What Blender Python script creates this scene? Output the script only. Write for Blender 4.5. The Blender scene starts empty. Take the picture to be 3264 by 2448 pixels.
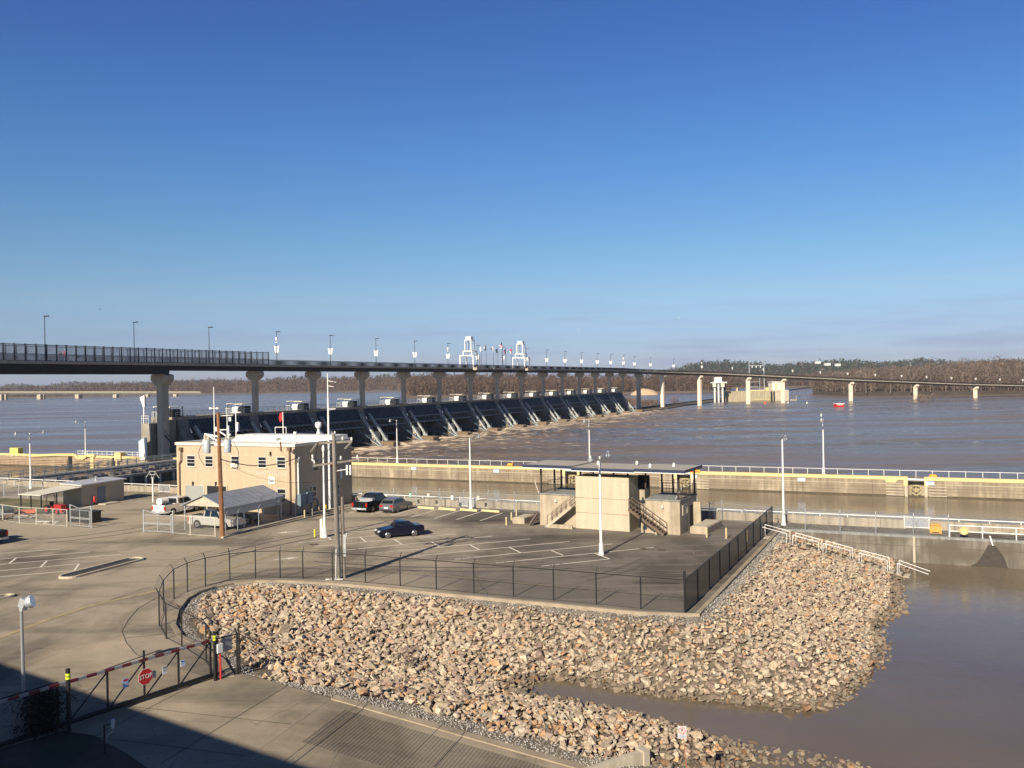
import bpy, bmesh, math, random
import numpy as np
from mathutils import Vector, Matrix
random.seed(7); rng = np.random.default_rng(7)
SC = bpy.context.scene; COL = SC.collection
R = math.radians
# ------------------------------------------------ camera
CAMZ = 14.0; FPX = 2822.0; CX, CY = 1632.0, 1224.0
PITCH, ROLL = R(0.142), R(1.0)
_f = Vector((0, math.cos(PITCH), -math.sin(PITCH))); _u0 = Vector((0, math.sin(PITCH), math.cos(PITCH))); _r0 = Vector((1, 0, 0))
_r = _r0*math.cos(ROLL) - _u0*math.sin(ROLL); _u = _u0*math.cos(ROLL) + _r0*math.sin(ROLL)
cam = bpy.data.cameras.new('camera'); camo = bpy.data.objects.new('camera', cam); COL.objects.link(camo)
m = Matrix(((_r.x, _u.x, -_f.x, 0), (_r.y, _u.y, -_f.y, 0), (_r.z, _u.z, -_f.z, CAMZ), (0, 0, 0, 1)))
camo.matrix_world = m
cam.sensor_width = 36; cam.lens = 36*FPX/3264; cam.clip_end = 30000; cam.clip_start = 0.1
SC.camera = camo
# ------------------------------------------------ sky, sun, exposure
SUN_EL = 29.0; SUN = Vector((-0.444, -0.896, 0)).normalized()
w = bpy.data.worlds.new("World"); SC.world = w; w.use_nodes = True
nt = w.node_tree; nt.nodes.clear()
sky = nt.nodes.new('ShaderNodeTexSky'); sky.sky_type = 'NISHITA'; sky.sun_disc = False
sky.sun_elevation = R(SUN_EL); sky.sun_rotation = math.atan2(SUN.x, SUN.y)
sky.air_density = 1.0; sky.dust_density = 0.35; sky.ozone_density = 3.0; sky.altitude = 100
# thin streaky cloud low over the horizon, part of the sky itself
tc = nt.nodes.new('ShaderNodeTexCoord'); sep = nt.nodes.new('ShaderNodeSeparateXYZ'); nt.links.new(tc.outputs['Generated'], sep.inputs[0])
mp = nt.nodes.new('ShaderNodeMapping'); mp.inputs['Scale'].default_value = (3.2, 3.2, 38); nt.links.new(tc.outputs['Generated'], mp.inputs[0])
nz = nt.nodes.new('ShaderNodeTexNoise'); nz.inputs['Scale'].default_value = 2.2; nz.inputs['Detail'].default_value = 4; nt.links.new(mp.outputs[0], nz.inputs['Vector'])
cr = nt.nodes.new('ShaderNodeValToRGB'); cr.color_ramp.elements[0].position = 0.48; cr.color_ramp.elements[1].position = 0.68; nt.links.new(nz.outputs[0], cr.inputs[0])
band = nt.nodes.new('ShaderNodeValToRGB'); band.color_ramp.elements[0].position = 0.0; band.color_ramp.elements[0].color = (1, 1, 1, 1)
band.color_ramp.elements[1].position = 0.115; band.color_ramp.elements[1].color = (0, 0, 0, 1); nt.links.new(sep.outputs[2], band.inputs[0])
mul = nt.nodes.new('ShaderNodeMath'); mul.operation = 'MULTIPLY'; nt.links.new(cr.outputs[0], mul.inputs[0]); nt.links.new(band.outputs[0], mul.inputs[1])
mul2 = nt.nodes.new('ShaderNodeMath'); mul2.operation = 'MULTIPLY'; mul2.inputs[1].default_value = 0.6; nt.links.new(mul.outputs[0], mul2.inputs[0])
mxs = nt.nodes.new('ShaderNodeMixRGB'); mxs.inputs[2].default_value = (5.0, 5.0, 5.6, 1); nt.links.new(mul2.outputs[0], mxs.inputs[0]); nt.links.new(sky.outputs[0], mxs.inputs[1])
tint = nt.nodes.new('ShaderNodeValToRGB'); el = tint.color_ramp.elements; KS = 1.0/2**0.55
tab = [(0.0, (.51, .60, .97)), (.047, (.575, .67, .99)), (.093, (.68, .79, .96)), (.147, (.599, .813, .97)), (.253, (.459, .759, 1.10)), (.363, (.371, .628, 1.076)), (.42, (.36, .60, 1.06)), (.52, (.17, .28, .52)), (1.0, (.08, .14, .28))]
while len(el) < len(tab): el.new(0.5)
for e_, (p_, c_) in zip(el, tab): e_.position = p_; e_.color = tuple(v*KS for v in c_)+(1,)
nt.links.new(sep.outputs[2], tint.inputs[0])
hsv = nt.nodes.new('ShaderNodeMixRGB'); hsv.blend_type = 'MULTIPLY'; hsv.inputs[0].default_value = 1; nt.links.new(mxs.outputs[0], hsv.inputs[1]); nt.links.new(tint.outputs[0], hsv.inputs[2])
bg = nt.nodes.new('ShaderNodeBackground'); bg.inputs[1].default_value = 0.1; nt.links.new(hsv.outputs[0], bg.inputs[0])
wo = nt.nodes.new('ShaderNodeOutputWorld'); nt.links.new(bg.outputs[0], wo.inputs[0])
sl = bpy.data.lights.new('sun', 'SUN'); sl.energy = 5.0; sl.angle = R(0.5); sl.color = (1.0, 0.885, 0.72)
so = bpy.data.objects.new('sun', sl); COL.objects.link(so)
sd = Vector((SUN.x*math.cos(R(SUN_EL)), SUN.y*math.cos(R(SUN_EL)), math.sin(R(SUN_EL))))
so.rotation_euler = (-sd).to_track_quat('-Z', 'Y').to_euler(); so.location = sd*200
SC.view_settings.view_transform = 'Standard'; SC.view_settings.look = 'None'; SC.view_settings.exposure = 0.55; SC.view_settings.gamma = 1
SC.render.engine = 'CYCLES'
# ------------------------------------------------ pixel -> world (full photo pixels)
def ray(px, py): return _f + _r*((px-CX)/FPX) - _u*((py-CY)/FPX)
def G(px, py, z=0.0):
    d = ray(px, py); t = (z-CAMZ)/d.z
    return Vector((d.x*t, d.y*t, z))
def RD(px, py, D):
    d = ray(px, py); t = D/d.y
    return Vector((d.x*t, D, CAMZ+d.z*t))
def proj(p):
    d = Vector(p) - Vector((0, 0, CAMZ)); q = d.dot(_f)
    return CX+FPX*d.dot(_r)/q, CY-FPX*d.dot(_u)/q
UX, UY = 0.91036, -0.41381          # u: along the lock, downstream;  v: across the river, away
ROT = math.atan2(UY, UX)
def UV(u, v, z=0.0): return Vector((u*UX - v*UY, u*UY + v*UX, z))
def toUV(p): return p[0]*UX + p[1]*UY, -p[0]*UY + p[1]*UX
def HV(px, py, v):      # ray with the plane v = const
    d = ray(px, py); t = v/(-d.x*UY + d.y*UX); return Vector((d.x*t, d.y*t, CAMZ+d.z*t))
def HL(px, py, org, rot, y=0.0):   # ray with the facade plane (local y) of a thing -> local x, z
    c, s = math.cos(rot), math.sin(rot); d = ray(px, py)
    ny = Vector((-s, c, 0)); t = (ny.dot(Vector((org[0], org[1], 0))) + y)/ny.dot(d)
    p = Vector((d.x*t-org[0], d.y*t-org[1], CAMZ+d.z*t)); return p.x*c+p.y*s, p.z
WZ = -2.3; HZ = -1.2
# ------------------------------------------------ materials
MATS = {}
def node(nt, t, **k):
    n = nt.nodes.new(t)
    for a, b in k.items(): setattr(n, a, b)
    return n
def M(name, col, rough=0.8, metal=0.0, var=0.15, scale=1.0, bump=0.0, streak=0.0, dirt=None, dscale=0.15, spec=0.5):
    if name in MATS: return MATS[name]
    mt = bpy.data.materials.new(name); mt.use_nodes = True; nt = mt.node_tree; nt.nodes.clear()
    out = node(nt, 'ShaderNodeOutputMaterial'); bs = node(nt, 'ShaderNodeBsdfPrincipled'); nt.links.new(bs.outputs[0], out.inputs[0])
    bs.inputs['Roughness'].default_value = rough; bs.inputs['Metallic'].default_value = metal
    bs.inputs['Specular IOR Level'].default_value = spec
    tc = node(nt, 'ShaderNodeTexCoord')
    n1 = node(nt, 'ShaderNodeTexNoise'); n1.inputs['Scale'].default_value = scale; n1.inputs['Detail'].default_value = 6; n1.inputs['Roughness'].default_value = 0.65
    nt.links.new(tc.outputs['Object'], n1.inputs['Vector'])
    rp = node(nt, 'ShaderNodeValToRGB'); e = rp.color_ramp.elements; e[0].position = 0.3; e[1].position = 0.7
    e[0].color = tuple(max(0, c*(1-var)) for c in col)+(1,); e[1].color = tuple(min(1, c*(1+var)) for c in col)+(1,)
    nt.links.new(n1.outputs[0], rp.inputs[0]); last = rp.outputs[0]
    if streak:
        mp = node(nt, 'ShaderNodeMapping'); mp.inputs['Scale'].default_value = (1.3, 1.3, 0.12); nt.links.new(tc.outputs['Object'], mp.inputs[0])
        n2 = node(nt, 'ShaderNodeTexNoise'); n2.inputs['Scale'].default_value = 1.6; n2.inputs['Detail'].default_value = 5; nt.links.new(mp.outputs[0], n2.inputs['Vector'])
        r2 = node(nt, 'ShaderNodeValToRGB'); r2.color_ramp.elements[0].position = 0.35; r2.color_ramp.elements[1].position = 0.62
        r2.color_ramp.elements[0].color = (1-streak,)*3+(1,); r2.color_ramp.elements[1].color = (1, 1, 1, 1)
        nt.links.new(n2.outputs[0], r2.inputs[0])
        mx = node(nt, 'ShaderNodeMixRGB', blend_type='MULTIPLY'); mx.inputs[0].default_value = 1
        nt.links.new(last, mx.inputs[1]); nt.links.new(r2.outputs[0], mx.inputs[2]); last = mx.outputs[0]
    if dirt:
        n3 = node(nt, 'ShaderNodeTexNoise'); n3.inputs['Scale'].default_value = dscale; n3.inputs['Detail'].default_value = 5; nt.links.new(tc.outputs['Object'], n3.inputs['Vector'])
        r3 = node(nt, 'ShaderNodeValToRGB'); r3.color_ramp.elements[0].position = 0.42; r3.color_ramp.elements[1].position = 0.62; nt.links.new(n3.outputs[0], r3.inputs[0])
        mx = node(nt, 'ShaderNodeMixRGB'); nt.links.new(r3.outputs[0], mx.inputs[0]); nt.links.new(last, mx.inputs[1]); mx.inputs[2].default_value = tuple(dirt)+(1,); last = mx.outputs[0]
    nt.links.new(last, bs.inputs['Base Color'])
    if bump:
        bp = node(nt, 'ShaderNodeBump'); bp.inputs['Strength'].default_value = bump; bp.inputs['Distance'].default_value = 0.05
        n4 = node(nt, 'ShaderNodeTexNoise'); n4.inputs['Scale'].default_value = scale*6; n4.inputs['Detail'].default_value = 4; nt.links.new(tc.outputs['Object'], n4.inputs['Vector'])
        nt.links.new(n4.outputs[0], bp.inputs['Height']); nt.links.new(bp.outputs[0], bs.inputs['Normal'])
    MATS[name] = mt; return mt
def colmat(name, rough=0.9, mult=1.0, bump=0.3, scale=6.0):      # colour from the mesh's own attribute, with mottling
    mt = bpy.data.materials.new(name); mt.use_nodes = True; nt = mt.node_tree; bs = nt.nodes['Principled BSDF']
    bs.inputs['Roughness'].default_value = rough; bs.inputs['Specular IOR Level'].default_value = 0.3
    at = node(nt, 'ShaderNodeAttribute'); at.attribute_name = 'Col'
    tc = node(nt, 'ShaderNodeTexCoord'); n1 = node(nt, 'ShaderNodeTexNoise'); n1.inputs['Scale'].default_value = scale; n1.inputs['Detail'].default_value = 5
    nt.links.new(tc.outputs['Object'], n1.inputs['Vector'])
    rp = node(nt, 'ShaderNodeValToRGB'); rp.color_ramp.elements[0].color = (0.66*mult,)*3+(1,); rp.color_ramp.elements[1].color = (1.3*mult,)*3+(1,)
    rp.color_ramp.elements[0].position = 0.3; rp.color_ramp.elements[1].position = 0.7
    nt.links.new(n1.outputs[0], rp.inputs[0]); mx = node(nt, 'ShaderNodeMixRGB', blend_type='MULTIPLY'); mx.inputs[0].default_value = 1
    nt.links.new(at.outputs['Color'], mx.inputs[1]); nt.links.new(rp.outputs[0], mx.inputs[2]); nt.links.new(mx.outputs[0], bs.inputs['Base Color'])
    if bump:
        bp = node(nt, 'ShaderNodeBump'); bp.inputs['Strength'].default_value = bump; bp.inputs['Distance'].default_value = 0.04
        nt.links.new(n1.outputs[0], bp.inputs['Height']); nt.links.new(bp.outputs[0], bs.inputs['Normal'])
    return mt
def linkmat(name, col, wire=0.16, cell=0.06, metal=0.4):             # chain-link: two crossing sets of wires, holes between
    mt = bpy.data.materials.new(name); mt.use_nodes = True; nt = mt.node_tree; bs = nt.nodes['Principled BSDF']; out = nt.nodes['Material Output']
    bs.inputs['Base Color'].default_value = tuple(col)+(1,); bs.inputs['Roughness'].default_value = 0.55; bs.inputs['Metallic'].default_value = metal
    tc = node(nt, 'ShaderNodeTexCoord'); sp = node(nt, 'ShaderNodeSeparateXYZ'); nt.links.new(tc.outputs['UV'], sp.inputs[0])
    res = []
    for op in ('ADD', 'SUBTRACT'):
        a = node(nt, 'ShaderNodeMath', operation=op); nt.links.new(sp.outputs[0], a.inputs[0]); nt.links.new(sp.outputs[1], a.inputs[1])
        b = node(nt, 'ShaderNodeMath', operation='DIVIDE'); b.inputs[1].default_value = cell*1.414; nt.links.new(a.outputs[0], b.inputs[0])
        c = node(nt, 'ShaderNodeMath', operation='FRACT'); nt.links.new(b.outputs[0], c.inputs[0])
        d = node(nt, 'ShaderNodeMath', operation='LESS_THAN'); d.inputs[1].default_value = wire; nt.links.new(c.outputs[0], d.inputs[0]); res.append(d)
    mx = node(nt, 'ShaderNodeMath', operation='MAXIMUM'); nt.links.new(res[0].outputs[0], mx.inputs[0]); nt.links.new(res[1].outputs[0], mx.inputs[1])
    tr = node(nt, 'ShaderNodeBsdfTransparent'); ms = node(nt, 'ShaderNodeMixShader')
    nt.links.new(mx.outputs[0], ms.inputs[0]); nt.links.new(tr.outputs[0], ms.inputs[1]); nt.links.new(bs.outputs[0], ms.inputs[2]); nt.links.new(ms.outputs[0], out.inputs[0])
    return mt
# ------------------------------------------------ mesh builder
class MB:
    def __init__(s): s.v = []; s.f = []; s.uv = {}; s.mi = {}; s.cur = 0
    def _add(s, vs, fs):
        b = len(s.v); s.v += [tuple(p) for p in vs]
        for f in fs:
            if s.cur: s.mi[len(s.f)] = s.cur
            s.f.append(tuple(b+i for i in f))
        return s
    def box(s, x0, x1, y0, y1, z0, z1):
        vs = [(x, y, z) for z in (z0, z1) for (x, y) in ((x0, y0), (x1, y0), (x1, y1), (x0, y1))]
        return s._add(vs, [(3, 2, 1, 0), (4, 5, 6, 7), (0, 1, 5, 4), (1, 2, 6, 5), (2, 3, 7, 6), (3, 0, 4, 7)])
    def bar(s, p0, p1, w, h=None, up=(0, 0, 1)):
        h = h or w; p0 = Vector(p0); p1 = Vector(p1); d = (p1-p0).normalized(); up = Vector(up)
        if abs(d.dot(up)) > 0.98: up = Vector((1, 0, 0))
        sx = d.cross(up).normalized(); sy = sx.cross(d)
        vs = [p + sx*a*w/2 + sy*b*h/2 for p in (p0, p1) for a, b in ((-1, -1), (1, -1), (1, 1), (-1, 1))]
        return s._add(vs, [(3, 2, 1, 0), (4, 5, 6, 7), (0, 1, 5, 4), (1, 2, 6, 5), (2, 3, 7, 6), (3, 0, 4, 7)])
    def tube(s, p0, p1, r, r2=None, n=8, cap=True):
        r2 = r if r2 is None else r2; p0 = Vector(p0); p1 = Vector(p1); d = (p1-p0).normalized()
        a = Vector((1, 0, 0)) if abs(d.x) < 0.8 else Vector((0, 1, 0)); sx = d.cross(a).normalized(); sy = d.cross(sx)
        vs = [p0 + (sx*math.cos(2*math.pi*i/n) + sy*math.sin(2*math.pi*i/n))*r for i in range(n)] + [p1 + (sx*math.cos(2*math.pi*i/n) + sy*math.sin(2*math.pi*i/n))*r2 for i in range(n)]
        fs = [(i, i+n, (i+1) % n+n, (i+1) % n) for i in range(n)]
        if cap: fs += [tuple(range(n)), tuple(range(2*n-1, n-1, -1))]
        return s._add(vs, fs)
    def path(s, pts, r, n=6):
        for a, b in zip(pts[:-1], pts[1:]): s.tube(a, b, r, n=n)
        return s
    def lathe(s, c, prof, n=12):
        c = Vector(c); vs = []
        for (r, z) in prof: vs += [c + Vector((r*math.cos(2*math.pi*i/n), r*math.sin(2*math.pi*i/n), z)) for i in range(n)]
        fs = []
        for k in range(len(prof)-1): fs += [(k*n+i, k*n+(i+1) % n, (k+1)*n+(i+1) % n, (k+1)*n+i) for i in range(n)]
        fs += [tuple(range(n-1, -1, -1)), tuple((len(prof)-1)*n+i for i in range(n))]
        return s._add(vs, fs)
    def prism(s, poly, z0, z1):
        n = len(poly); vs = [(p[0], p[1], z0) for p in poly] + [(p[0], p[1], z1) for p in poly]
        return s._add(vs, [tuple(range(n-1, -1, -1)), tuple(range(n, 2*n))] + [(i, (i+1) % n, (i+1) % n+n, i+n) for i in range(n)])
    def extr(s, prof, wf):      # side profile (x,z) extruded to +-wf(z) in y
        n = len(prof); vs = [(x, wf(z), z) for x, z in prof] + [(x, -wf(z), z) for x, z in prof]
        return s._add(vs, [tuple(range(n)), tuple(range(2*n-1, n-1, -1))] + [(i, i+n, (i+1) % n+n, (i+1) % n) for i in range(n)])
    def poly(s, pts): return s._add(pts, [tuple(range(len(pts)))])
    def quad_uv(s, pts, uvs):
        s.uv[len(s.f)] = uvs; return s._add(pts, [tuple(range(len(pts)))])
    def sweep(s, path, a0, a1, z0, z1):   # rectangle swept along path of (x,y,z); a = offset to the right (downstream)
        n = len(path); vs = []
        for i, p in enumerate(path):
            q0 = Vector(path[max(0, i-1)]); q1 = Vector(path[min(n-1, i+1)]); t = (q1-q0); t.z = 0; t.normalize(); rt = Vector((t.y, -t.x, 0)); p = Vector(p)
            vs += [p+rt*a0+Vector((0, 0, z0)), p+rt*a1+Vector((0, 0, z0)), p+rt*a1+Vector((0, 0, z1)), p+rt*a0+Vector((0, 0, z1))]
        fs = [(3, 2, 1, 0), tuple(4*(n-1)+k for k in range(4))]
        for i in range(n-1): fs += [(4*i+k, 4*i+(k+1) % 4, 4*i+4+(k+1) % 4, 4*i+4+k) for k in range(4)]
        return s._add(vs, fs)
    def build(s, name, mat, parent=None, world=False, smooth=False):
        me = bpy.data.meshes.new(name); vs = s.v
        if world and parent is not None:
            inv = (Matrix.Translation(parent.location) @ Matrix.Rotation(parent.rotation_euler.z, 4, 'Z')).inverted(); vs = [tuple(inv @ Vector(p)) for p in vs]
        me.from_pydata(vs, [], s.f)
        for mt in (mat if isinstance(mat, (list, tuple)) else [mat]): me.materials.append(mt)
        for i, k in s.mi.items(): me.polygons[i].material_index = k
        if s.uv:
            ul = me.uv_layers.new(name='UVMap')
            for i, uvs in s.uv.items():
                for li, t in zip(me.polygons[i].loop_indices, uvs): ul.data[li].uv = t
        if not s.uv or True:
            bm = bmesh.new(); bm.from_mesh(me)
            bmesh.ops.triangulate(bm, faces=[f for f in bm.faces if len(f.verts) > 4])
            if not s.uv: bmesh.ops.recalc_face_normals(bm, faces=bm.faces)
            bm.to_mesh(me); bm.free()
        if smooth:
            for p in me.polygons: p.use_smooth = True
            me.set_sharp_from_angle(angle=R(40))
        o = bpy.data.objects.new(name, me); COL.objects.link(o)
        if parent is not None: o.parent = parent
        return o
def thing(name, label, cat, loc=(0, 0, 0), rot=0.0, group=None):
    o = bpy.data.objects.new(name, None); COL.objects.link(o); o.location = Vector(loc); o.rotation_euler = (0, 0, rot); o.empty_display_size = 0.3
    o['label'] = label; o['category'] = cat
    if group: o['group'] = group
    return o
def tag(o, label=None, cat=None, group=None, kind=None):
    for k, v in (('label', label), ('category', cat), ('group', group), ('kind', kind)):
        if v: o[k] = v
    return o
def dup(root, loc, rot=None, label=None, group=None):
    def cp(o, par):
        c = o.copy(); COL.objects.link(c); c.parent = par
        for ch in [x for x in ALLCH.get(o.name, [])]: cp(ch, c)
        return c
    ALLCH = {}
    for x in COL.objects:
        if x.parent: ALLCH.setdefault(x.parent.name, []).append(x)
    c = cp(root, None); c.location = Vector(loc)
    if rot is not None: c.rotation_euler = (0, 0, rot)
    if label: c['label'] = label
    if group: c['group'] = group
    return c
def fast_mesh(name, V, F, mat, cols=None, smooth=False):
    me = bpy.data.meshes.new(name); V = np.asarray(V, np.float32); F = np.asarray(F, np.int32); k = F.shape[1]
    me.vertices.add(len(V)); me.vertices.foreach_set('co', V.ravel())
    me.loops.add(F.size); me.loops.foreach_set('vertex_index', F.ravel())
    me.polygons.add(len(F)); me.polygons.foreach_set('loop_start', np.arange(0, F.size, k, dtype=np.int32)); me.polygons.foreach_set('loop_total', np.full(len(F), k, np.int32))
    me.update(calc_edges=True)
    if cols is not None:
        a = me.color_attributes.new('Col', 'FLOAT_COLOR', 'POINT'); a.data.foreach_set('color', np.c_[cols, np.ones(len(cols))].astype(np.float32).ravel())
    me.materials.append(mat)
    me.polygons.foreach_set('use_smooth', np.full(len(F), smooth)); me.validate()
    o = bpy.data.objects.new(name, me); COL.objects.link(o); return o
def text_mesh(txt, size, mat, name='lettering', parent=None, loc=(0, 0, 0), rot=(0, 0, 0), depth=0.004, sx=1.0):
    cu = bpy.data.curves.new('txt', 'FONT'); cu.body = txt; cu.size = size; cu.extrude = depth; cu.align_x = 'CENTER'; cu.align_y = 'CENTER'; cu.resolution_u = 2
    t = bpy.data.objects.new('txt', cu); COL.objects.link(t); bpy.context.view_layer.update()
    me = bpy.data.meshes.new_from_object(t.evaluated_get(bpy.context.evaluated_depsgraph_get())); bpy.data.objects.remove(t)
    me.materials.clear(); me.materials.append(mat)
    o = bpy.data.objects.new(name, me); COL.objects.link(o); o.location = loc; o.rotation_euler = rot; o.scale = (sx, 1, 1)
    if parent is not None: o.parent = parent
    return o
# palette
concrete = M('weathered_concrete', (0.36, 0.31, 0.235), 0.9, var=0.22, scale=0.7, bump=0.2, streak=0.35)
concrete_light = M('pale_concrete', (0.50, 0.44, 0.33), 0.9, var=0.15, scale=0.8, bump=0.15, streak=0.15)
concrete_grey = M('grey_concrete', (0.27, 0.27, 0.25), 0.9, var=0.18, scale=0.6, bump=0.15, streak=0.3)
brick = M('tan_brick', (0.47, 0.37, 0.25), 0.85, var=0.08, scale=3, bump=0.1, streak=0.08)
white = M('white_paint', (0.78, 0.77, 0.72), 0.5, var=0.05, scale=2)
offwhite = M('off_white_paint', (0.66, 0.62, 0.5), 0.6, var=0.1, scale=2)
yellow = M('yellow_paint', (0.64, 0.50, 0.23), 0.6, var=0.1, scale=1.5)
yellow_b = M('bright_yellow', (0.75, 0.60, 0.04), 0.5, var=0.05)
orange = M('orange_paint', (0.8, 0.33, 0.03), 0.5, var=0.06)
red = M('red_paint', (0.55, 0.02, 0.02), 0.5, var=0.1)
galv = M('galvanised_steel', (0.5, 0.52, 0.52), 0.45, 0.5, var=0.08, scale=4)
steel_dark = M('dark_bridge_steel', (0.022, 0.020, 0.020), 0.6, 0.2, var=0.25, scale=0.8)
steel_blue = M('blue_grey_gate_steel', (0.045, 0.064, 0.082), 0.55, 0.2, var=0.35, scale=0.9, streak=0.4)
steel_pale = M('pale_gate_steel', (0.42, 0.45, 0.43), 0.6, 0.1, var=0.15, scale=1.5, streak=0.25)
black = M('black_coating', (0.012, 0.012, 0.013), 0.5, var=0.2)
dark = M('dark_interior', (0.01, 0.01, 0.012), 0.8, var=0.2)
glass = M('dark_glass', (0.012, 0.016, 0.02), 0.06, var=0.1, spec=0.7)
rubber = M('tyre_rubber', (0.014, 0.014, 0.014), 0.85, var=0.2)
rim = M('wheel_alloy', (0.45, 0.45, 0.46), 0.3, 0.7, var=0.05)
wood_brown = M('brown_pole_wood', (0.26, 0.12, 0.05), 0.85, var=0.3, scale=2.5, streak=0.35)
wood_grey = M('grey_pole_wood', (0.27, 0.24, 0.20), 0.9, var=0.22, scale=2.5, streak=0.4)
rust = M('rusty_steel', (0.2, 0.09, 0.04), 0.8, var=0.3, scale=3)
tail_red = M('tail_lamp', (0.5, 0.015, 0.015), 0.2, var=0.02)
lamp_glass = M('lamp_lens', (0.7, 0.7, 0.68), 0.15, var=0.02)
line_white = M('white_road_paint', (0.74, 0.69, 0.58), 0.8, var=0.2, scale=5)
line_faded = M('faded_yellow_road_paint', (0.36, 0.285, 0.16), 0.85, var=0.3, scale=2.0)
# ================================================ GROUND
def ground_mat(name, base, tan, dark_, tanx=None):
    mt = bpy.data.materials.new(name); mt.use_nodes = True; nt = mt.node_tree; bs = nt.nodes['Principled BSDF']; bs.inputs['Roughness'].default_value = 0.92; bs.inputs['Specular IOR Level'].default_value = 0.25
    tc = node(nt, 'ShaderNodeTexCoord'); L = nt.links.new
    def noise(sc, det=6, stretch=None, rot=0):
        n = node(nt, 'ShaderNodeTexNoise'); n.inputs['Scale'].default_value = sc; n.inputs['Detail'].default_value = det; n.inputs['Roughness'].default_value = 0.62
        mp = node(nt, 'ShaderNodeMapping'); mp.inputs['Rotation'].default_value = (0, 0, rot); mp.inputs['Scale'].default_value = stretch or (1, 1, 1); L(tc.outputs['Object'], mp.inputs[0]); L(mp.outputs[0], n.inputs['Vector']); return n.outputs[0]
    def ramp(src, a, b, c0=(0, 0, 0, 1), c1=(1, 1, 1, 1)):
        r = node(nt, 'ShaderNodeValToRGB'); r.color_ramp.elements[0].position = a; r.color_ramp.elements[1].position = b; r.color_ramp.elements[0].color = c0; r.color_ramp.elements[1].color = c1; L(src, r.inputs[0]); return r.outputs[0]
    def mix(f, a, b, bt='MIX'):
        x = node(nt, 'ShaderNodeMixRGB', blend_type=bt)
        for k, s in ((0, f), (1, a), (2, b)):
            if hasattr(s, 'links') or hasattr(s, 'is_linked'): L(s, x.inputs[k])
            else: x.inputs[k].default_value = s if not isinstance(s, tuple) else (s if len(s) == 4 else s+(1,))
        return x.outputs[0]
    c = mix(ramp(noise(0.35), 0.35, 0.65), base, tuple(v*1.22 for v in base))
    if tanx is not None:
        sp = node(nt, 'ShaderNodeSeparateXYZ'); L(tc.outputs['Object'], sp.inputs[0])
        mr = node(nt, 'ShaderNodeMapRange'); mr.inputs['From Min'].default_value = tanx[0]; mr.inputs['From Max'].default_value = tanx[1]; L(sp.outputs[0], mr.inputs[0])
        my = node(nt, 'ShaderNodeMapRange'); my.inputs['From Min'].default_value = 36; my.inputs['From Max'].default_value = 60; L(sp.outputs[1], my.inputs[0])
        ml = node(nt, 'ShaderNodeMath', operation='MULTIPLY'); L(mr.outputs[0], ml.inputs[0]); L(my.outputs[0], ml.inputs[1])
        ad = node(nt, 'ShaderNodeMath', operation='ADD'); L(ml.outputs[0], ad.inputs[0]); L(noise(0.09, 5), ad.inputs[1])
        c = mix(ramp(ad.outputs[0], 0.72, 1.25), c, tan)
    else: c = mix(ramp(noise(0.13, 5), 0.45, 0.62), c, tan)
    c = mix(ramp(noise(0.11, 6, (0.35, 1.6, 1), 0.42), 0.52, 0.7, (0, 0, 0, 1), (0.85,)*3+(1,)), c, dark_)
    c = mix(ramp(noise(0.06, 8, (1.3, 0.6, 1), -0.5), 0.5, 0.6, (0, 0, 0, 1), (0.55,)*3+(1,)), c, tuple(v*0.8 for v in dark_))
    c = mix(ramp(noise(1.1, 3), 0.66, 0.74, (0, 0, 0, 1), (0.5,)*3+(1,)), c, dark_)       # tyre-worn dark bands
    c = mix(ramp(noise(0.5, 6, (0.25, 2.0, 1), 0.42), 0.5, 0.75, (0, 0, 0, 1), (0.4,)*3+(1,)), c, tan)
    c = mix(1.0, c, ramp(noise(14, 3), 0.2, 0.8, (0.82,)*3+(1,), (1.15,)*3+(1,)), 'MULTIPLY')
    # hairline cracks
    vo = node(nt, 'ShaderNodeTexVoronoi', feature='DISTANCE_TO_EDGE'); vo.inputs['Scale'].default_value = 0.16
    nn = node(nt, 'ShaderNodeTexNoise'); nn.inputs['Scale'].default_value = 0.8; L(tc.outputs['Object'], nn.inputs['Vector']); mv = mix(0.25, tc.outputs['Object'], nn.outputs['Color'], 'ADD'); L(mv, vo.inputs['Vector'])
    c = mix(ramp(vo.outputs['Distance'], 0.0, 0.004, (0.3,)*3+(1,), (0, 0, 0, 1)), c, tuple(v*0.4 for v in dark_))
    L(c, bs.inputs['Base Color'])
    bp = node(nt, 'ShaderNodeBump'); bp.inputs['Strength'].default_value = 0.25; bp.inputs['Distance'].default_value = 0.02; L(noise(25, 2), bp.inputs['Height']); L(bp.outputs[0], bs.inputs['Normal'])
    return mt
asphalt = ground_mat('worn_asphalt', (0.162, 0.143, 0.118), (0.37, 0.31, 0.23), (0.05, 0.045, 0.038), tanx=(8, -22))
road_conc = ground_mat('stained_road_concrete', (0.28, 0.235, 0.17), (0.44, 0.36, 0.26), (0.085, 0.073, 0.057))
FPX_FENCE = [(2462, 1682), (2184, 1953), (2043, 1941), (1901, 1927), (1765, 1914), (1637, 1902.6), (1511, 1891), (1391, 1879.6), (1276, 1868), (1165, 1858), (1061, 1850), (966, 1845), (893.5, 1842), (815, 1844), (733, 1852), (655.5, 1868), (598, 1886), (555, 1909), (522, 1950), (508, 1996), (530, 2036), (580, 2061), (658, 2112), (686, 2166)]
FW = [G(*p) for p in FPX_FENCE]
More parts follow.
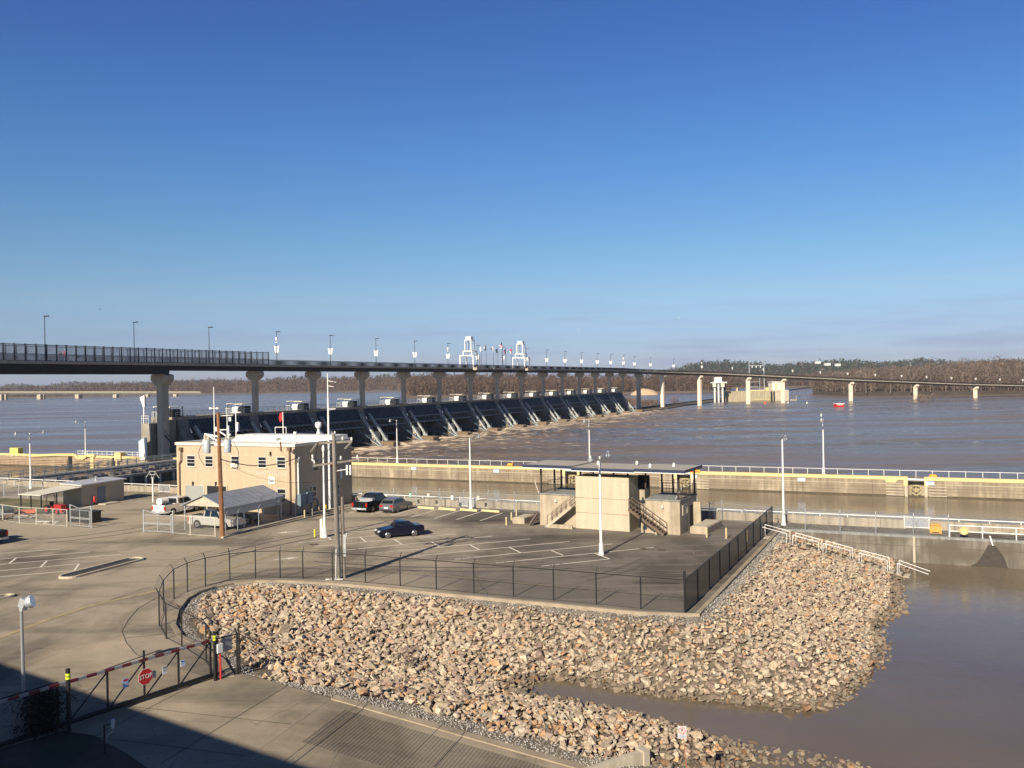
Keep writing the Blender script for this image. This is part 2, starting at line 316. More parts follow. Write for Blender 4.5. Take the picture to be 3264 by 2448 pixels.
def offset(pts, d):
    out = []
    for i, p in enumerate(pts):
        a = pts[max(0, i-1)]; b = pts[min(len(pts)-1, i+1)]; t = (b-a); t.z = 0; t.normalize()
        n = Vector((-t.y, t.x, 0))       # left of travel = toward the stones
        k = 1.0
        if 0 < i < len(pts)-1:
            t1 = (pts[i]-pts[i-1]).normalized(); k = 1/max(0.55, abs(Vector((-t1.y, t1.x, 0)).dot(n)))
        out.append(p + n*d*k)
    return out
# travel far corner -> near corner -> left arc: the stones lie on the left-hand side
KERB = offset(FW, 0.6)
RA = G(1060, 2225); RE = Vector((0.955, -0.297, 0)).normalized(); RN = Vector((-0.297, -0.955, 0)).normalized()
uf, vf = toUV(KERB[0])
LOT = [UV(-420, 88.2), UV(uf, 88.2)] + [Vector((p.x, p.y, 0)) for p in KERB] + [G(790, 2150), G(900, 2180), RA, RA+RN*14, Vector((-10, -60, 0)), Vector((-330, -60, 0))]
def sheet(name, pts, z, mat):
    b = MB(); b.poly([(p[0], p[1], z) for p in pts]); o = b.build(name, mat); o['kind'] = 'structure'; return o
lot = sheet('parking_lot', LOT, 0.0, asphalt)
# concrete drive coming through the gate
drive = [(-260, 2190), (0, 2126), (130, 2068), (260, 2030), (389, 2012), (402, 2048), (436, 2088), (500, 2110), (600, 2140), (672, 2166), (760, 2146), (792, 2153), (902, 2183)]
sheet('road', [G(*p) for p in drive] + [RA+Vector((-0.05, -0.05, 0)), RA+RN*13.9, Vector((-13, 10, 0)), Vector((-60, 10, 0))], 0.004, road_conc)
# kerb along the lot
kb = MB(); kb.sweep([Vector((p.x, p.y, 0)) for p in KERB], -0.3, 0.0, -0.6, 0.045)
kerb = kb.build('kerb', M('dirty_kerb', (0.33, 0.27, 0.19), 0.9, var=0.25, scale=0.9, bump=0.2)); kerb['kind'] = 'structure'
# grass and bare soil
soil = M('dry_soil', (0.10, 0.075, 0.05), 0.95, var=0.3, scale=0.8, bump=0.4, dirt=(0.05, 0.055, 0.025), dscale=0.3)
sheet('ground', [G(-80, 2420), G(0, 2388), G(205, 2330), G(300, 2345), G(400, 2400), G(470, 2448), G(560, 2560), Vector((-14, 22, 0)), Vector((-40, 22, 0))], 0.009, soil)
grassm = M('short_grass', (0.09, 0.10, 0.035), 0.95, var=0.35, scale=0.8, bump=0.5, dirt=(0.2, 0.16, 0.09), dscale=0.25)
gp = [G(-60, 1590), G(20, 1588), G(110, 1592), G(210, 1600), G(205, 1630), G(130, 1640), G(30, 1636), G(-80, 1636)]
sheet('grass_patch', gp, 0.005, grassm)
# ------------------------------------------------ terrain under the stones
rampz = lambda s: -0.165*max(0, s)
TP = []
def tp(p, z): TP.append((p.x, p.y, z))
for p in offset(FW, 0.75)[:]: tp(p, -0.12)
for p in offset(FW[:2], 0.75) and [G(2400, 1742), G(2330, 1810), G(2255, 1882)]: tp(p+Vector((0.7, -0.35, 0)), -0.12)
upper = [(2873, 1790), (2872, 1822), (2863, 1874), (2840, 1962), (2804, 2051), (2790, 2125), (2730, 2184), (2641, 2243), (2597, 2265), (2508, 2258), (2350, 2246), (2213, 2235), (2066, 2213), (1940, 2196), (1844, 2184), (1715, 2172)]
lower = [(1712, 2186), (1830, 2228), (1992, 2272), (2095, 2302), (2213, 2331), (2331, 2376), (2508, 2412), (2656, 2448), (2800, 2495), (3000, 2570)]
for p in upper+lower: tp(G(p[0], p[1], WZ), WZ)
# deep points off shore
for p in [(2960, 1880), (2950, 2000), (2900, 2150), (2800, 2270), (2640, 2340), (2450, 2318), (2250, 2275), (3100, 1900), (3200, 2200), (3000, 2450), (3400, 2300)]: tp(G(p[0], p[1], WZ), WZ-1.0)
for p in [(2060, 2240), (1900, 2215), (1820, 2204), (1750, 2186)]: tp(G(p[0], p[1], WZ), WZ-0.5)
# foot of the bank against the guide wall
for i, (px, z) in enumerate([(2510, -0.2), (2600, -0.75), (2700, -1.35), (2800, -1.9), (2900, -2.5), (3100, -3.4)]):
    d = ray(px, 1700); t = 84.2/(-d.x*UY+d.y*UX); tp(Vector((d.x*t, d.y*t, 0)), z)
# ramp edge
for s in (0, 3, 6, 9, 12, 15, 19, 24): tp(RA+RE*s - RN*0.3, rampz(s)-0.06); tp(RA+RE*s - RN*1.5, rampz(s)-0.1)
for p in [(800, 2140), (900, 2172), (780, 2120)]: tp(G(*p), -0.08)
# valley between the bank and the gate
for px, py, z in [(800, 2040, -0.55), (950, 2060, -1.0), (1100, 2090, -1.35), (1300, 2120, -1.75), (1500, 2145, -2.05), (700, 2000, -0.3), (640, 2000, -0.2), (1200, 2190, -1.05), (1450, 2235, -1.35), (1750, 2290, -1.5), (1950, 2400, -1.45), (2150, 2450, -1.4), (2200, 2530, -1.3), (2350, 2470, -1.75), (2450, 2600, -1.5), (2700, 2640, -1.9), (2150, 2360, -1.8)]: tp(G(px, py, z), z)
TP = np.array(TP); 
def tps_fit(P, lam=0.02):
    n = len(P); d = np.hypot(P[:, None, 0]-P[None, :, 0], P[:, None, 1]-P[None, :, 1]); K = np.where(d > 0, d**2*np.log(d+1e-9), 0)
    A = np.zeros((n+3, n+3)); A[:n, :n] = K + lam*np.eye(n)*n; A[:n, n] = 1; A[:n, n+1:] = P[:, :2]; A[n, :n] = 1; A[n+1:, :n] = P[:, :2].T
    return np.linalg.solve(A, np.r_[P[:, 2], 0, 0, 0])
WT = tps_fit(TP)
def tz(X, Y):
    X = np.asarray(X, float); Y = np.asarray(Y, float); s = X.shape; x = X.ravel(); y = Y.ravel()
    d = np.hypot(x[:, None]-TP[None, :, 0], y[:, None]-TP[None, :, 1]); K = np.where(d > 0, d**2*np.log(d+1e-9), 0)
    z = K@WT[:-3] + WT[-3] + WT[-2]*x + WT[-1]*y
    return z.reshape(s)
def inpoly(X, Y, poly):
    X = np.asarray(X, float); Y = np.asarray(Y, float); r = np.zeros(X.shape, bool); n = len(poly)
    for i in range(n):
        x1, y1 = poly[i][0], poly[i][1]; x2, y2 = poly[(i+1) % n][0], poly[(i+1) % n][1]
        c = ((y1 > Y) != (y2 > Y)); 
        with np.errstate(divide='ignore', invalid='ignore'): r ^= c & (X < (x2-x1)*(Y-y1)/((y2-y1) if y2 != y1 else 1e-9)+x1)
    return r
def dist_line(X, Y, pts):
    D = np.full(np.shape(X), 1e9)
    for a, b in zip(pts[:-1], pts[1:]):
        vx, vy = b[0]-a[0], b[1]-a[1]; L2 = vx*vx+vy*vy+1e-9; t = np.clip(((X-a[0])*vx+(Y-a[1])*vy)/L2, 0, 1); D = np.minimum(D, np.hypot(X-a[0]-t*vx, Y-a[1]-t*vy))
    return D
RAMPP = [RA, RA+RE*40, RA+RE*40+RN*16, RA+RN*16]
stone_base = M('bank_gravel', (0.15, 0.12, 0.085), 0.95, var=0.4, scale=6, bump=0.9, dirt=(0.24, 0.195, 0.14), dscale=1.5)
xs = np.arange(-24, 62, 0.5); ys = np.arange(18, 86.5, 0.5); GX, GY = np.meshgrid(xs, ys); GZ = np.clip(tz(GX, GY), -6, 0.05)
dk = dist_line(GX, GY, KERB+[G(790, 2150), G(900, 2180)]); GZ = np.where(dk < 1.0, np.minimum(GZ, -0.1), GZ)
inl = inpoly(GX, GY, LOT); inr = inpoly(GX, GY, RAMPP)
GZ = np.where(inl, -0.35, GZ); sr = (GX-RA.x)*RE.x+(GY-RA.y)*RE.y; GZ = np.where(inr, np.minimum(GZ, -0.165*np.clip(sr, 0, 99)-0.3), GZ)
vv = -GX*UY+GY*UX; ny, nx = GX.shape
idx = np.arange(nx*ny).reshape(ny, nx); Q = np.stack([idx[:-1, :-1], idx[:-1, 1:], idx[1:, 1:], idx[1:, :-1]], -1).reshape(-1, 4)
keep = ~(inl.ravel()[Q].all(1)) & ~((vv.ravel()[Q] > 85.5).all(1))
bank = fast_mesh('bank_terrain', np.c_[GX.ravel(), GY.ravel(), GZ.ravel()], Q[keep], stone_base, smooth=True); bank['kind'] = 'structure'
# ------------------------------------------------ boat ramp with grooved concrete
mt = ground_mat('grooved_ramp_concrete', (0.20, 0.172, 0.13), (0.28, 0.235, 0.17), (0.10, 0.086, 0.065)); 
nt = mt.node_tree; bs = nt.nodes['Principled BSDF']; tcx = node(nt, 'ShaderNodeTexCoord'); mp = node(nt, 'ShaderNodeMapping'); mp.inputs['Rotation'].default_value = (0, 0, math.atan2(0.297, 0.955)); nt.links.new(tcx.outputs['Object'], mp.inputs[0])
wv = node(nt, 'ShaderNodeTexWave'); wv.inputs['Scale'].default_value = 2.1; wv.bands_direction = 'X'; nt.links.new(mp.outputs[0], wv.inputs['Vector'])
bp = node(nt, 'ShaderNodeBump'); bp.inputs['Strength'].default_value = 0.8; bp.inputs['Distance'].default_value = 0.035; nt.links.new(wv.outputs[0], bp.inputs['Height']); nt.links.new(bp.outputs[0], bs.inputs['Normal'])
def rampquad(name, s0, s1, w0, w1, dz, mat):
    b = MB(); b.poly([tuple(RA+RE*s+RN*w_+Vector((0, 0, -0.165*max(0, s)+dz))) for s, w_ in ((s0, w0), (s1, w0), (s1, w1), (s0, w1))]); o = b.build(name, mat); o['kind'] = 'structure'; return o
rampquad('ramp_slab', 0, 40, 0, 16, 0.0, road_conc)
rampquad('ramp_grooves', 1.0, 30, 0.75, 4.3, 0.004, mt)
b = MB(); n_ = 14
for k in range(n_):
    s0, s1 = 0.0+k*1.6, 0.0+k*1.6+1.6
    b.bar(RA+RE*s0-RN*0.05+Vector((0, 0, rampz(s0)-0.08)), RA+RE*s1-RN*0.05+Vector((0, 0, rampz(s1)-0.08)), 0.45, 0.26)
o = b.build('ramp_kerb', MATS['dirty_kerb']); o['kind'] = 'structure'
# ================================================ WATER
def PATCH(nt, L, tc, bs, foam, amt):
    if not amt: return
    mp = node(nt, 'ShaderNodeMapping'); mp.inputs['Scale'].default_value = (0.22, 1.0, 1); mp.inputs['Rotation'].default_value = (0, 0, 0.06); L(tc.outputs['Object'], mp.inputs[0])
    n = node(nt, 'ShaderNodeTexNoise'); n.inputs['Scale'].default_value = 0.055; n.inputs['Detail'].default_value = 9; n.inputs['Roughness'].default_value = 0.72; L(mp.outputs[0], n.inputs['Vector'])
    r = node(nt, 'ShaderNodeMapRange'); r.inputs['From Min'].default_value = 0.44; r.inputs['From Max'].default_value = 0.56; r.inputs['To Min'].default_value = 0.5-amt*0.5; r.inputs['To Max'].default_value = 0.5; L(n.outputs[0], r.inputs[0]); L(r.outputs[0], bs.inputs['Specular IOR Level'])
def water_mat(name, brown, stretch, b1, b2, rough=0.09, foam=False, s1=0.35, s2=2.2, patch=0.0):
    mt = bpy.data.materials.new(name); mt.use_nodes = True; nt = mt.node_tree; bs = nt.nodes['Principled BSDF']; L = nt.links.new
    bs.inputs['IOR'].default_value = 1.33; bs.inputs['Specular IOR Level'].default_value = 0.36 if name.startswith('still') else 0.5; bs.inputs['Roughness'].default_value = rough
    tc = node(nt, 'ShaderNodeTexCoord'); mp = node(nt, 'ShaderNodeMapping'); mp.inputs['Rotation'].default_value = (0, 0, -ROT if foam else 0.05); mp.inputs['Scale'].default_value = stretch; L(tc.outputs['Object'], mp.inputs[0])
    n1 = node(nt, 'ShaderNodeTexNoise'); n1.inputs['Scale'].default_value = s1; n1.inputs['Detail'].default_value = 5; L(mp.outputs[0], n1.inputs['Vector'])
    n2 = node(nt, 'ShaderNodeTexNoise'); n2.inputs['Scale'].default_value = s2; n2.inputs['Detail'].default_value = 4; L(mp.outputs[0], n2.inputs['Vector'])
    n3 = node(nt, 'ShaderNodeTexNoise'); n3.inputs['Scale'].default_value = 0.035; n3.inputs['Detail'].default_value = 6; L(mp.outputs[0], n3.inputs['Vector'])
    r = node(nt, 'ShaderNodeValToRGB'); r.color_ramp.elements[0].position = 0.35; r.color_ramp.elements[1].position = 0.65
    r.color_ramp.elements[0].color = tuple(c*0.8 for c in brown)+(1,); r.color_ramp.elements[1].color = tuple(c*1.25 for c in brown)+(1,); L(n3.outputs[0], r.inputs[0]); col = r.outputs[0]
    rr = node(nt, 'ShaderNodeMapRange'); rr.inputs['From Min'].default_value = 0.35; rr.inputs['From Max'].default_value = 0.65; rr.inputs['To Min'].default_value = rough*0.6; rr.inputs['To Max'].default_value = rough*2.6; L(n3.outputs[0], rr.inputs[0]); L(rr.outputs[0], bs.inputs['Roughness'])
    PATCH(nt, L, tc, bs, foam, patch)
    if foam:
        at = node(nt, 'ShaderNodeAttribute'); at.attribute_name = 'Col'; sp = node(nt, 'ShaderNodeSeparateColor'); L(at.outputs['Color'], sp.inputs[0])
        mpf = node(nt, 'ShaderNodeMapping'); mpf.inputs['Rotation'].default_value = (0, 0, 0.0); mpf.inputs['Scale'].default_value = (0.30, 1.0, 1); L(tc.outputs['Object'], mpf.inputs[0])
        nf = node(nt, 'ShaderNodeTexNoise'); nf.inputs['Scale'].default_value = 0.7; nf.inputs['Detail'].default_value = 7; nf.inputs['Roughness'].default_value = 0.68; L(mpf.outputs[0], nf.inputs['Vector'])
        ad = node(nt, 'ShaderNodeMath', operation='ADD'); L(nf.outputs[0], ad.inputs[0]); L(sp.outputs[0], ad.inputs[1])
        rf = node(nt, 'ShaderNodeValToRGB'); rf.color_ramp.elements[0].position = 0.70; rf.color_ramp.elements[1].position = 0.80; L(ad.outputs[0], rf.inputs[0])
        mx = node(nt, 'ShaderNodeMixRGB'); L(rf.outputs[0], mx.inputs[0]); L(col, mx.inputs[1]); mx.inputs[2].default_value = (0.66, 0.54, 0.40, 1); col = mx.outputs[0]
        mr = node(nt, 'ShaderNodeMixRGB'); L(rf.outputs[0], mr.inputs[0]); L(rr.outputs[0], mr.inputs[1]); mr.inputs[2].default_value = (0.7, 0.7, 0.7, 1); L(mr.outputs[0], bs.inputs['Roughness'])
    L(col, bs.inputs['Base Color'])
    a1 = node(nt, 'ShaderNodeBump'); a1.inputs['Strength'].default_value = b1; a1.inputs['Distance'].default_value = 0.5; L(n1.outputs[0], a1.inputs['Height'])
    a2 = node(nt, 'ShaderNodeBump'); a2.inputs['Strength'].default_value = b2; a2.inputs['Distance'].default_value = 0.12; L(n2.outputs[0], a2.inputs['Height']); L(a1.outputs[0], a2.inputs['Normal']); L(a2.outputs[0], bs.inputs['Normal'])
    return mt
river_m = water_mat('muddy_river_water', (0.165, 0.122, 0.083), (0.3, 1.15, 1), 1.0, 1.0, 0.15, foam=True, patch=0.95)
head_m = water_mat('rippled_headwater', (0.16, 0.125, 0.11), (0.25, 1.0, 1), 0.8, 0.6, 0.14, patch=0.45)
pool_m = water_mat('still_muddy_water', (0.15, 0.117, 0.078), (1, 1, 1), 0.09, 0.10, 0.07, s1=0.3, s2=3.0)
from mathutils import noise as mnoise
us = np.r_[-5000, -3000, -1500, -700, -300, -180, np.arange(-140, 60, 1.25), np.arange(60, 160, 3), 200, 260, 340, 500, 800, 1500, 3500]
vs_ = np.r_[131.6, np.arange(133, 260, 1.25), np.arange(260, 450, 2.0), np.arange(450, 620, 6), 700, 900, 1300, 2000, 4000, 5200]
Ug, Vg = np.meshgrid(us, vs_); 
du = Ug+131.0
turb = np.where(du > 0, np.exp(-np.clip(du, 0, 999)/55.0), 0)*np.where((Vg > 131) & (Vg < 470), 1, 0)
Zg = np.zeros(Ug.shape)
for i in range(Ug.shape[0]):
    for j in range(Ug.shape[1]):
        a = turb[i, j]
        if a > 0.03:
            Zg[i, j] = a*(1.0*mnoise.fractal((Ug[i, j]*0.10, Vg[i, j]*0.17, 0), 0.9, 2.1, 4) + 0.25*mnoise.noise((Ug[i, j]*0.5, Vg[i, j]*0.6, 3)))
foam = 0.165*np.exp(-np.clip(du-6, 0, 999)/26.0)*np.where((du > 1) & (Vg > 134) & (Vg < 455), 1, 0) + 0.10*np.exp(-np.clip(du, 0, 999)/170.0)*np.where(du > 0, 1, 0)
X = Ug*UX - Vg*UY; Y = Ug*UY + Vg*UX; ny, nx = Ug.shape; idx = np.arange(nx*ny).reshape(ny, nx); Q = np.stack([idx[:-1, :-1], idx[:-1, 1:], idx[1:, 1:], idx[1:, :-1]], -1).reshape(-1, 4)
cc = np.zeros((nx*ny, 3)); cc[:, 0] = foam.ravel()
riv = fast_mesh('river_water', np.c_[X.ravel(), Y.ravel(), (Zg+WZ).ravel()], Q, river_m, cols=cc, smooth=True); riv['kind'] = 'structure'
def uvq(name, u0, u1, v0, v1, z, mat):
    b = MB(); b.poly([tuple(UV(u0, v0, z)), tuple(UV(u1, v0, z)), tuple(UV(u1, v1, z)), tuple(UV(u0, v1, z))]); o = b.build(name, mat); o['kind'] = 'structure'; return o
uvq('headwater', -4200, -137.0, 131.6, 4900, HZ, head_m)
uvq('lock_water', -420, 1500, 88.3, 131.5, WZ, pool_m)
b = MB(); b.poly([(-30, 10, WZ), (300, 10, WZ), (1500, -300, WZ)] + [tuple(UV(1500, 84.4, WZ)), tuple(UV(-30, 84.4, WZ))]); o = b.build('pool_water', pool_m); o['kind'] = 'structure'
# ================================================ STONES
pal = np.array([(.50, .40, .285), (.54, .44, .32), (.47, .385, .28), (.44, .37, .275), (.46, .34, .25), (.39, .29, .235), (.43, .385, .30), (.60, .50, .37), (.33, .245, .20), (.52, .31, .17), (.50, .41, .30), (.52, .42, .30), (.49, .40, .29), (.46, .39, .30)])
rockmat = colmat('riprap_stone', 0.92, 0.95, 0.35, 7.0)
variants = []
for k in range(28):
    bm = bmesh.new(); npt = random.randint(9, 14)
    fl = random.uniform(0.45, 0.75)
    for i in range(npt):
        d = Vector((random.gauss(0, 1), random.gauss(0, 1), random.gauss(0, 1))).normalized(); rr = random.uniform(0.75, 1.05)
        bm.verts.new((d.x*rr, d.y*rr*random.uniform(0.65, 0.9), d.z*rr*fl))
    r = bmesh.ops.convex_hull(bm, input=bm.verts[:]); bmesh.ops.delete(bm, geom=list({e for e in r['geom_interior']+r['geom_unused'] if isinstance(e, bmesh.types.BMVert)}), context='VERTS')
    bm.verts.index_update(); bmesh.ops.triangulate(bm, faces=bm.faces[:])
    variants.append((np.array([v.co[:] for v in bm.verts]), np.array([[v.index for v in f.verts] for f in bm.faces], np.int32))); bm.free()
cand = []
sp = 0.243
gx, gy = np.meshgrid(np.arange(-22, 50, sp), np.arange(22, 86, sp)); gx = gx.ravel()+rng.uniform(-.18, .18, gx.size); gy = gy.ravel()+rng.uniform(-.18, .18, gy.size)
z = tz(gx, gy); v_ = -gx*UY+gy*UX; s_ = (gx-RA.x)*RE.x+(gy-RA.y)*RE.y; wn = (gx-RA.x)*RN.x+(gy-RA.y)*RN.y
dkb = dist_line(gx, gy, KERB); right = gx > 2
edge = np.array([mnoise.noise((a*0.5, b_*0.5, 7)) for a, b_ in zip(gx, gy)])
chan = dist_line(gx, gy, [G(1735, 2181, WZ), G(1830, 2205, WZ), G(2060, 2242, WZ), G(2300, 2280, WZ)])
ok = (z > WZ-0.4) & ~((chan < 0.42) | ((chan < 1.5) & (z < WZ-0.12))) & (z < 0.3) & ~inpoly(gx, gy, LOT) & (v_ < 84.1) & (dkb > 0.95+0.45*edge+0.3*(gx < -9)) & ((wn < -1.35-0.7*edge) | (s_ < -2)) & ~((s_ < 0.8) & (wn > -1.5)) & (wn < -0.9)
dgate = dist_line(gx, gy, [G(690, 2160), G(800, 2140)]); ok &= dgate > 1.2
# keep the stair flight free
SA = G(2433, 1712); SB = G(2883, 1835, WZ); dst = dist_line(gx, gy, [SA, SB]); ok &= (dst > 0.75)
gx, gy, z, wn, s_, dkb = gx[ok], gy[ok], z[ok], wn[ok], s_[ok], dkb[ok]
N = len(gx)
big = rng.random(N)
size = rng.uniform(0.13, 0.25, N)*np.where(gx < -3, 1.15, np.where(gx > 5, 0.9, 1.0))
size = np.where(big > 0.93, size*1.6, size); size = np.where((big > 0.985) & (dkb > 2), size*1.35, size)
size = np.where(dkb < 1.6, size*0.62, size)
ci = rng.integers(0, len(pal), N); cols = (pal[ci]*0.86+pal[ci].mean(1)[:, None]*np.array([.155, .14, .115]))*np.array([.96, .935, .90])*rng.uniform(0.8, 1.12, (N, 1))
edge_or = (rng.random(N) < 0.10) & ((wn > -4.2) | ((gx < -9) & (dkb < 5)))
cols = np.where(edge_or[:, None], np.array([.52, .32, .17])*rng.uniform(0.7, 1.2, (N, 1)), cols)
cols = np.where((z < WZ+0.12)[:, None], cols*0.55, cols)
cz = z + rng.uniform(0.0, 0.2, N)
px = CX+FPX*gx/gy; py = CY + FPX*(CAMZ-cz)/gy; proj_size = size/gy*1e3
vis = (px > 300) & (px < 3300) & (py < 2500) & (cz > WZ-0.1)
order = np.argsort(-(proj_size*vis)); top = set(order[:300].tolist())
VV, FF, CCc = [], [], []; off = 0
rock_grp = 'large loose stones of the riprap bank'
for i in range(N):
    V0, F0 = variants[rng.integers(0, 28)]
    a = rng.uniform(0, 6.28); tx, ty = rng.normal(0, 0.38), rng.normal(0, 0.38)
    ca, sa = math.cos(a), math.sin(a); Rm = np.array([[ca, -sa, 0], [sa, ca, 0], [0, 0, 1]])
    Rx = np.array([[1, 0, 0], [0, math.cos(tx), -math.sin(tx)], [0, math.sin(tx), math.cos(tx)]]); Ry = np.array([[math.cos(ty), 0, math.sin(ty)], [0, 1, 0], [-math.sin(ty), 0, math.cos(ty)]])
    V1 = (V0*size[i]*1.12)@(Rm@Rx@Ry).T
    if i in top:
        o = fast_mesh('riprap_rock', V1, F0, rockmat, cols=np.repeat(cols[i][None], len(V1), 0)); o.location = (gx[i], gy[i], cz[i])
        c_ = cols[i]; hue = 'rust-orange' if c_[0] > 1.5*c_[1] else ('dark purplish' if c_[0] < .34 else ('pale cream' if c_[0] > .56 else ('grey-tan' if c_[2] > .7*c_[1] else 'warm tan')))
        place = 'beside the gravel strip along the ramp' if wn[i] > -4.5 else ('at the edge of the brown water' if cz[i] < WZ+.5 else ('near the curved end of the black fence' if gx[i] < -6 else 'on the slope below the black fence'))
        tag(o, 'large %s angular stone lying %s' % (hue, place), 'rock', rock_grp)
    else:
        VV.append(V1+np.array([gx[i], gy[i], cz[i]])); FF.append(F0+off); off += len(V1); CCc.append(np.repeat(cols[i][None], len(V1), 0))
st = fast_mesh('riprap_stones', np.concatenate(VV), np.concatenate(FF), rockmat, cols=np.concatenate(CCc))
tag(st, 'countless tan and grey broken stones covering the bank between parking lot and water', 'riprap', kind='stuff')
print('stones', N, off)
# fine gravel on the strips beside kerb and ramp
gx, gy = np.meshgrid(np.arange(-22, 26, 0.13), np.arange(30, 86, 0.13)); gx = gx.ravel()+rng.uniform(-.06, .06, gx.size); gy = gy.ravel()+rng.uniform(-.06, .06, gy.size)
wn = (gx-RA.x)*RN.x+(gy-RA.y)*RN.y; s_ = (gx-RA.x)*RE.x+(gy-RA.y)*RE.y; dkg = dist_line(gx, gy, KERB); m1 = ((wn < -0.2) & (wn > -2.1) & (s_ > -6) & (s_ < 17)) | (dkg < 1.25+0.5*np.sin(gx*1.7)*np.cos(gy*1.3))
gx, gy = gx[m1], gy[m1]; m2 = ~inpoly(gx, gy, LOT) & ~inpoly(gx, gy, RAMPP); gx, gy = gx[m2], gy[m2]; z = tz(gx, gy); N = len(gx)
base = np.array([(1, 0, 0), (-.5, .87, 0), (-.5, -.87, 0), (0, 0, .9)]); bf = np.array([(0, 1, 3), (1, 2, 3), (2, 0, 3)])
ang = rng.uniform(0, 6.28, N); sz = rng.uniform(0.03, 0.075, N)
VX = (base[None, :, 0]*np.cos(ang)[:, None]-base[None, :, 1]*np.sin(ang)[:, None])*sz[:, None]+gx[:, None]; VY = (base[None, :, 0]*np.sin(ang)[:, None]+base[None, :, 1]*np.cos(ang)[:, None])*sz[:, None]+gy[:, None]; VZ = base[None, :, 2]*sz[:, None]+z[:, None]
F = (bf[None]+4*np.arange(N)[:, None, None]).reshape(-1, 3); gc = np.repeat(np.array([.34, .325, .30])[None]*rng.uniform(.6, 1.35, (N, 1)), 4, 0)
gv = fast_mesh('gravel', np.stack([VX, VY, VZ], -1).reshape(-1, 3), F, rockmat, cols=gc)
tag(gv, 'strip of fine grey gravel between the ramp kerb and the large stones', 'gravel', kind='stuff')
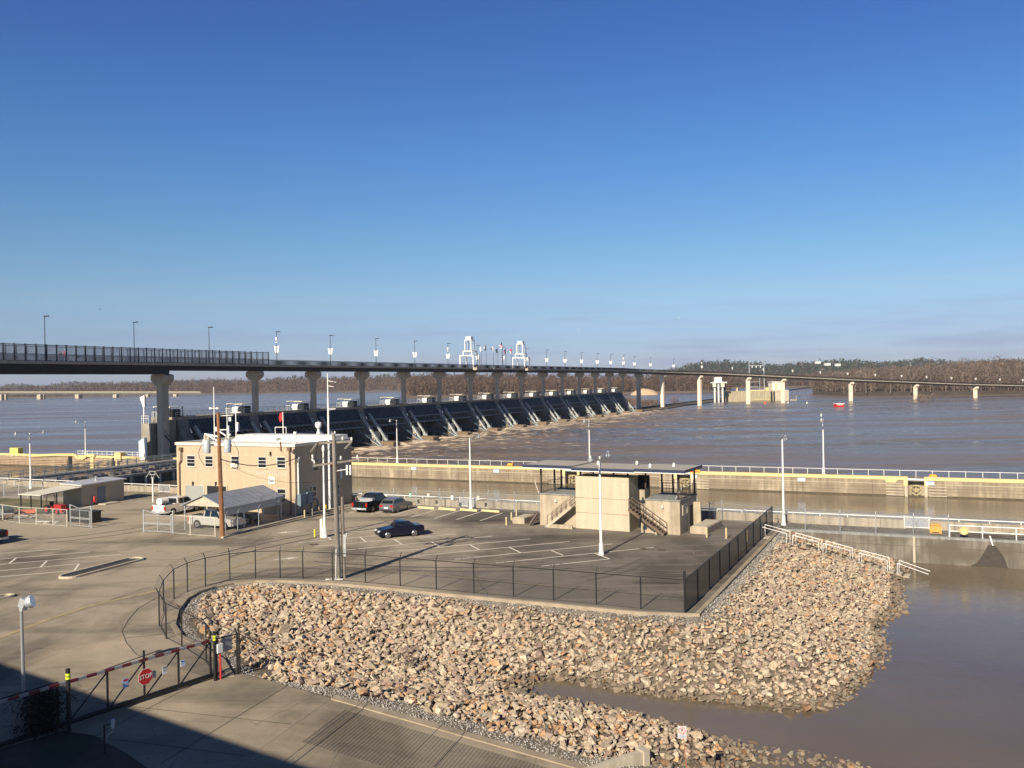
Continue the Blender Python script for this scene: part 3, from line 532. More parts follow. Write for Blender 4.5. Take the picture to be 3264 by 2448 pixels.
# ================================================ FAR BANKS AND FORESTS
leafm = colmat('bare_twigs_and_needles', 0.95, 1.0, 0, 0.2)
def interp(tab, x): return np.interp(x, [t[0] for t in tab], [t[1] for t in tab])
def zone(name, label, ys_base, ys_top, D0, depth, th, ntree, ntri, tri, palette, shape='bare', ground=(0.05, 0.038, 0.028), landname='far_bank', wl=None, xr=None):
    """a bank rising from the shore line to its crest, and a wood standing on it"""
    x0, x1 = xr or (ys_base[0][0], ys_base[-1][0]); X = np.linspace(x0, x1, 60); D = D0 if callable(D0) else (lambda x: D0)
    rows = []
    for k, fr in enumerate((0, 0.02, 0.3, 0.65, 1.0, 1.25)):
        row = []
        for x in X:
            d = D(x); Dd = d+depth*fr; yh = 1217-(x-1632)*.0175; ztop = CAMZ+(yh-interp(ys_top, x))*(d+depth)/FPX - th*0.92; ztop = max(ztop, 0.6)
            p = RD(x, 1217, d); dirx = p.x/d; z_ = -4 if k == 0 else (0.3 if fr < 0.1 else 0.3+(ztop-0.3)*(fr**1.4 if fr <= 1 else 0.96)); row.append((dirx*Dd, Dd, z_))
        rows.append(row)
    V = np.array(rows).reshape(-1, 3); nr, nc = len(rows), len(X); idx = np.arange(nr*nc).reshape(nr, nc); Qd = np.stack([idx[:-1, :-1], idx[:-1, 1:], idx[1:, 1:], idx[1:, :-1]], -1).reshape(-1, 4)
    o = fast_mesh(landname, V, Qd, M('bank_soil_'+landname, ground, 0.95, var=0.3, scale=0.05), smooth=True); o['kind'] = 'structure'
    # trees
    tx_ = rng.uniform(x0, x1, ntree); fr = rng.uniform(0.02, 1.0, ntree)**0.8; d = np.array([D(x) for x in tx_]); Dd = d+depth*fr
    yh = 1217-(tx_-1632)*.0175; ztop = np.maximum(CAMZ+(yh-interp(ys_top, tx_))*(d+depth)/FPX-th*0.92, 0.6); gz_ = 0.3+(ztop-0.3)*fr**1.4
    h = th*rng.uniform(0.62, 1.12, ntree); wx = (tx_-CX)/FPX*Dd; pc = np.array(palette)[rng.integers(0, len(palette), ntree)]*rng.uniform(0.7, 1.25, (ntree, 1))
    n = ntree*ntri
    if shape == 'bare':
        t = rng.uniform(0.12, 1, (ntree, ntri)); rad = h[:, None]*0.30*np.sqrt(np.clip(1-((t-0.58)/0.5)**2, 0.05, 1))
    else:
        t = rng.uniform(0.1, 1, (ntree, ntri)); rad = h[:, None]*0.20*(1.12-t)
    a = rng.uniform(0, 6.28, (ntree, ntri)); rr = rad*np.sqrt(rng.uniform(0.05, 1, (ntree, ntri))); 
    cx_ = (wx[:, None]+rr*np.cos(a)).ravel(); cy_ = (Dd[:, None]+rr*np.sin(a)).ravel(); cz_ = (gz_[:, None]+t*h[:, None]).ravel()
    s = tri*rng.uniform(0.5, 1.3, n)
    T = np.zeros((n, 3, 3))
    if shape == 'bare':
        dirs = np.stack([np.cos(a).ravel()*0.6, np.sin(a).ravel()*0.6, rng.uniform(0.4, 1.2, n)], -1); dirs /= np.linalg.norm(dirs, axis=1)[:, None]
        side = rng.normal(0, 1, (n, 3)); side /= np.linalg.norm(side, axis=1)[:, None]
        c = np.stack([cx_, cy_, cz_], -1); T[:, 0] = c-dirs*s[:, None]*0.8+side*s[:, None]*0.30; T[:, 1] = c-dirs*s[:, None]*0.8-side*s[:, None]*0.30; T[:, 2] = c+dirs*s[:, None]*1.3
    else:
        c = np.stack([cx_, cy_, cz_], -1)
        for k in range(3): T[:, k] = c+rng.normal(0, 0.6, (n, 3))*s[:, None]
    tcol = np.repeat(np.repeat(pc, ntri, 0)*rng.uniform(0.75, 1.25, (n, 1)), 3, 0)
    V = T.reshape(-1, 3); F = np.arange(n*3).reshape(-1, 3)
    if shape == 'bare':      # trunks
        hw = 0.16*tri/0.8; K = []
        for sx, sy in ((-1, 0), (0.5, .87), (0.5, -.87)): K.append(np.stack([wx+hw*sx, Dd+hw*sy, gz_-0.5], -1))
        K.append(np.stack([wx, Dd, gz_+h*0.8], -1)); KV = np.stack(K, 1).reshape(-1, 3); kf = np.array([(0, 1, 3), (1, 2, 3), (2, 0, 3)]); KF = (kf[None]+4*np.arange(ntree)[:, None, None]).reshape(-1, 3)+len(V)
        V = np.r_[V, KV]; F = np.r_[F, KF]; tcol = np.r_[tcol, np.repeat(pc*1.3, 4, 0)]
    o = fast_mesh(name, V, F, leafm, cols=tcol); tag(o, label, 'forest', kind='stuff')
brownp = [(.11, .066, .052), (.125, .085, .062), (.08, .06, .05), (.15, .10, .07), (.105, .078, .065)]
greyp = [(.10, .08, .072), (.13, .10, .088), (.09, .072, .066)]
pinep = [(.028, .045, .022), (.038, .055, .028), (.022, .036, .02), (.07, .06, .04)]
zone('hill_forest', 'hazy dark wooded hills far beyond the road bridge at the left edge', [(-150, 1262), (780, 1260)], [(-150, 1233), (0, 1231), (24, 1223), (81, 1222), (122, 1229), (140, 1229), (163, 1222), (240, 1214), (285, 1217), (366, 1221), (450, 1217), (560, 1212), (620, 1209.5), (760, 1209), (790, 1213)], 4300, 500, 12, 3800, 7, 5.5, greyp+pinep, 'pine', landname='far_hill')
zone('hill_forest', 'hazy wooded hill showing under the bridge deck behind the brown river wood', [(820, 1250), (1560, 1250)], [(820, 1212), (900, 1200), (945, 1196), (1020, 1200), (1108, 1199), (1180, 1196.5), (1234, 1191), (1300, 1189), (1361, 1186), (1420, 1188), (1487, 1192), (1560, 1200)], 3100, 400, 14, 1100, 9, 5, greyp+pinep[:2], 'pine', landname='far_hill')
zone('pine_forest', 'dark green pine wood covering the long hills behind the right end of the bridge', [(2080, 1240), (3450, 1240)], [(2080, 1184), (2121, 1179), (2168, 1166), (2231, 1152), (2310, 1145), (2389, 1150), (2442, 1157), (2495, 1160), (2547, 1152), (2626, 1148), (2721, 1143), (2784, 1150), (2858, 1150), (2926, 1139), (2994, 1145), (3060, 1153), (3150, 1146), (3264, 1141), (3450, 1140)], 2300, 600, 15, 6500, 9, 4.2, pinep+pinep+greyp[:1], 'pine', ground=(0.035, 0.04, 0.024), landname='pine_hill')
zone('river_forest', 'leafless brown wood along the far shore of the upper river', [(-80, 1262), (1330, 1262)], [(-80, 1233), (0, 1232), (165, 1229), (230, 1227), (305, 1218), (400, 1215), (490, 1213), (570, 1207), (700, 1206), (823, 1206), (980, 1202), (1105, 1200), (1270, 1198), (1330, 1197)], 1760, 320, 17, 2400, 22, 1.9, brownp, ground=(0.11, 0.085, 0.065), landname='far_bank')
zone('river_forest', 'tall leafless reddish brown wood seen between the middle bridge piers', [(1290, 1262), (1730, 1262)], [(1290, 1203), (1415, 1199), (1523, 1193), (1617, 1190), (1762, 1196)], 940, 150, 19, 1000, 60, 1.1, brownp, landname='far_bank')
zone('river_forest', 'leafless wood behind the sand mound and under the far bridge curve', [(1700, 1262), (2330, 1262)], [(1700, 1192), (1850, 1195), (1942, 1194), (2100, 1193), (2200, 1185), (2330, 1184)], 960, 130, 17, 1100, 55, 1.1, brownp, landname='far_bank')
zone('river_forest', 'distant leafless wood at the head of the side channel behind the concrete plant', [(2300, 1240), (2720, 1240)], [(2300, 1186), (2500, 1192), (2640, 1195), (2720, 1190)], 1290, 150, 15, 900, 34, 1.5, brownp+greyp, landname='far_bank')
zone('river_forest', 'dense bare thicket on the near bank at the right edge behind the low end of the bridge', [(2590, 1258), (3480, 1258)], [(2590, 1222), (2640, 1208), (2690, 1186), (2740, 1176), (2784, 1168), (2850, 1172), (2920, 1166), (3000, 1158), (3074, 1148), (3150, 1148), (3221, 1140), (3264, 1148), (3480, 1148)], lambda x: float(np.interp(x, [2590, 2700, 3480], [800, 730, 640])), 150, 17, 1700, 90, 0.85, [(.16, .12, .095), (.13, .10, .08), (.19, .14, .11), (.11, .085, .07)], landname='near_bank')

# pavement joints, sealed cracks and tyre marks
jm = M('dark_joint_sealer', (0.055, 0.048, 0.04), 0.8, var=0.3, scale=3); tm = M('tyre_rubber_marks', (0.105, 0.092, 0.075), 0.9, var=0.35, scale=2)
def strip(b, pts, w_, z):
    ps = [Vector((p[0], p[1], z)) for p in pts]; b.sweep(ps, -w_, w_, -.0005, .0)
b = MB()
for k in range(-3, 4): strip(b, [G(690, 2175)+Vector((k*4.6-1.0, -.4, 0))+RN*0.1, G(690, 2175)+Vector((k*4.6-1.0, -.4, 0))+RN*9], .018, .012)
for w_ in (3.2, 6.4): strip(b, [RA+RN*w_-RE*16, RA+RN*w_-RE*.1], .018, .012)
strip(b, [G(*p) for p in ((389, 2012), (402, 2048), (436, 2088), (500, 2112))], .018, .012); strip(b, [G(398, 2034), G(525, 2022)], .02, .012); strip(b, [G(*p) for p in ((389, 2012), (410, 1975), (440, 1940), (500, 1905))], .02, .012)
o = b.build('pavement_joints', jm); o['kind'] = 'structure'
b = MB()
for k in range(3): strip(b, [RA+RE*(5+6*k)-RN*-.6+Vector((0, 0, 0)), RA+RE*(5+6*k)+RN*5], .02, 0) if False else None
rg = random.Random(5)
for (x0, y0), (x1, y1) in (((120, 1760), (560, 1700)), ((60, 1850), (520, 1800)), ((1050, 1790), (1700, 1860)), ((1250, 1690), (1640, 1730)), ((1700, 1830), (2080, 1800)), ((200, 1960), (480, 1870)), ((640, 1760), (1000, 1690)), ((1500, 1820), (1560, 1900)), ((700, 1800), (860, 1700))):
    pts = []; 
    for k in range(13): f = k/12; pts.append(G(x0+(x1-x0)*f+rg.uniform(-6, 6), y0+(y1-y0)*f+rg.uniform(-3, 3)))
    strip(b, pts, .022, .006)
o = b.build('sealed_cracks', jm); o['kind'] = 'structure'
b = MB()
for x0, y0, x1, y1, bend in ((700, 1765, 1250, 1665, -10), (730, 1775, 1290, 1672, -10), (1000, 1790, 1800, 1800, 14), (1020, 1802, 1830, 1812, 14), (1850, 1840, 2050, 1780, 8), (1870, 1850, 2080, 1790, 8), (120, 1720, 520, 1668, 6), (150, 1730, 540, 1676, 6)):
    pts = [G(x0+(x1-x0)*k/14, y0+(y1-y0)*k/14+bend*4*(k/14)*(1-k/14)) for k in range(15)]; strip(b, pts, .15, .004)
o = b.build('tyre_marks', tm); o['kind'] = 'structure'
# ================================================ FOOTBRIDGE OVER THE DAM
def B(t, z=0.0): return Vector((-67+8.83*t, 181+19.42*t, z))
def yh(x): return 1217-(x-1632)*.0175
pts = [(26.5, -21, 12.35), (13, -12, 12.35), (-1.55, -2.4, 12.35), (-20.4, 9.0, 12.4), (-38.6, 21.0, 12.7), (-62, 33, 13.6), (-86, 41, 14.6), (-104, 52, 15.8), (-112, 68, 17.2), (-108.5, 86, 18.2)] + [tuple(B(t, 18.9)) for t in (-3.6, -3, -2.4, -1.8, -1.2, -0.6, -0.27, 0, 1, 2, 3, 4, 5, 6, 7, 8, 9, 10, 11, 12, 13, 14)] + [(57.5, 456, 18.8), (66, 474, 18.6), (76, 490, 18.4), (86, 504, 18.1), (99, 519, 17.7), (114.4, 531, 17.3), (130, 540, 16.6), (147, 546, 15.7), (168, 552, 14.5), (192, 561, 13.1), (221, 570, 11.4), (245, 578, 10.2), (270, 587, 9.0), (292, 593, 7.8), (314, 599, 6.8), (350, 607, 5.4), (400, 620, 3.9), (460, 636, 2.4)]
BP = [Vector(p) for p in pts]
def seg(path, a, b_): return path[a:b_]
iD = 10     # index where the straight starts (t=-3.6)
bridge = thing('pedestrian_bridge', 'long dark footbridge on single piers running over the dam and curving right', 'bridge', (0, 0, 0))
HWD = 2.5
fascia = M('bridge_fascia_concrete', (0.42, 0.37, 0.29), 0.9, var=0.15, scale=0.6, streak=0.2)
b = MB(); b.sweep(BP, -HWD, HWD, -0.5, 0.0); b.build('deck', fascia, bridge)
k0 = iD+6
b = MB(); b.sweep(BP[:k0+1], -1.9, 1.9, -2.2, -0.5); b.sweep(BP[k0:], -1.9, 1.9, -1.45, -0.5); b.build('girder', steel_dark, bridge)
def along(path, step):
    out = []; acc = 0
    for a, c in zip(path[:-1], path[1:]):
        L_ = (c-a).length; t = (c-a).normalized()
        while acc <= L_: out.append((a+t*acc, Vector((t.y, -t.x, 0)).normalized())); acc += step
        acc -= L_
    return out
railm = M('dark_rail_paint', (0.018, 0.02, 0.024), 0.5, 0.2, var=0.1)
for sgn in (-1, 1):
    b = MB()
    for z0, z1 in ((1.03, 1.12), (0.55, 0.59), (0.14, 0.18)): b.sweep(BP[iD:], sgn*2.38-0.03, sgn*2.38+0.03, z0, z1)
    for p, rt in along(BP[iD:], 0.3): 
        q = p+rt*sgn*2.38; b.bar(q, q+Vector((0, 0, 1.05)), 0.07)
    b.build('railing', railm, bridge)
    b = MB(); b.sweep(BP[:iD+1], sgn*2.38-0.1, sgn*2.38+0.1, 0.0, 1.05); b.build('parapet', fascia, bridge)
# tall mesh screen over the lock chamber
scrm = linkmat('fine_screen_mesh', (0.75, 0.75, 0.74), 0.24, 0.05, 0.0)
SPh = [B(t, 18.9) for t in (-3.3, -2.5, -1.5, -0.5, 0.5, 1.096)]; plist = along(SPh, 1.95)
for sgn in (-1, 1):
    b = MB(); b.sweep(SPh, sgn*2.44-0.05, sgn*2.44+0.05, 2.62, 2.74); b.sweep(SPh, sgn*2.44-0.03, sgn*2.44+0.03, 0.0, 0.08); b.sweep(SPh, sgn*2.44-0.03, sgn*2.44+0.03, 1.15, 1.2); b.build('screen_rail', railm, bridge)
    L_ = 0; b = MB(); prev = plist[0]
    for (p, rt) in plist[1:]:
        q0 = prev[0]+prev[1]*sgn*2.44; q1 = p+rt*sgn*2.44; l = (q1-q0).length
        b.quad_uv([tuple(q0), tuple(q1), tuple(q1+Vector((0, 0, 2.62))), tuple(q0+Vector((0, 0, 2.62)))], [(L_, 0), (L_+l, 0), (L_+l, 2.62), (L_, 2.62)]); L_ += l; prev = (p, rt)
    b.build('screen_mesh', scrm, bridge)
    for j, (p, rt) in enumerate(plist):
        q = p+rt*sgn*2.44; pb = MB(); pb.bar(q, q+Vector((0, 0, 2.85)), 0.17); 
        if j < 49: pb.build('screen_post', railm, bridge)
pierm = M('pier_concrete', (0.46, 0.41, 0.33), 0.9, var=0.12, scale=0.5, streak=0.22, bump=0.1)
def pier(p, rotz, zb, soff, wide=0.56, mat=None):
    b = MB(); pm_ = mat or pierm; hw, hd = wide, wide*1.05; ch = 0.2*wide
    pl = [(-hw+ch, -hd), (hw-ch, -hd), (hw, -hd+ch), (hw, hd-ch), (hw-ch, hd), (-hw+ch, hd), (-hw, hd-ch), (-hw, -hd+ch)]
    c, s = math.cos(rotz), math.sin(rotz)
    tr = lambda pl_: [(p.x+x*c-y*s, p.y+x*s+y*c) for x, y in pl_]
    b.prism(tr(pl), zb, soff-1.5); o = b.build('pier', pm_, bridge)
    b = MB(); prof = [(-wide-.05, soff-2.2), (wide+.05, soff-2.2), (2.05, soff-1.2), (2.05, soff-0.25), (1.5, soff-0.02), (-1.5, soff-0.02), (-2.05, soff-0.25), (-2.05, soff-1.2)]
    vs = []
    for yy in (-wide*1.2, wide*1.2): vs += [(p.x+x*c-yy*s, p.y+x*s+yy*c, z) for x, z in prof]
    n = 8; b._add(vs, [tuple(range(n)), tuple(range(2*n-1, n-1, -1))] + [(i, i+n, (i+1) % n+n, (i+1) % n) for i in range(n)]); b.build('pier_cap', pm_, o)
pier(B(-0.27), ROT, 0.0, 16.72, 0.85)
for t in range(1, 15): pier(B(t), ROT, 8.05, 17.45)
def at_px(px, path=BP):       # where the vertical plane through image column px crosses the bridge line
    best = None
    for a, c in zip(path[iD:-1], path[iD+1:]):
        fa = CX+FPX*a.x/a.y-px; fc = CX+FPX*c.x/c.y-px
        if fa*fc <= 0: t = fa/(fa-fc) if fa != fc else 0; q = a+(c-a)*t; d = (c-a).normalized(); return q, Vector((d.y, -d.x, 0)).normalized()
    return BP[-1], Vector((1, 0, 0))
def at_edge(px, off=2.42):
    x = px
    for _ in range(6):
        q, rt = at_px(x); e = q+rt*off; x += px-(CX+FPX*e.x/e.y)
    return q, rt
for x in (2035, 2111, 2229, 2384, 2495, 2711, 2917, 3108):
    q, rt = at_px(x); pier(q, math.atan2(rt.y, rt.x), WZ-3, q.z-1.45, 0.95, M('sunlit_pier_concrete', (0.78, 0.68, 0.52), 0.85, var=0.06, scale=0.4) if x > 2100 else None)  # piers past the curve: sunlight painted in with a paler copy of pier concrete
# ------------------------------------------------ lamp posts on the bridge
lampm = M('lamp_post_paint', (0.04, 0.055, 0.07), 0.45, 0.3, var=0.05)
bannerm = M('white_banner', (0.85, 0.84, 0.80), 0.6, var=0.04)
def bridge_lamp(q, rt, banner, box, label, lowpole=False):
    t = thing('bridge_lamp_post', label, 'lamp post', q+rt*2.42+Vector((0, 0, 0.02)), math.atan2(rt.y, rt.x), 'lamp posts along the footbridge')
    b = MB(); b.tube((0, 0, 0), (0, 0, 7.5), 0.09, 0.06, n=8); b.build('pole', lampm, t)
    b = MB(); b.box(-0.1, 1.0, -0.16, 0.16, 7.42, 7.6); b.build('lamp_head', lampm, t)
    if banner:
        for s in (-1, 1):
            b = MB(); pr = [(s*0.12, 2.75), (s*0.44, 2.75), (s*0.74, 4.35), (s*0.12, 4.15)]; vs = [(x, -0.025, z) for x, z in pr]+[(x, 0.025, z) for x, z in pr]
            b._add(vs, [(0, 1, 2, 3), (7, 6, 5, 4), (0, 4, 5, 1), (1, 5, 6, 2), (2, 6, 7, 3), (3, 7, 4, 0)]); b.build('banner', bannerm, t)
    if box:
        b = MB(); b.box(-0.22, 0.22, -0.12, 0.12, 5.6, 6.3); b.build('speaker_box', white, t)
        b = MB(); b.box(-0.12, 0.12, -0.1, 0.1, 4.95, 5.3); b.build('junction_box', white, t)
LX = [146, 430, 669, 884, 1055, 1200.4, 1323.7, 1429.3, 1523, 1604, 1678.5, 1743.6, 1802, 1855, 1904.6, 1948, 1988, 2023, 2074, 2148, 2238, 2335, 2433.6, 2527, 2615, 2702, 2790, 2874, 2953.6, 3033, 3110, 3187, 3260]
names = ['first', 'second', 'third', 'fourth', 'fifth', 'sixth', 'seventh', 'eighth', 'ninth', 'tenth', 'eleventh', 'twelfth', 'thirteenth', 'fourteenth', 'fifteenth', 'sixteenth', 'seventeenth', 'eighteenth', 'nineteenth', 'twentieth', 'twenty-first', 'twenty-second', 'twenty-third', 'twenty-fourth', 'twenty-fifth', 'twenty-sixth', 'twenty-seventh', 'twenty-eighth', 'twenty-ninth', 'thirtieth', 'thirty-first', 'thirty-second', 'thirty-third']
for i, x in enumerate(LX):
    q, rt = at_edge(x); bn = i >= 3; bx = x in (884, 1429.3, 1988, 2238)
    bridge_lamp(q, rt, bn, bx, ('dark lamp post without banners behind the mesh screen, %s from the left' if not bn else 'bridge lamp post with %swhite banners, %%s from the left' % ('white boxes above its ' if bx else 'paired ')) % names[i])
# ------------------------------------------------ white frame towers and flags
def tower(t_, label):
    p = B(t_, 18.9); t = thing('frame_tower', label, 'tower', p, ROT, 'white frame towers on the bridge')
    def frame(x0, x1, y0, y1, z0, z1, w, name):
        b = MB()
        for x in (x0, x1):
            for y in (y0, y1): b.box(x-w/2, x+w/2, y-w/2, y+w/2, z0, z1-w)
        b.box(x0-w/2, x1+w/2, y0-w/2, y0+w/2, z1-w, z1); b.box(x0-w/2, x1+w/2, y1-w/2, y1+w/2, z1-w, z1)
        b.box(x0-w/2+.002, x0+w/2-.002, y0+w/2, y1-w/2, z1-w, z1); b.box(x1-w/2, x1+w/2-.002, y0+w/2, y1-w/2, z1-w, z1); b.build(name, white, t)
    frame(-2.45, 2.45, -2.3, 2.3, 0, 4.3, 0.32, 'lower_frame'); frame(-1.6, 1.6, -1.6, 1.6, 4.3, 5.75, 0.28, 'middle_frame'); frame(-1.15, 1.15, -1.15, 1.15, 5.75, 9.5, 0.26, 'upper_frame')
    b = MB(); b.box(-0.98, 0.98, -0.98, 0.98, 9.5, 10.5); b.build('lantern_cap', white, t)
    b = MB(); b.box(2.52, 3.9, -2.7, 2.7, -0.75, 0.05); b.box(3.75, 3.9, -2.7, 2.7, 0.05, 0.5); b.build('balcony', concrete_light, t)
tower(6.0, 'left one of the two white stepped frame towers on the footbridge'); tower(8.0, 'right one of the two white stepped frame towers on the footbridge')
def flagpole(px, h, cols, label, big=1.0):
    q, rt = at_edge(px); t = thing('flagpole', label, 'flagpole', q+rt*2.45, ROT, 'flagpoles between the frame towers')
    b = MB(); b.tube((0, 0, -0.3), (0, 0, h), 0.07, 0.04, n=8); b.lathe((0, 0, h), [(0.02, 0), (0.08, 0.05), (0.02, 0.14)], n=8); b.build('pole', lampm, t)
    b = MB(); b.lathe((0, 0, -0.42), [(0.3, 0), (0.3, 0.25), (0.12, 0.5)], n=10); b.build('base', offwhite, t)
    b = MB(); nx, nz = 7, 8; H_, W_ = 1.7*big, 0.85*big
    vs = []
    for j in range(nz):
        for i in range(nx):
            fr = i/(nx-1); vs.append((-0.06-fr*W_*(0.75+0.25*math.sin(j)), 0.10*math.sin(fr*9+j*0.7)*fr, h-0.25-(j/(nz-1))*H_*(1-0.25*fr)-fr*0.55))
    base = len(b.v); b.v += vs
    for j in range(nz-1):
        for i in range(nx-1):
            b.mi[len(b.f)] = cols[1](i, j) if callable(cols[1]) else (1 if (i > 2) else 0); b.f.append((j*nx+i, j*nx+i+1, (j+1)*nx+i+1, (j+1)*nx+i))
    b.build('flag', cols[0], t)
fw_ = M('flag_white', (0.75, 0.75, 0.75), 0.8); fb_ = M('flag_navy', (0.02, 0.03, 0.1), 0.8); fr_ = M('flag_red', (0.5, 0.03, 0.04), 0.8); fk_ = M('flag_black', (0.015, 0.02, 0.02), 0.8); fs_ = M('flag_light_blue', (0.35, 0.55, 0.75), 0.8)
flagpole(1536, 7.6, ([fw_, fs_], 0), 'flagpole with a white and light blue flag, nearest the left frame tower')
flagpole(1551, 8.0, ([fk_, fw_], lambda i, j: 1 if j < 3 and i > 2 else 0), 'flagpole with a drooping black and white flag, second from the left frame tower')
flagpole(1574, 7.9, ([fk_, fw_], lambda i, j: 1 if i < 3 else 0), 'flagpole with a dark flag edged white, third from the left frame tower')
flagpole(1588, 7.3, ([fb_, fk_], 0), 'flagpole with a small dark blue flag, fourth from the left frame tower')
flagpole(1602, 9.4, ([fw_, fr_, fb_], lambda i, j: 2 if (i < 3 and j < 3) else (j % 2)), 'tallest flagpole with a red and white striped flag between the towers', 1.25)
flagpole(1613.6, 7.2, ([fr_, fw_], lambda i, j: 1 if j == 3 else 0), 'flagpole with a red flag just right of the tallest pole')
flagpole(1632, 7.5, ([fr_, fw_], lambda i, j: 1 if (i+j) > 6 else 0), 'flagpole with a red and white flag nearest the right frame tower')
# ================================================ DAM
dam = thing('dam', 'gated river dam of fourteen dark steel gates between concrete piers under the footbridge', 'dam', B(0), ROT)
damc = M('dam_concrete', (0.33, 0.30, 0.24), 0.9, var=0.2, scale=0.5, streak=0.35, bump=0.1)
brown_c = M('wet_brown_concrete', (0.22, 0.155, 0.10), 0.8, var=0.3, scale=1.2, streak=0.3)
S = 21.33
GX0 = -1.7
def local(parent, b, name, mat, y0): 
    o = b.build(name, mat, parent); o.location = (0, y0, 0); return o
def mk_pier():
    b = MB(); pr = [(-7.5, -6), (2.2, -6), (2.2, 1.5), (0.2, 4.6), (-0.6, 7.4), (-7.5, 7.4)]
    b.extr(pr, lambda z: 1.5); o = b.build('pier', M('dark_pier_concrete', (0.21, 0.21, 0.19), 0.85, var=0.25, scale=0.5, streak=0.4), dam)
    n = MB(); n.extr([(2.2, -6), (10.6, -6), (10.6, -1.5), (9.8, -1.2), (2.2, -1.2)], lambda z: 1.7)
    for k in range(5): n.box(7.2+k*0.7, 7.5+k*0.7, -1.76, -1.7, -2.6, -1.25)
    n.build('pier_nose', brown_c, o)
    n = MB(); n.box(3.4, 4.6, -1.3, 1.3, -1.2, 1.2); n.build('trunnion_block', concrete_light, o)
    n = MB(); n.bar((7.0, -1.2, .15), (7.0, 1.2, .15), .08)
    for yy in (-1.2, 0, 1.2): n.bar((7.0, yy, -1.2), (7.0, yy, 0.2), 0.08)
    n.build('platform_rail', galv, o); return o
def mk_hoist():
    b = MB(); b.box(-7.0, -2.4, -1.6, 2.2, 9.95, 10.1); b.box(-6.8, -4.9, -1.9, 1.9, 10.1, 10.2); o = b.build('hoist_canopy', offwhite, dam)
    n = MB()
    for x in (-6.8, -2.6):
        for y in (-1.4, 2.0): n.bar((x, y, 8.0), (x, y, 9.95), 0.12)
    n.build('canopy_post', steel_blue, o)
    n = MB(); n.tube((-5.4, -1.0, 8.7), (-3.7, -1.0, 8.7), 0.75, n=14); n.box(-5.2, -3.9, -1.6, -0.4, 8.0, 8.6); n.build('hoist_drum', white, o, smooth=True)
    n = MB(); n.box(-3.4, -2.0, -1.3, 0.6, 8.0, 9.6); n.tube((-2.9, 1.0, 8.0), (-2.9, 1.0, 9.5), 0.55, n=12); n.build('motor_housing', black, o)
    n = MB(); n.bar((-6.9, -2.0, 9.1), (-5.6, -2.0, 9.1), 0.06)
    for x in (-6.9, -6.45, -6.0, -5.6): n.bar((x, -2.0, 8.0), (x, -2.0, 9.1), 0.06)
    n.build('hoist_railing', white, o); return o
gsteel2 = M('shaded_gate_steel', (0.10, 0.15, 0.20), 0.5, 0.2, var=0.25, scale=0.5, streak=0.3)
def mk_gate():
    Lh = S-3.0; b = MB(); h = Lh/2       # between pier faces; local y runs 0..Lh about centre
    b._add([(0.7, -h, 7.5), (2.5, -h, 4.5), (2.5, h, 4.5), (0.7, h, 7.5), (0.5, -h, 7.5), (2.3, -h, 4.5), (2.3, h, 4.5), (0.5, h, 7.5)], [(0, 1, 2, 3), (7, 6, 5, 4), (0, 4, 5, 1), (2, 6, 7, 3), (1, 5, 6, 2), (0, 3, 7, 4)])
    o = b.build('gate', steel_blue, dam)
    n = MB()
    for k in range(20):
        y = -h+0.5+k*(Lh-1)/19; n.bar((0.85, y, 7.4), (2.65, y, 4.6), 0.28, 0.12, up=(0, 1, 0))
    n.build('gate_ribs', gsteel2, o)
    n = MB(); n._add([(0.3, -h, 4.5), (-1.6, -h, -5), (-1.6, h, -5), (0.3, h, 4.5), (0.1, -h, 4.5), (-1.8, -h, -5), (-1.8, h, -5), (0.1, h, 4.5)], [(0, 1, 2, 3), (7, 6, 5, 4), (0, 4, 5, 1), (2, 6, 7, 3), (1, 5, 6, 2), (0, 3, 7, 4)])
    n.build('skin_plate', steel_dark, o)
    n = MB(); n.bar((2.6, -h, 4.35), (2.6, h, 4.35), 0.34, 0.4); n.bar((3.1, -h+0.4, 2.6), (3.1, h-0.4, 2.6), 0.32, 0.36); n.bar((1.2, -h+0.2, 0.0), (1.2, h-0.2, 0.0), 0.3, 0.3); n.bar((0.4, -h, 7.62), (0.4, h, 7.62), 0.5, 0.25)
    for k in range(9):
        y0 = -h+0.8+k*(Lh-1.6)/9; y1 = y0+(Lh-1.6)/9; n.bar((2.75, y0, 4.3), (3.1, y1, 2.65), 0.14); n.bar((0.6, y0, 4.0), (3.0, y1, 2.6), 0.12); n.bar((0.6, (y0+y1)/2, 4.0), (1.2, y1, 0.1), 0.12)
    n.build('truss', gsteel2, o)
    for sy in (-1, 1):
        n = MB(); ye = sy*(h-0.55)
        n.bar((2.4, ye, 6.0), (9.0, ye, -2.5), 0.5, 0.6, up=(0, 1, 0)); n.build('arm', steel_pale, o)
        n = MB(); n.bar((3.0, sy*(h-4.2), 2.6), (8.9, ye-sy*0.3, -2.3), 0.26, 0.3, up=(0, 1, 0)); n.bar((1.3, sy*(h-6.2), 0.0), (8.6, ye-sy*0.4, -2.5), 0.2, 0.26, up=(0, 1, 0)); n.bar((5.2, ye-sy*2.1, 0.6), (6.6, ye, .3), 0.16); n.build('truss_brace', gsteel2, o); n = MB(); n.bar((6.3, ye-sy*1.0, -0.6), (9.2, ye-sy*0.2, -2.7), 0.42, 0.45, up=(0, 1, 0)); n.build('arm_brace', steel_pale, o)
    return o
P0, H0, G0 = mk_pier(), mk_hoist(), mk_gate()
def cptree(o, par, y):
    c = o.copy(); COL.objects.link(c); c.parent = par
    if y is not None: c.location = (0, y, 0)
    for ch in list(o.children): cptree(ch, c, None)
    return c
for k in range(1, 15): cptree(P0, dam, k*S); cptree(H0, dam, k*S)
G0.location = (GX0, S/2, 0)
for k in range(1, 14): cptree(G0, dam, (k+0.5)*S).location.x = GX0
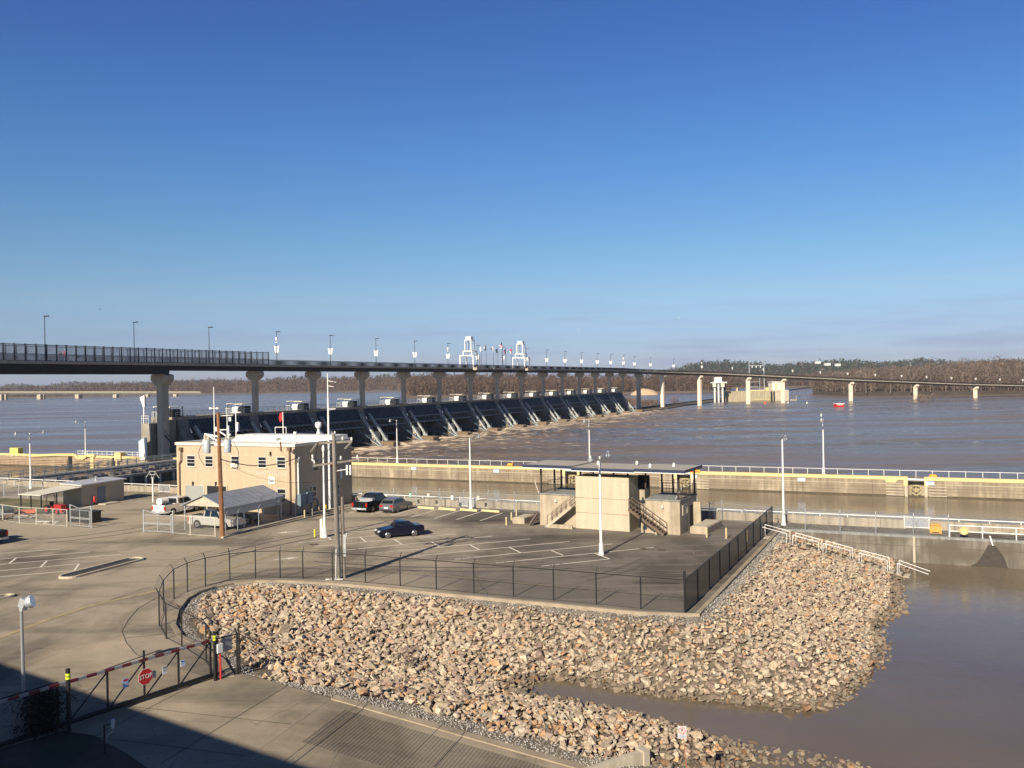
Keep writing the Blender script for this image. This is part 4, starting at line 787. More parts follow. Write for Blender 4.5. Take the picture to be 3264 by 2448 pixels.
b = MB(); b.box(-7.6, -0.7, -1.6, 14*S+1.6, 7.42, 8.0); b.build('service_deck', damc, dam)
for xx in (-7.3, -0.9):
    b = MB(); b.box(xx-.04, xx+.04, -1.5, 14*S+1.5, 8.95, 9.03); b.box(xx-.03, xx+.03, -1.5, 14*S+1.5, 8.5, 8.55)
    for k in range(150): b.bar((xx, -1.5+k*2.015, 8.0), (xx, -1.5+k*2.015, 9.0), 0.06)
    b.build('deck_railing', galv, dam)
b = MB(); 
for k in range(14): b.box(-2.5, -1.1, k*S+2.0, k*S+4.2, 8.0, 8.25)
b.build('cable_tray_cover', white, dam)
# abutment tower with white tank
ab = thing('dam_abutment', 'tall weathered concrete abutment with a railed top at the lock end of the dam', 'abutment', UV(-139.6, 131.4), ROT)
b = MB(); b.box(-0.2, 2.9, 0.6, 4.0, -6, 7.5); b.box(-0.2, 2.4, -2.0, 0.6, 0.0, 7.0); b.build('wall', damc, ab)
b = MB()
for z in (7.95, 8.5): b.box(-0.15, 2.3, -1.95, -1.89, z, z+.06)
for x in (-0.12, 0.5, 1.1, 1.7, 2.25): b.bar((x, -1.92, 7.0), (x, -1.92, 8.55), 0.07)
b.build('railing', white, ab)
b = MB(); 
for k in range(9): b.bar((3.4+k*0.6, -0.6, 5.6-k*0.55), (3.4+k*0.6, 0.5, 5.6-k*0.55), 0.4, 0.06)
b.bar((3.2, -0.6, 5.9), (8.6, -0.6, 0.9), 0.08, 0.3); b.bar((3.2, -0.65, 6.9), (8.6, -0.65, 1.9), 0.07); b.build('stairs', steel_blue, ab)
tk = thing('storage_tank', 'white upright tank with a dark crescent hole beside the first bridge pier', 'tank', UV(-137.9, 128.4), ROT)
b = MB(); b.prism([(-1.0, -0.5), (0.9, -0.5), (0.9, -0.2), (-1.0, -0.2)], 0.35, 3.6); b._add([(-1, -.5, 3.6), (.9, -.5, 3.6), (.9, -.2, 3.6), (-1, -.2, 3.6), (0.0, -.5, 4.1), (.9, -.5, 4.35), (.9, -.2, 4.35), (0, -.2, 4.1)], [(0, 1, 5, 4), (1, 2, 6, 5), (2, 3, 7, 6), (3, 0, 4, 7), (4, 5, 6, 7)]); b.build('body', white, tk)
b = MB(); cp = []
for i in range(9): a = R(-80+i*20); cp.append((0.25+0.34*math.cos(a), 0.9+0.42*math.sin(a)))
for i in range(9): a = R(80-i*20); cp.append((0.17+0.24*math.cos(a), 0.95+0.40*math.sin(a)))
b._add([(x, -0.512, z) for x, z in cp], [tuple(range(len(cp)))]); b.build('crescent_opening', dark, tk)
b = MB(); b.box(-.9, .8, -.45, -.25, -.1, .36); b.build('base', white, tk)
pl_ = thing('floodlight_mast', 'white mast with a slanting box lamp on top beside the first bridge pier', 'mast', UV(-139.2, 129.6), ROT)
b = MB(); b.tube((0, 0, 7.0), (0, 0, 10.2), 0.14); b.build('pole', white, pl_)
b = MB(); b._add([(-.9, -.2, 12.2), (.4, -.2, 12.6), (.4, -.2, 10.2), (0, -.2, 10.2), (-.9, .2, 12.2), (.4, .2, 12.6), (.4, .2, 10.2), (0, .2, 10.2)], [(0, 1, 2, 3), (7, 6, 5, 4), (0, 4, 5, 1), (1, 5, 6, 2), (2, 6, 7, 3), (3, 7, 4, 0)]); b.build('lamp_head', white, pl_)
# ================================================ LOCK WALLS
rw = thing('lock_wall', 'long weathered river wall of the lock with a yellow kerb and white rail on top', 'lock wall', UV(-60, 130), ROT)
RO = -60.0
recess = [toUV(HV(2920, 1560, 130))[0], toUV(HV(1821, 1525, 130))[0], toUV(HV(2180, 1530, 130))[0]]
def wb(u0, u1, v0, v1, z0, z1, b): b.box(u0-RO, u1-RO, v0-130, v1-130, z0, z1)
rs = sorted(recess); b = MB(); edges = [-420]+[e for r_ in rs for e in (r_-1.0, r_+1.0)]+[200]
wallm = M('stained_lock_concrete', (0.38, 0.315, 0.22), 0.9, var=0.28, scale=0.35, bump=0.3, streak=0.5, dirt=(0.22, 0.175, 0.12), dscale=0.3)
for a, c in zip(edges[::2], edges[1::2]): wb(a, c, 130, 131.2, -7, 0.0, b)
wb(-420, 200, 131.2, 134, -7, -0.002, b); b.build('wall', wallm, rw)
b = MB(); kk = []
for a, c in zip(edges[::2], edges[1::2]): wb(a, c, 129.93, 130.5, -0.12, 0.34, b)
b.build('yellow_kerb', yellow, rw)
for r_ in rs:
    n = MB(); 
    for s in (-1, 1): n.box(r_-RO+s*1.25-0.25, r_-RO+s*1.25+0.25, -0.12, 0.4, -0.9, 0.36)
    f = n.build('recess_frame', yellow, rw)
    n = MB()
    for s in (-1, 1): n.box(r_-RO+s*1.2-0.18, r_-RO+s*1.2+0.18, -0.06, 0.0, -2.6, -0.9)
    n.build('recess_edge', concrete_light, f)
    n = MB(); n.tube((r_-RO-1.0, 0.1, -0.05), (r_-RO+1.0, 0.1, -0.05), 0.22, n=10); n.build('roller', galv, f, smooth=True)
    n = MB(); x = r_-RO
    n.bar((x-.42, .7, -.85), (x+.42, .7, -.85), .09); n.bar((x, .7, -.8), (x, .7, -1.75), .2, .1); n.bar((x-.62, .7, -.75), (x-.62, .7, -2.5), .06); n.bar((x+.62, .7, -.75), (x+.62, .7, -2.5), .06)
    n.bar((x-.6, .7, -1.85), (x+.6, .7, -2.4), .07); n.bar((x+.6, .7, -1.85), (x-.6, .7, -2.4), .07); n.bar((x-.6, .7, -1.2), (x-.05, .7, -1.75), .07); n.bar((x+.6, .7, -1.2), (x+.05, .7, -1.75), .07); n.bar((x-.6, .7, -1.1), (x, .7, -.9), .06); n.bar((x+.6, .7, -1.1), (x, .7, -.9), .06); n.build('floating_bitt', M('bitt_paint', (.4, .33, .16), .7, var=.3, scale=4), f)
    n = MB()
    for s in (-1, 1):
        for z in (-.95, -1.35, -1.75, -2.15): n.box(x+s*2.6-1.1, x+s*2.6+1.1, -0.07, -0.003, z-0.05, z+0.05)
    n.build('armour_strips', concrete_light, f)
# cleat next to the right-hand recess
n = MB(); x = recess[0]-RO; n._add([(x-4.2, -.1, .3), (x-1.9, -.1, .3), (x-2.5, -.1, -.5), (x-3.6, -.1, -.5), (x-4.2, .1, .3), (x-1.9, .1, .3), (x-2.5, .1, -.5), (x-3.6, .1, -.5)], [(0, 1, 2, 3), (7, 6, 5, 4), (0, 4, 5, 1), (1, 5, 6, 2), (2, 6, 7, 3), (3, 7, 4, 0)]); n.build('line_hook_bracket', yellow, rw)
b = MB(); ledge = M('ledge_concrete', (0.52, 0.45, 0.33), 0.9, var=0.2, scale=0.6)
for a, c in zip(edges[::2], edges[1::2]): wb(a+0.3, c-0.3, 129.95, 130, -0.68, -0.62, b)
b.build('ledge', ledge, rw)
b = MB()
for z in (-1.15, -1.55): 
    for a, c in zip(edges[::2], edges[1::2]): wb(a+0.3, c-0.3, 129.985, 130, z-0.03, z, b)
b.build('joint', M('wall_joint', (0.11, 0.085, 0.055), 0.95), rw)
b = MB(); 
for k in range(-24, 14): b.box(k*9.1-.03, k*9.1+.03, -0.012, 0, -6, -0.14)
b.build('vertical_joint', MATS['wall_joint'], rw)
b = MB(); wb(-420, 200, 129.97, 130, -2.75, -2.12, b); b.build('algae_band', M('wet_algae', (0.075, 0.058, 0.03), 0.7, var=0.5, scale=2.5), rw)
b = MB(); wb(-118, 200, 131.55, 131.61, 1.0, 1.055, b)
for k in range(160): x = -118+k*2.0-RO; b.bar((x, 1.58, 0), (x, 1.58, 1.0), 0.055)
b.build('handrail', white, rw)
# signs on the river wall
signw = M('sign_white', (0.75, 0.76, 0.78), 0.5, var=0.02); signb = M('sign_blue', (0.03, 0.16, 0.5), 0.5, var=0.05); signbl = M('sign_pale_blue', (0.25, 0.45, 0.75), 0.5, var=0.05)
def wallsign(px0, px1, txt, label):
    p0 = HV(px0, 1520, 129.9); p1 = HV(px1, 1520, 129.9); u0 = toUV(p0)[0]; u1 = toUV(p1)[0]; um = (u0+u1)/2; hw = (u1-u0)/2
    t = thing('wall_sign', label, 'sign', UV(um, 129.85, -0.42), ROT, 'white distance signs on the river wall')
    b = MB(); b.box(-hw, hw, -0.02, 0.0, -0.27, 0.27); b.build('panel', signw, t)
    b = MB(); b.box(-hw, hw, -0.03, -0.022, 0.19, 0.27); b.build('header', signb, t)
    if txt: text_mesh(txt, 0.42, signbl, 'lettering', t, (0, -0.025, -0.04), (math.pi/2, 0, 0))
    else:
        b = MB(); b.box(-hw*.55, hw*.55, -0.03, -0.022, -0.12, 0.1); b.build('marking', signbl, t)
wallsign(1312, 1328, '', 'white and blue sign on the river wall, leftmost one beside the lamp pole'); wallsign(1574, 1592, '', 'white and blue sign on the river wall just left of the shelter roof')
wallsign(2205, 2222, '', 'white and blue sign on the river wall under the orange board'); wallsign(2543, 2567, '250', 'white sign reading 250 on the river wall right of the shelter'); wallsign(2950, 2977, '', 'white and blue sign on the river wall right of the rightmost mooring recess')
t = thing('orange_board', 'long orange board fixed on top of the river wall behind the shelter roof', 'sign', HV(2211, 1502, 129.9), ROT); b = MB(); b.box(-0.95, 0.95, -0.03, 0.03, -0.22, 0.22); b.build('panel', orange, t); b = MB(); b.box(-0.7, -0.1, -0.04, -0.032, -0.1, 0.08); b.box(0.1, 0.7, -0.04, -0.032, -0.06, 0.04); b.build('marking', fr_, t)
def dome(name, label, p, w_, h_, mat, cat='life ring box', group=None):
    t = thing(name, label, cat, p, ROT, group); b = MB(); pr = [(-w_/2, 0), (w_/2, 0), (w_/2, h_*.6), (w_*.38, h_*.88), (w_*.15, h_), (-w_*.15, h_), (-w_*.38, h_*.88), (-w_/2, h_*.6)]
    vs = [(x, -.25, z) for x, z in pr]+[(x, .25, z) for x, z in pr]; n = 8; b._add(vs, [tuple(range(n)), tuple(range(2*n-1, n-1, -1))]+[(i, i+n, (i+1) % n+n, (i+1) % n) for i in range(n)]); b.build('cabinet', mat, t)
    b = MB(); b.box(-w_*.3, w_*.3, -.29, -.25, 0.05, 0.12); b.build('latch', black, t); return t
dome('life_ring_box', 'orange dome box on the river wall above the mooring recess', HV(2974, 1525, 131), 1.0, 0.55, orange, group='orange boxes by the lock')
dome('life_ring_box', 'small orange dome on the river wall left of the shelter roof', HV(1627, 1486, 131), 0.9, 0.5, orange, group='orange boxes by the lock')
dome('life_ring_box', 'large orange dome-topped box on the near lock wall next to the mesh gate', UV(toUV(G(2981, 1687))[0], 86.6), 0.95, 0.85, orange, group='orange boxes by the lock')
# near wall
nw = thing('lock_wall', 'near wall of the lock with a low concrete parapet carrying a white pipe rail', 'lock wall', UV(0, 88.2), ROT)
b = MB(); b.box(-420, 160, 0, 0.4, -7, 0.003); b.build('wall', concrete, nw)
gaps = [toUV(HV(1464, 1600, 88.2))[0], toUV(HV(1517, 1600, 88.2))[0], toUV(HV(2882, 1660, 88.2))[0], toUV(HV(2962, 1660, 88.2))[0]]
gl = [toUV(HV(505, 1560, 88.2))[0], toUV(HV(540, 1560, 88.2))[0]]
ge = [-130]+gl+gaps+[160]
b = MB()
for a, c in zip(ge[::2], ge[1::2]): b.box(a, c, 0.02, 0.34, 0.003, 0.78)
b.build('parapet', concrete, nw)
b = MB()
for k in range(-40, 50): b.box(k*3.05-.02, k*3.05+.02, 0.008, 0.02, 0.01, 0.76)
b.build('parapet_joint', MATS['wall_joint'], nw)
b = MB()
for a, c in zip(ge[::2], ge[1::2]):
    b.tube((a, 0.18, 1.0), (c, 0.18, 1.0), 0.05, n=6)
    n = max(1, int((c-a)/2.4))
    for k in range(n+1): b.tube((a+(c-a)*k/n, 0.18, 0.78), (a+(c-a)*k/n, 0.18, 1.0), 0.04, n=6)
b.build('handrail', white, nw)
lk = linkmat('silver_chain_link', (0.42, 0.43, 0.42), 0.05, 0.055, 0.3)
for a, c in ((gaps[0], gaps[1]), (gaps[2], gaps[3]), (gl[0], gl[1])):
    b = MB()
    for z in (0.12, 1.05): b.tube((a, 0.1, z), (c, 0.1, z), 0.04, n=6)
    for x in (a, c): b.tube((x, 0.1, 0.0), (x, 0.1, 1.15), 0.05, n=6)
    g_ = b.build('gate', white, nw); b = MB(); b.quad_uv([(a, .1, .12), (c, .1, .12), (c, .1, 1.05), (a, .1, 1.05)], [(0, 0), (c-a, 0), (c-a, .93), (0, .93)]); b.build('mesh_infill', linkmat('grey_gate_mesh', (0.45, 0.46, 0.46), 0.28, 0.05, 0.1), g_)
# guide wall between the stones and the lock
gw = thing('guide_wall', 'stained grey concrete retaining wall beyond the stone bank, dropping into the brown water', 'wall', UV(uf+0.3, 84.3), ROT)
b = MB(); b.box(0, 150, 0, 3.88, -7, -0.002); b.build('wall', M('stained_grey_wall', (0.225, 0.20, 0.16), 0.9, var=0.25, scale=0.45, bump=0.2, streak=0.55, dirt=(0.11, 0.095, 0.07), dscale=0.4), gw)
b = MB(); b.box(0, 150, -0.03, 0.25, -0.16, 0.05); b.build('coping', concrete_grey, gw)
b = MB(); b.box(0, 150, -0.006, 0, -0.92, -0.88)
for k in range(12): b.box(k*8.8+4-.02, k*8.8+4+.02, -0.007, 0, -3, -0.2)
b.build('joint', MATS['wall_joint'], gw)
def gu(px, py, v=84.3): return toUV(HV(px, py, v))[0]-(uf+0.3)
xs_ = gu(3160, 1780); b = MB(); b._add([(xs_-0.25, -0.01, -0.45), (xs_+0.3, -0.01, -0.45), (xs_+0.95, -0.01, -1.4), (xs_+1.3, -0.01, -2.6), (xs_-2.0, -0.01, -2.6), (xs_-1.0, -0.01, -1.9), (xs_-0.55, -0.01, -1.1)], [tuple(range(7))]); b.build('water_stain', M('wet_stain', (0.04, 0.032, 0.022), 0.6, var=0.3, scale=3), gw)
b = MB(); b.tube((xs_-0.1, -0.1, 0.35), (xs_+0.12, -0.14, -0.45), 0.06); b.build('drain_pipe', white, gw)
xp = gu(2914, 1740); b = MB(); b.box(xp-.09, xp+.09, -0.05, -0.008, -2.4, 0.0); b.build('pale_streak', concrete_light, gw)
x0 = gu(3027, 1700); b = MB()
for z in (0.5, 1.0): b.tube((x0, 0.25, z+.05), (x0+60, 0.25, z+.05), 0.045, n=6)
for k in range(25): b.tube((x0+k*2.5, 0.25, 0.05), (x0+k*2.5, 0.25, 1.05), 0.05, n=6)
b.build('handrail', white, gw)
t = thing('life_ring', 'pale yellow round life ring hung on the white rail at the right edge', 'life ring', UV(uf+.3+x0+1.1, 84.5, 0.62), ROT); b = MB(); pr = []
for i in range(17): a = i/16*2*math.pi; pr.append((0.27*math.cos(a), 0, 0.27*math.sin(a)))
b.path(pr, 0.1, n=6); b.build('ring', yellow, t); b = MB(); b.box(-.22, .22, -.03, .03, -.22, .22); b.build('backing', yellow, t)
# ------------------------------------------------ upper lock gate with walkways
lg = thing('lock_gate', 'dark steel upper lock gate carrying railed walkways across the chamber', 'lock gate', UV(-121, 88.6), ROT)
b = MB(); b.box(-1.2, 1.2, 0, 42.4, -6, -0.7); b.build('gate_leaf', steel_blue, lg)
b = MB()
for k in range(14): b.box(1.2, 1.5, 1+k*3.1, 1.4+k*3.1, -4, -0.7)
b.build('gate_rib', steel_pale, lg)
b = MB(); b.box(-1.6, 1.9, -1.5, 43, -0.7, -0.35); b.build('walkway', concrete_grey, lg)
for x in (-1.5, 1.8):
    b = MB()
    for z in (0.2, 0.72): b.tube((x, -1.5, z), (x, 43, z), 0.05, n=6)
    for k in range(19): b.tube((x, -1.5+k*2.47, -0.35), (x, -1.5+k*2.47, 0.72), 0.055, n=6)
    b.build('handrail', galv, lg)
b = MB(); random.seed(3)
for k in range(26):
    y = 2+k*1.5; b.box(-1.0+random.random()*.6, 0.2+random.random()*1.1, y, y+0.5+random.random()*.6, -0.35, -0.1+random.random()*.45)
b.build('gate_machinery', M('greasy_machinery', (0.12, 0.11, 0.10), 0.6, 0.3, var=0.5, scale=2), lg)
sb = thing('service_bridge', 'second railed service walkway across the lock just upstream of the gate', 'walkway', UV(-131, 88.6), ROT)
b = MB(); b.box(-1.2, 1.2, -1, 43, -0.4, 0.05); b.build('deck', concrete_grey, sb)
for x in (-1.1, 1.1):
    b = MB()
    for z in (0.6, 1.1): b.tube((x, -1, z), (x, 43, z), 0.05, n=6)
    for k in range(22): b.tube((x, -1+k*2.09, 0.05), (x, -1+k*2.09, 1.1), 0.055, n=6)
    b.build('handrail', galv, sb)
b = MB()
for k in range(7): b.box(-.4, .4, 3+k*6, 3.8+k*6, -6, -0.4)
b.build('support', concrete_grey, sb)
# yellow gate machinery on the river wall, upstream
ym = thing('gate_machinery', 'bright yellow cranked beam and housings on the river wall upstream of the bridge', 'machinery', UV(-150, 129.9), ROT)
def yu(px): return toUV(HV(px, 1460, 129.9))[0]+150
b = MB(); prevp = None
for px, z in ((80, 0.15), (100, 0.0), (185, 0.35), (240, 0.45), (252, -0.25), (268, -0.3), (278, 0.3), (305, 0.4)):
    p = (yu(px), -0.15, z)
    if prevp: b.bar(prevp, p, 0.35, 0.5)
    prevp = p
b.build('cranked_beam', yellow, ym)
b = MB(); b.box(yu(26), yu(52), 0.4, 1.6, 0.0, 1.5); b.build('housing', M('lemon_paint', (0.72, 0.62, 0.15), 0.6), ym)
b = MB(); b.box(yu(368), yu(388), -0.3, 0.8, -0.6, 1.1); b.box(yu(370), yu(380), -0.2, -0.01, -2.4, -0.6); b.build('yellow_column', yellow, ym); b = MB(); b.box(yu(290), yu(300), -0.2, -0.01, -2.4, 0.2); b.build('yellow_column', yellow, ym)
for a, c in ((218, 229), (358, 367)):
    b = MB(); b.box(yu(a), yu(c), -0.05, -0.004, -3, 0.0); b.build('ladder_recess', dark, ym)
b = MB()
for z in (-.45, -.8, -1.15, -1.5, -1.85): b.box(yu(-30), yu(215), -0.12, 0.0, z-.08, z+.05); b.box(yu(232), yu(355), -0.12, 0.0, z-.08, z+.05)
b.build('fender_strips', M('fender_timber', (0.45, 0.32, 0.2), 0.9, var=0.25, scale=0.8), ym)
b = MB()
for z in (0.55, 1.1): b.tube((yu(230), 1.4, z), (yu(470), 1.4, z), 0.05, n=6)
for k in range(16): x = yu(230)+(yu(470)-yu(230))*k/15; b.tube((x, 1.4, 0), (x, 1.4, 1.1), 0.05, n=6)
b.build('handrail', white, ym)
# ================================================ DISTANT THINGS
def far_bridge():
    A = G(-260, 1285, WZ); t = thing('road_bridge', 'long low road bridge far off across the upper river at the left', 'bridge', (0, 0, 0))
    def P(px): d = ray(px, 1217); D = 1450+(px)*0.2; return Vector((d.x*D/d.y, D, 0))
    path = [P(x)+Vector((0, 0, CAMZ-(1252-yh(x))*P(x).y/FPX)) for x in (-260, 0, 250, 500, 640)]
    b = MB(); b.sweep(path, -6, 6, -.6, .6); b.build('deck', concrete_light, t)
    b = MB(); b.sweep(path, -5, 5, -2.4, -.6); b.build('girder', concrete_grey, t)
    path2 = [p+Vector((-14, 34, 1.6)) for p in path]; b = MB(); b.sweep(path2, -6, 6, -.8, .8); b.build('deck', concrete_light, t)
    for px in (-160, -75, 4, 128, 249, 369, 470, 560):
        p = P(px); b = MB(); b.box(p.x-3, p.x+3, p.y-5.9, p.y+3, -6, CAMZ-(1252-yh(px))*p.y/FPX-2.6); b.build('pier', concrete_light, t)
        b = MB(); q = p+Vector((-14, 34, 0)); b.box(q.x-3, q.x+3, q.y-3, q.y+3, -6, CAMZ-(1252-yh(px))*p.y/FPX+.3); b.build('pier', concrete_light, t)
far_bridge()
# concrete intake plant in the side channel
D_ = 610; pc = RD(2414, 1270, D_); ip = thing('intake_structure', 'pale concrete water intake block with a flat roofed control house beyond the bridge', 'building', (pc.x, pc.y, 0), 0.05)
K = D_/FPX
def ix(px): return (px-2414)*K
def iz(py, px=2414): return CAMZ+(yh(px)-py)*K
b = MB(); b.box(ix(2316), ix(2513), 0, 14, -6, iz(1246)); b.build('wall', M('yellowish_concrete', (0.42, 0.37, 0.25), 0.9, var=0.15, scale=0.25, streak=0.35), ip)
b = MB(); b.box(ix(2462), ix(2513), -2.0, 0, -6, iz(1244.5)); b.build('projecting_wall', concrete_light, ip)
b = MB(); b.box(ix(2464), ix(2501), 1, 9, iz(1246), iz(1219)); f = b.build('control_house', offwhite, ip)
b = MB(); b.box(ix(2463)-.3, ix(2502)+.3, .6, 9.4, iz(1219), iz(1218)+.2); b.build('roof', white, f)
b = MB(); b.box(ix(2474), ix(2480), 0.95, 1, iz(1240), iz(1226)); b.build('door', yellow, f)
for a in (2454, 2463): b = MB(); b.box(ix(a), ix(a+5), -2.06, -2.0, -3, iz(1248)); b.build('gate_slot', dark, ip)
b = MB(); b.box(ix(2445), ix(2455), 2, 6, iz(1246), iz(1236)); b.box(ix(2350), ix(2354), 2, 3, iz(1246), iz(1235)); b.box(ix(2395), ix(2440), 3, 7, iz(1246), iz(1243)); b.build('equipment', yellow, ip)
b = MB(); b.box(ix(2400), ix(2505), -0.5, -0.1, iz(1275), iz(1274)+.1); b.build('fender_rail', yellow, ip)
b = MB(); b.box(ix(2513), ix(2545), 2, 4, WZ-1, WZ+0.6); b.bar((ix(2545), 3, WZ), (ix(2545), 3, WZ+3.4), 0.25); b.build('dock', concrete_light, ip)
hf = thing('pylon_frame', 'tall grey H-shaped electrical frame standing on the intake block', 'pylon', (pc.x, pc.y+4, iz(1246)), 0.05)
for a in (2394, 2442): b = MB(); b.bar((ix(a), 0, 0), (ix(a), 0, iz(1152)-iz(1246)), 0.5); b.build('post', galv, hf)
b = MB(); b.bar((ix(2394), 0, iz(1165)-iz(1246)), (ix(2442), 0, iz(1165)-iz(1246)), 0.5); b.bar((ix(2394), 0, iz(1217)-iz(1246)), (ix(2428), 0, iz(1217)-iz(1246)), 0.35); b.bar((ix(2428), 0, 0), (ix(2428), 0, iz(1205)-iz(1246)), 0.35); b.bar((ix(2394), 0, iz(1233)-iz(1246)), (ix(2424), 0, iz(1233)-iz(1246)), 0.35); b.build('crossbar', galv, hf)
b = MB()
for a in (2404, 2417, 2431): b.tube((ix(a), 0, iz(1166)-iz(1246)), (ix(a), 0, iz(1172)-iz(1246)), 0.3)
b.build('insulators', white, hf)
gc = thing('trash_rake_crane', 'white steel rake crane on legs standing in water left of the intake block', 'crane', (RD(2292, 1270, 600).x, 600, 0), 0.05)
def cx_(px): return (px-2292)*K
b = MB(); b.box(cx_(2279), cx_(2299), -2, 2, iz(1217, 2292), iz(1202, 2292)); b.build('machine_house', white, gc)
b = MB(); b.box(cx_(2269), cx_(2315), -2.5, 2.5, iz(1221, 2292), iz(1217, 2292)); b.build('platform', white, gc)
b = MB(); b.box(cx_(2270), cx_(2280), -2.4, -1.2, iz(1233, 2292), iz(1222, 2292)); b.box(cx_(2296), cx_(2307), -2.4, -1.2, iz(1233, 2292), iz(1222, 2292)); b.build('bucket', offwhite, gc)
for a in (2277, 2289, 2302): b = MB(); b.bar((cx_(a), -1, -6), (cx_(a), -1, iz(1221, 2292)), 0.9); b.build('leg', white, gc)
b = MB(); b.bar((cx_(2283), 2, -6), (cx_(2283), 2, 4), 0.8); b.bar((cx_(2311), 2, -6), (cx_(2312), 2, iz(1221, 2292)), 1.2); b.bar((cx_(2277), -1, 1), (cx_(2302), -1, 3), 0.4); b.build('bracing', steel_blue, gc)
# sand mound, spit, debris
sm = RD(2056, 1262, 880); b = MB(); nn = 28
prof = [(-15, 0), (-13, 2.6), (-10, 4.3), (-6, 6.2), (-2, 6.9), (3, 6.3), (8, 5.0), (12, 3.0), (14.5, 0)]
b2 = MB(); vs = []
for yy, k in ((-9, 0.02), (-5, 0.75), (0, 1.0), (5, 0.75), (9, 0.02)): vs += [(sm.x+x*(1-abs(yy)*.02), sm.y+yy, -1.6+z*k) for x, z in prof]
n = len(prof); b2._add(vs, [(i*n+j, i*n+j+1, (i+1)*n+j+1, (i+1)*n+j) for i in range(4) for j in range(n-1)]); o = b2.build('sand_mound', M('pale_sand', (0.5, 0.36, 0.22), 0.95, var=0.1, scale=0.3), smooth=True); tag(o, 'smooth pale sand mound on the far bank between two bridge piers', 'sand mound')
sp_ = [G(1985, 1299, WZ), G(2040, 1312, WZ), G(2110, 1307, WZ), G(2180, 1294, WZ), G(2330, 1276, WZ), G(2325, 1268, WZ), G(2180, 1278, WZ), G(2060, 1276, WZ), G(1990, 1280, WZ)]
b = MB(); b.prism([(p.x, p.y) for p in sp_], WZ-1, WZ+0.5); o = b.build('river_spit', M('spit_mud', (0.10, 0.075, 0.05), 0.95, var=0.4, scale=0.3, bump=0.5)); o['kind'] = 'structure'
def twig_cloud(name, label, pts, rad, h, n, tri, col, cat, kind=None, group=None):
    T = []; C_ = []
    for p in pts:
        c = np.array([p.x, p.y, p.z])+np.c_[rng.normal(0, rad, n), rng.normal(0, rad, n), rng.uniform(0, h, n)]; d = rng.normal(0, 1, (n, 3)); d[:, 2] = abs(d[:, 2])+.5; d /= np.linalg.norm(d, axis=1)[:, None]; s = rng.normal(0, 1, (n, 3)); s /= np.linalg.norm(s, axis=1)[:, None]; l = tri*rng.uniform(.5, 1.4, (n, 1))
        T.append(np.stack([c-d*l+s*l*.16, c-d*l-s*l*.16, c+d*l], 1).reshape(-1, 3)); C_.append(np.repeat(np.array(col)[None]*rng.uniform(.6, 1.4, (n, 1)), 3, 0))
    V = np.concatenate(T); o = fast_mesh(name, V, np.arange(len(V)).reshape(-1, 3), leafm, cols=np.concatenate(C_)); tag(o, label, cat, group, kind); return o
twig_cloud('brush', 'low brown brush on the spit below the right end of the dam', [G(x, y, WZ) for x, y in ((2000, 1292), (2015, 1296), (2030, 1293), (2045, 1300), (2060, 1298), (2075, 1296), (2005, 1284), (2090, 1298), (2150, 1288))], 2.2, 4.5, 260, 0.9, (.15, .10, .07), 'brush', 'stuff')
twig_cloud('brush', 'bare bush standing in shallow water between the two rightmost bridge piers', [G(2935, 1283, WZ), G(2948, 1282, WZ)], 3.0, 5, 150, 1.0, (.16, .12, .09), 'bush')
# floats and buoys
p = G(2674, 1297, WZ); t = thing('work_float', 'red floating box with a white top edge on the river right of the intake', 'float', p, 0.1)
b = MB(); b.box(-2.2, 2.2, -1.5, 1.5, -0.5, 1.6); b.build('hull', red, t); b = MB(); b.box(-2.35, 2.35, -1.6, 1.6, 1.6, 1.95); b.build('top_edge', white, t)
b = MB(); b.box(-1.6, 1.6, -1.53, -1.5, 0.9, 1.4); b.build('marking', M('pinkish_white', (.7, .45, .45), .6), t)
def buoy(px, py, mat, r_, label):
    t = thing('buoy', label, 'buoy', G(px, py, WZ), 0, 'small buoys on the river'); b = MB(); b.lathe((0, 0, -r_*.4), [(r_*.5, 0), (r_, r_*.6), (r_*.8, r_*1.5), (r_*.2, r_*2)], n=10); b.build('float', mat, t, smooth=True); b = MB(); b.tube((0, 0, r_), (0, 0, r_*2.4), r_*.15); b.build('staff', mat, t)
buoy(2439, 1288, M('buoy_red', (.7, .12, .08), .5), 0.9, 'small red buoy in front of the intake block'); buoy(2572, 1286, white, 0.55, 'tiny white buoy right of the intake block'); buoy(2512, 1285, white, 0.45, 'tiny white buoy close to the right corner of the intake block'); buoy(2166, 1276, white, 0.6, 'tiny white buoy on the channel left of the rake crane'); buoy(2199, 1276, white, 0.5, 'second tiny white buoy left of the rake crane, the one nearer it')
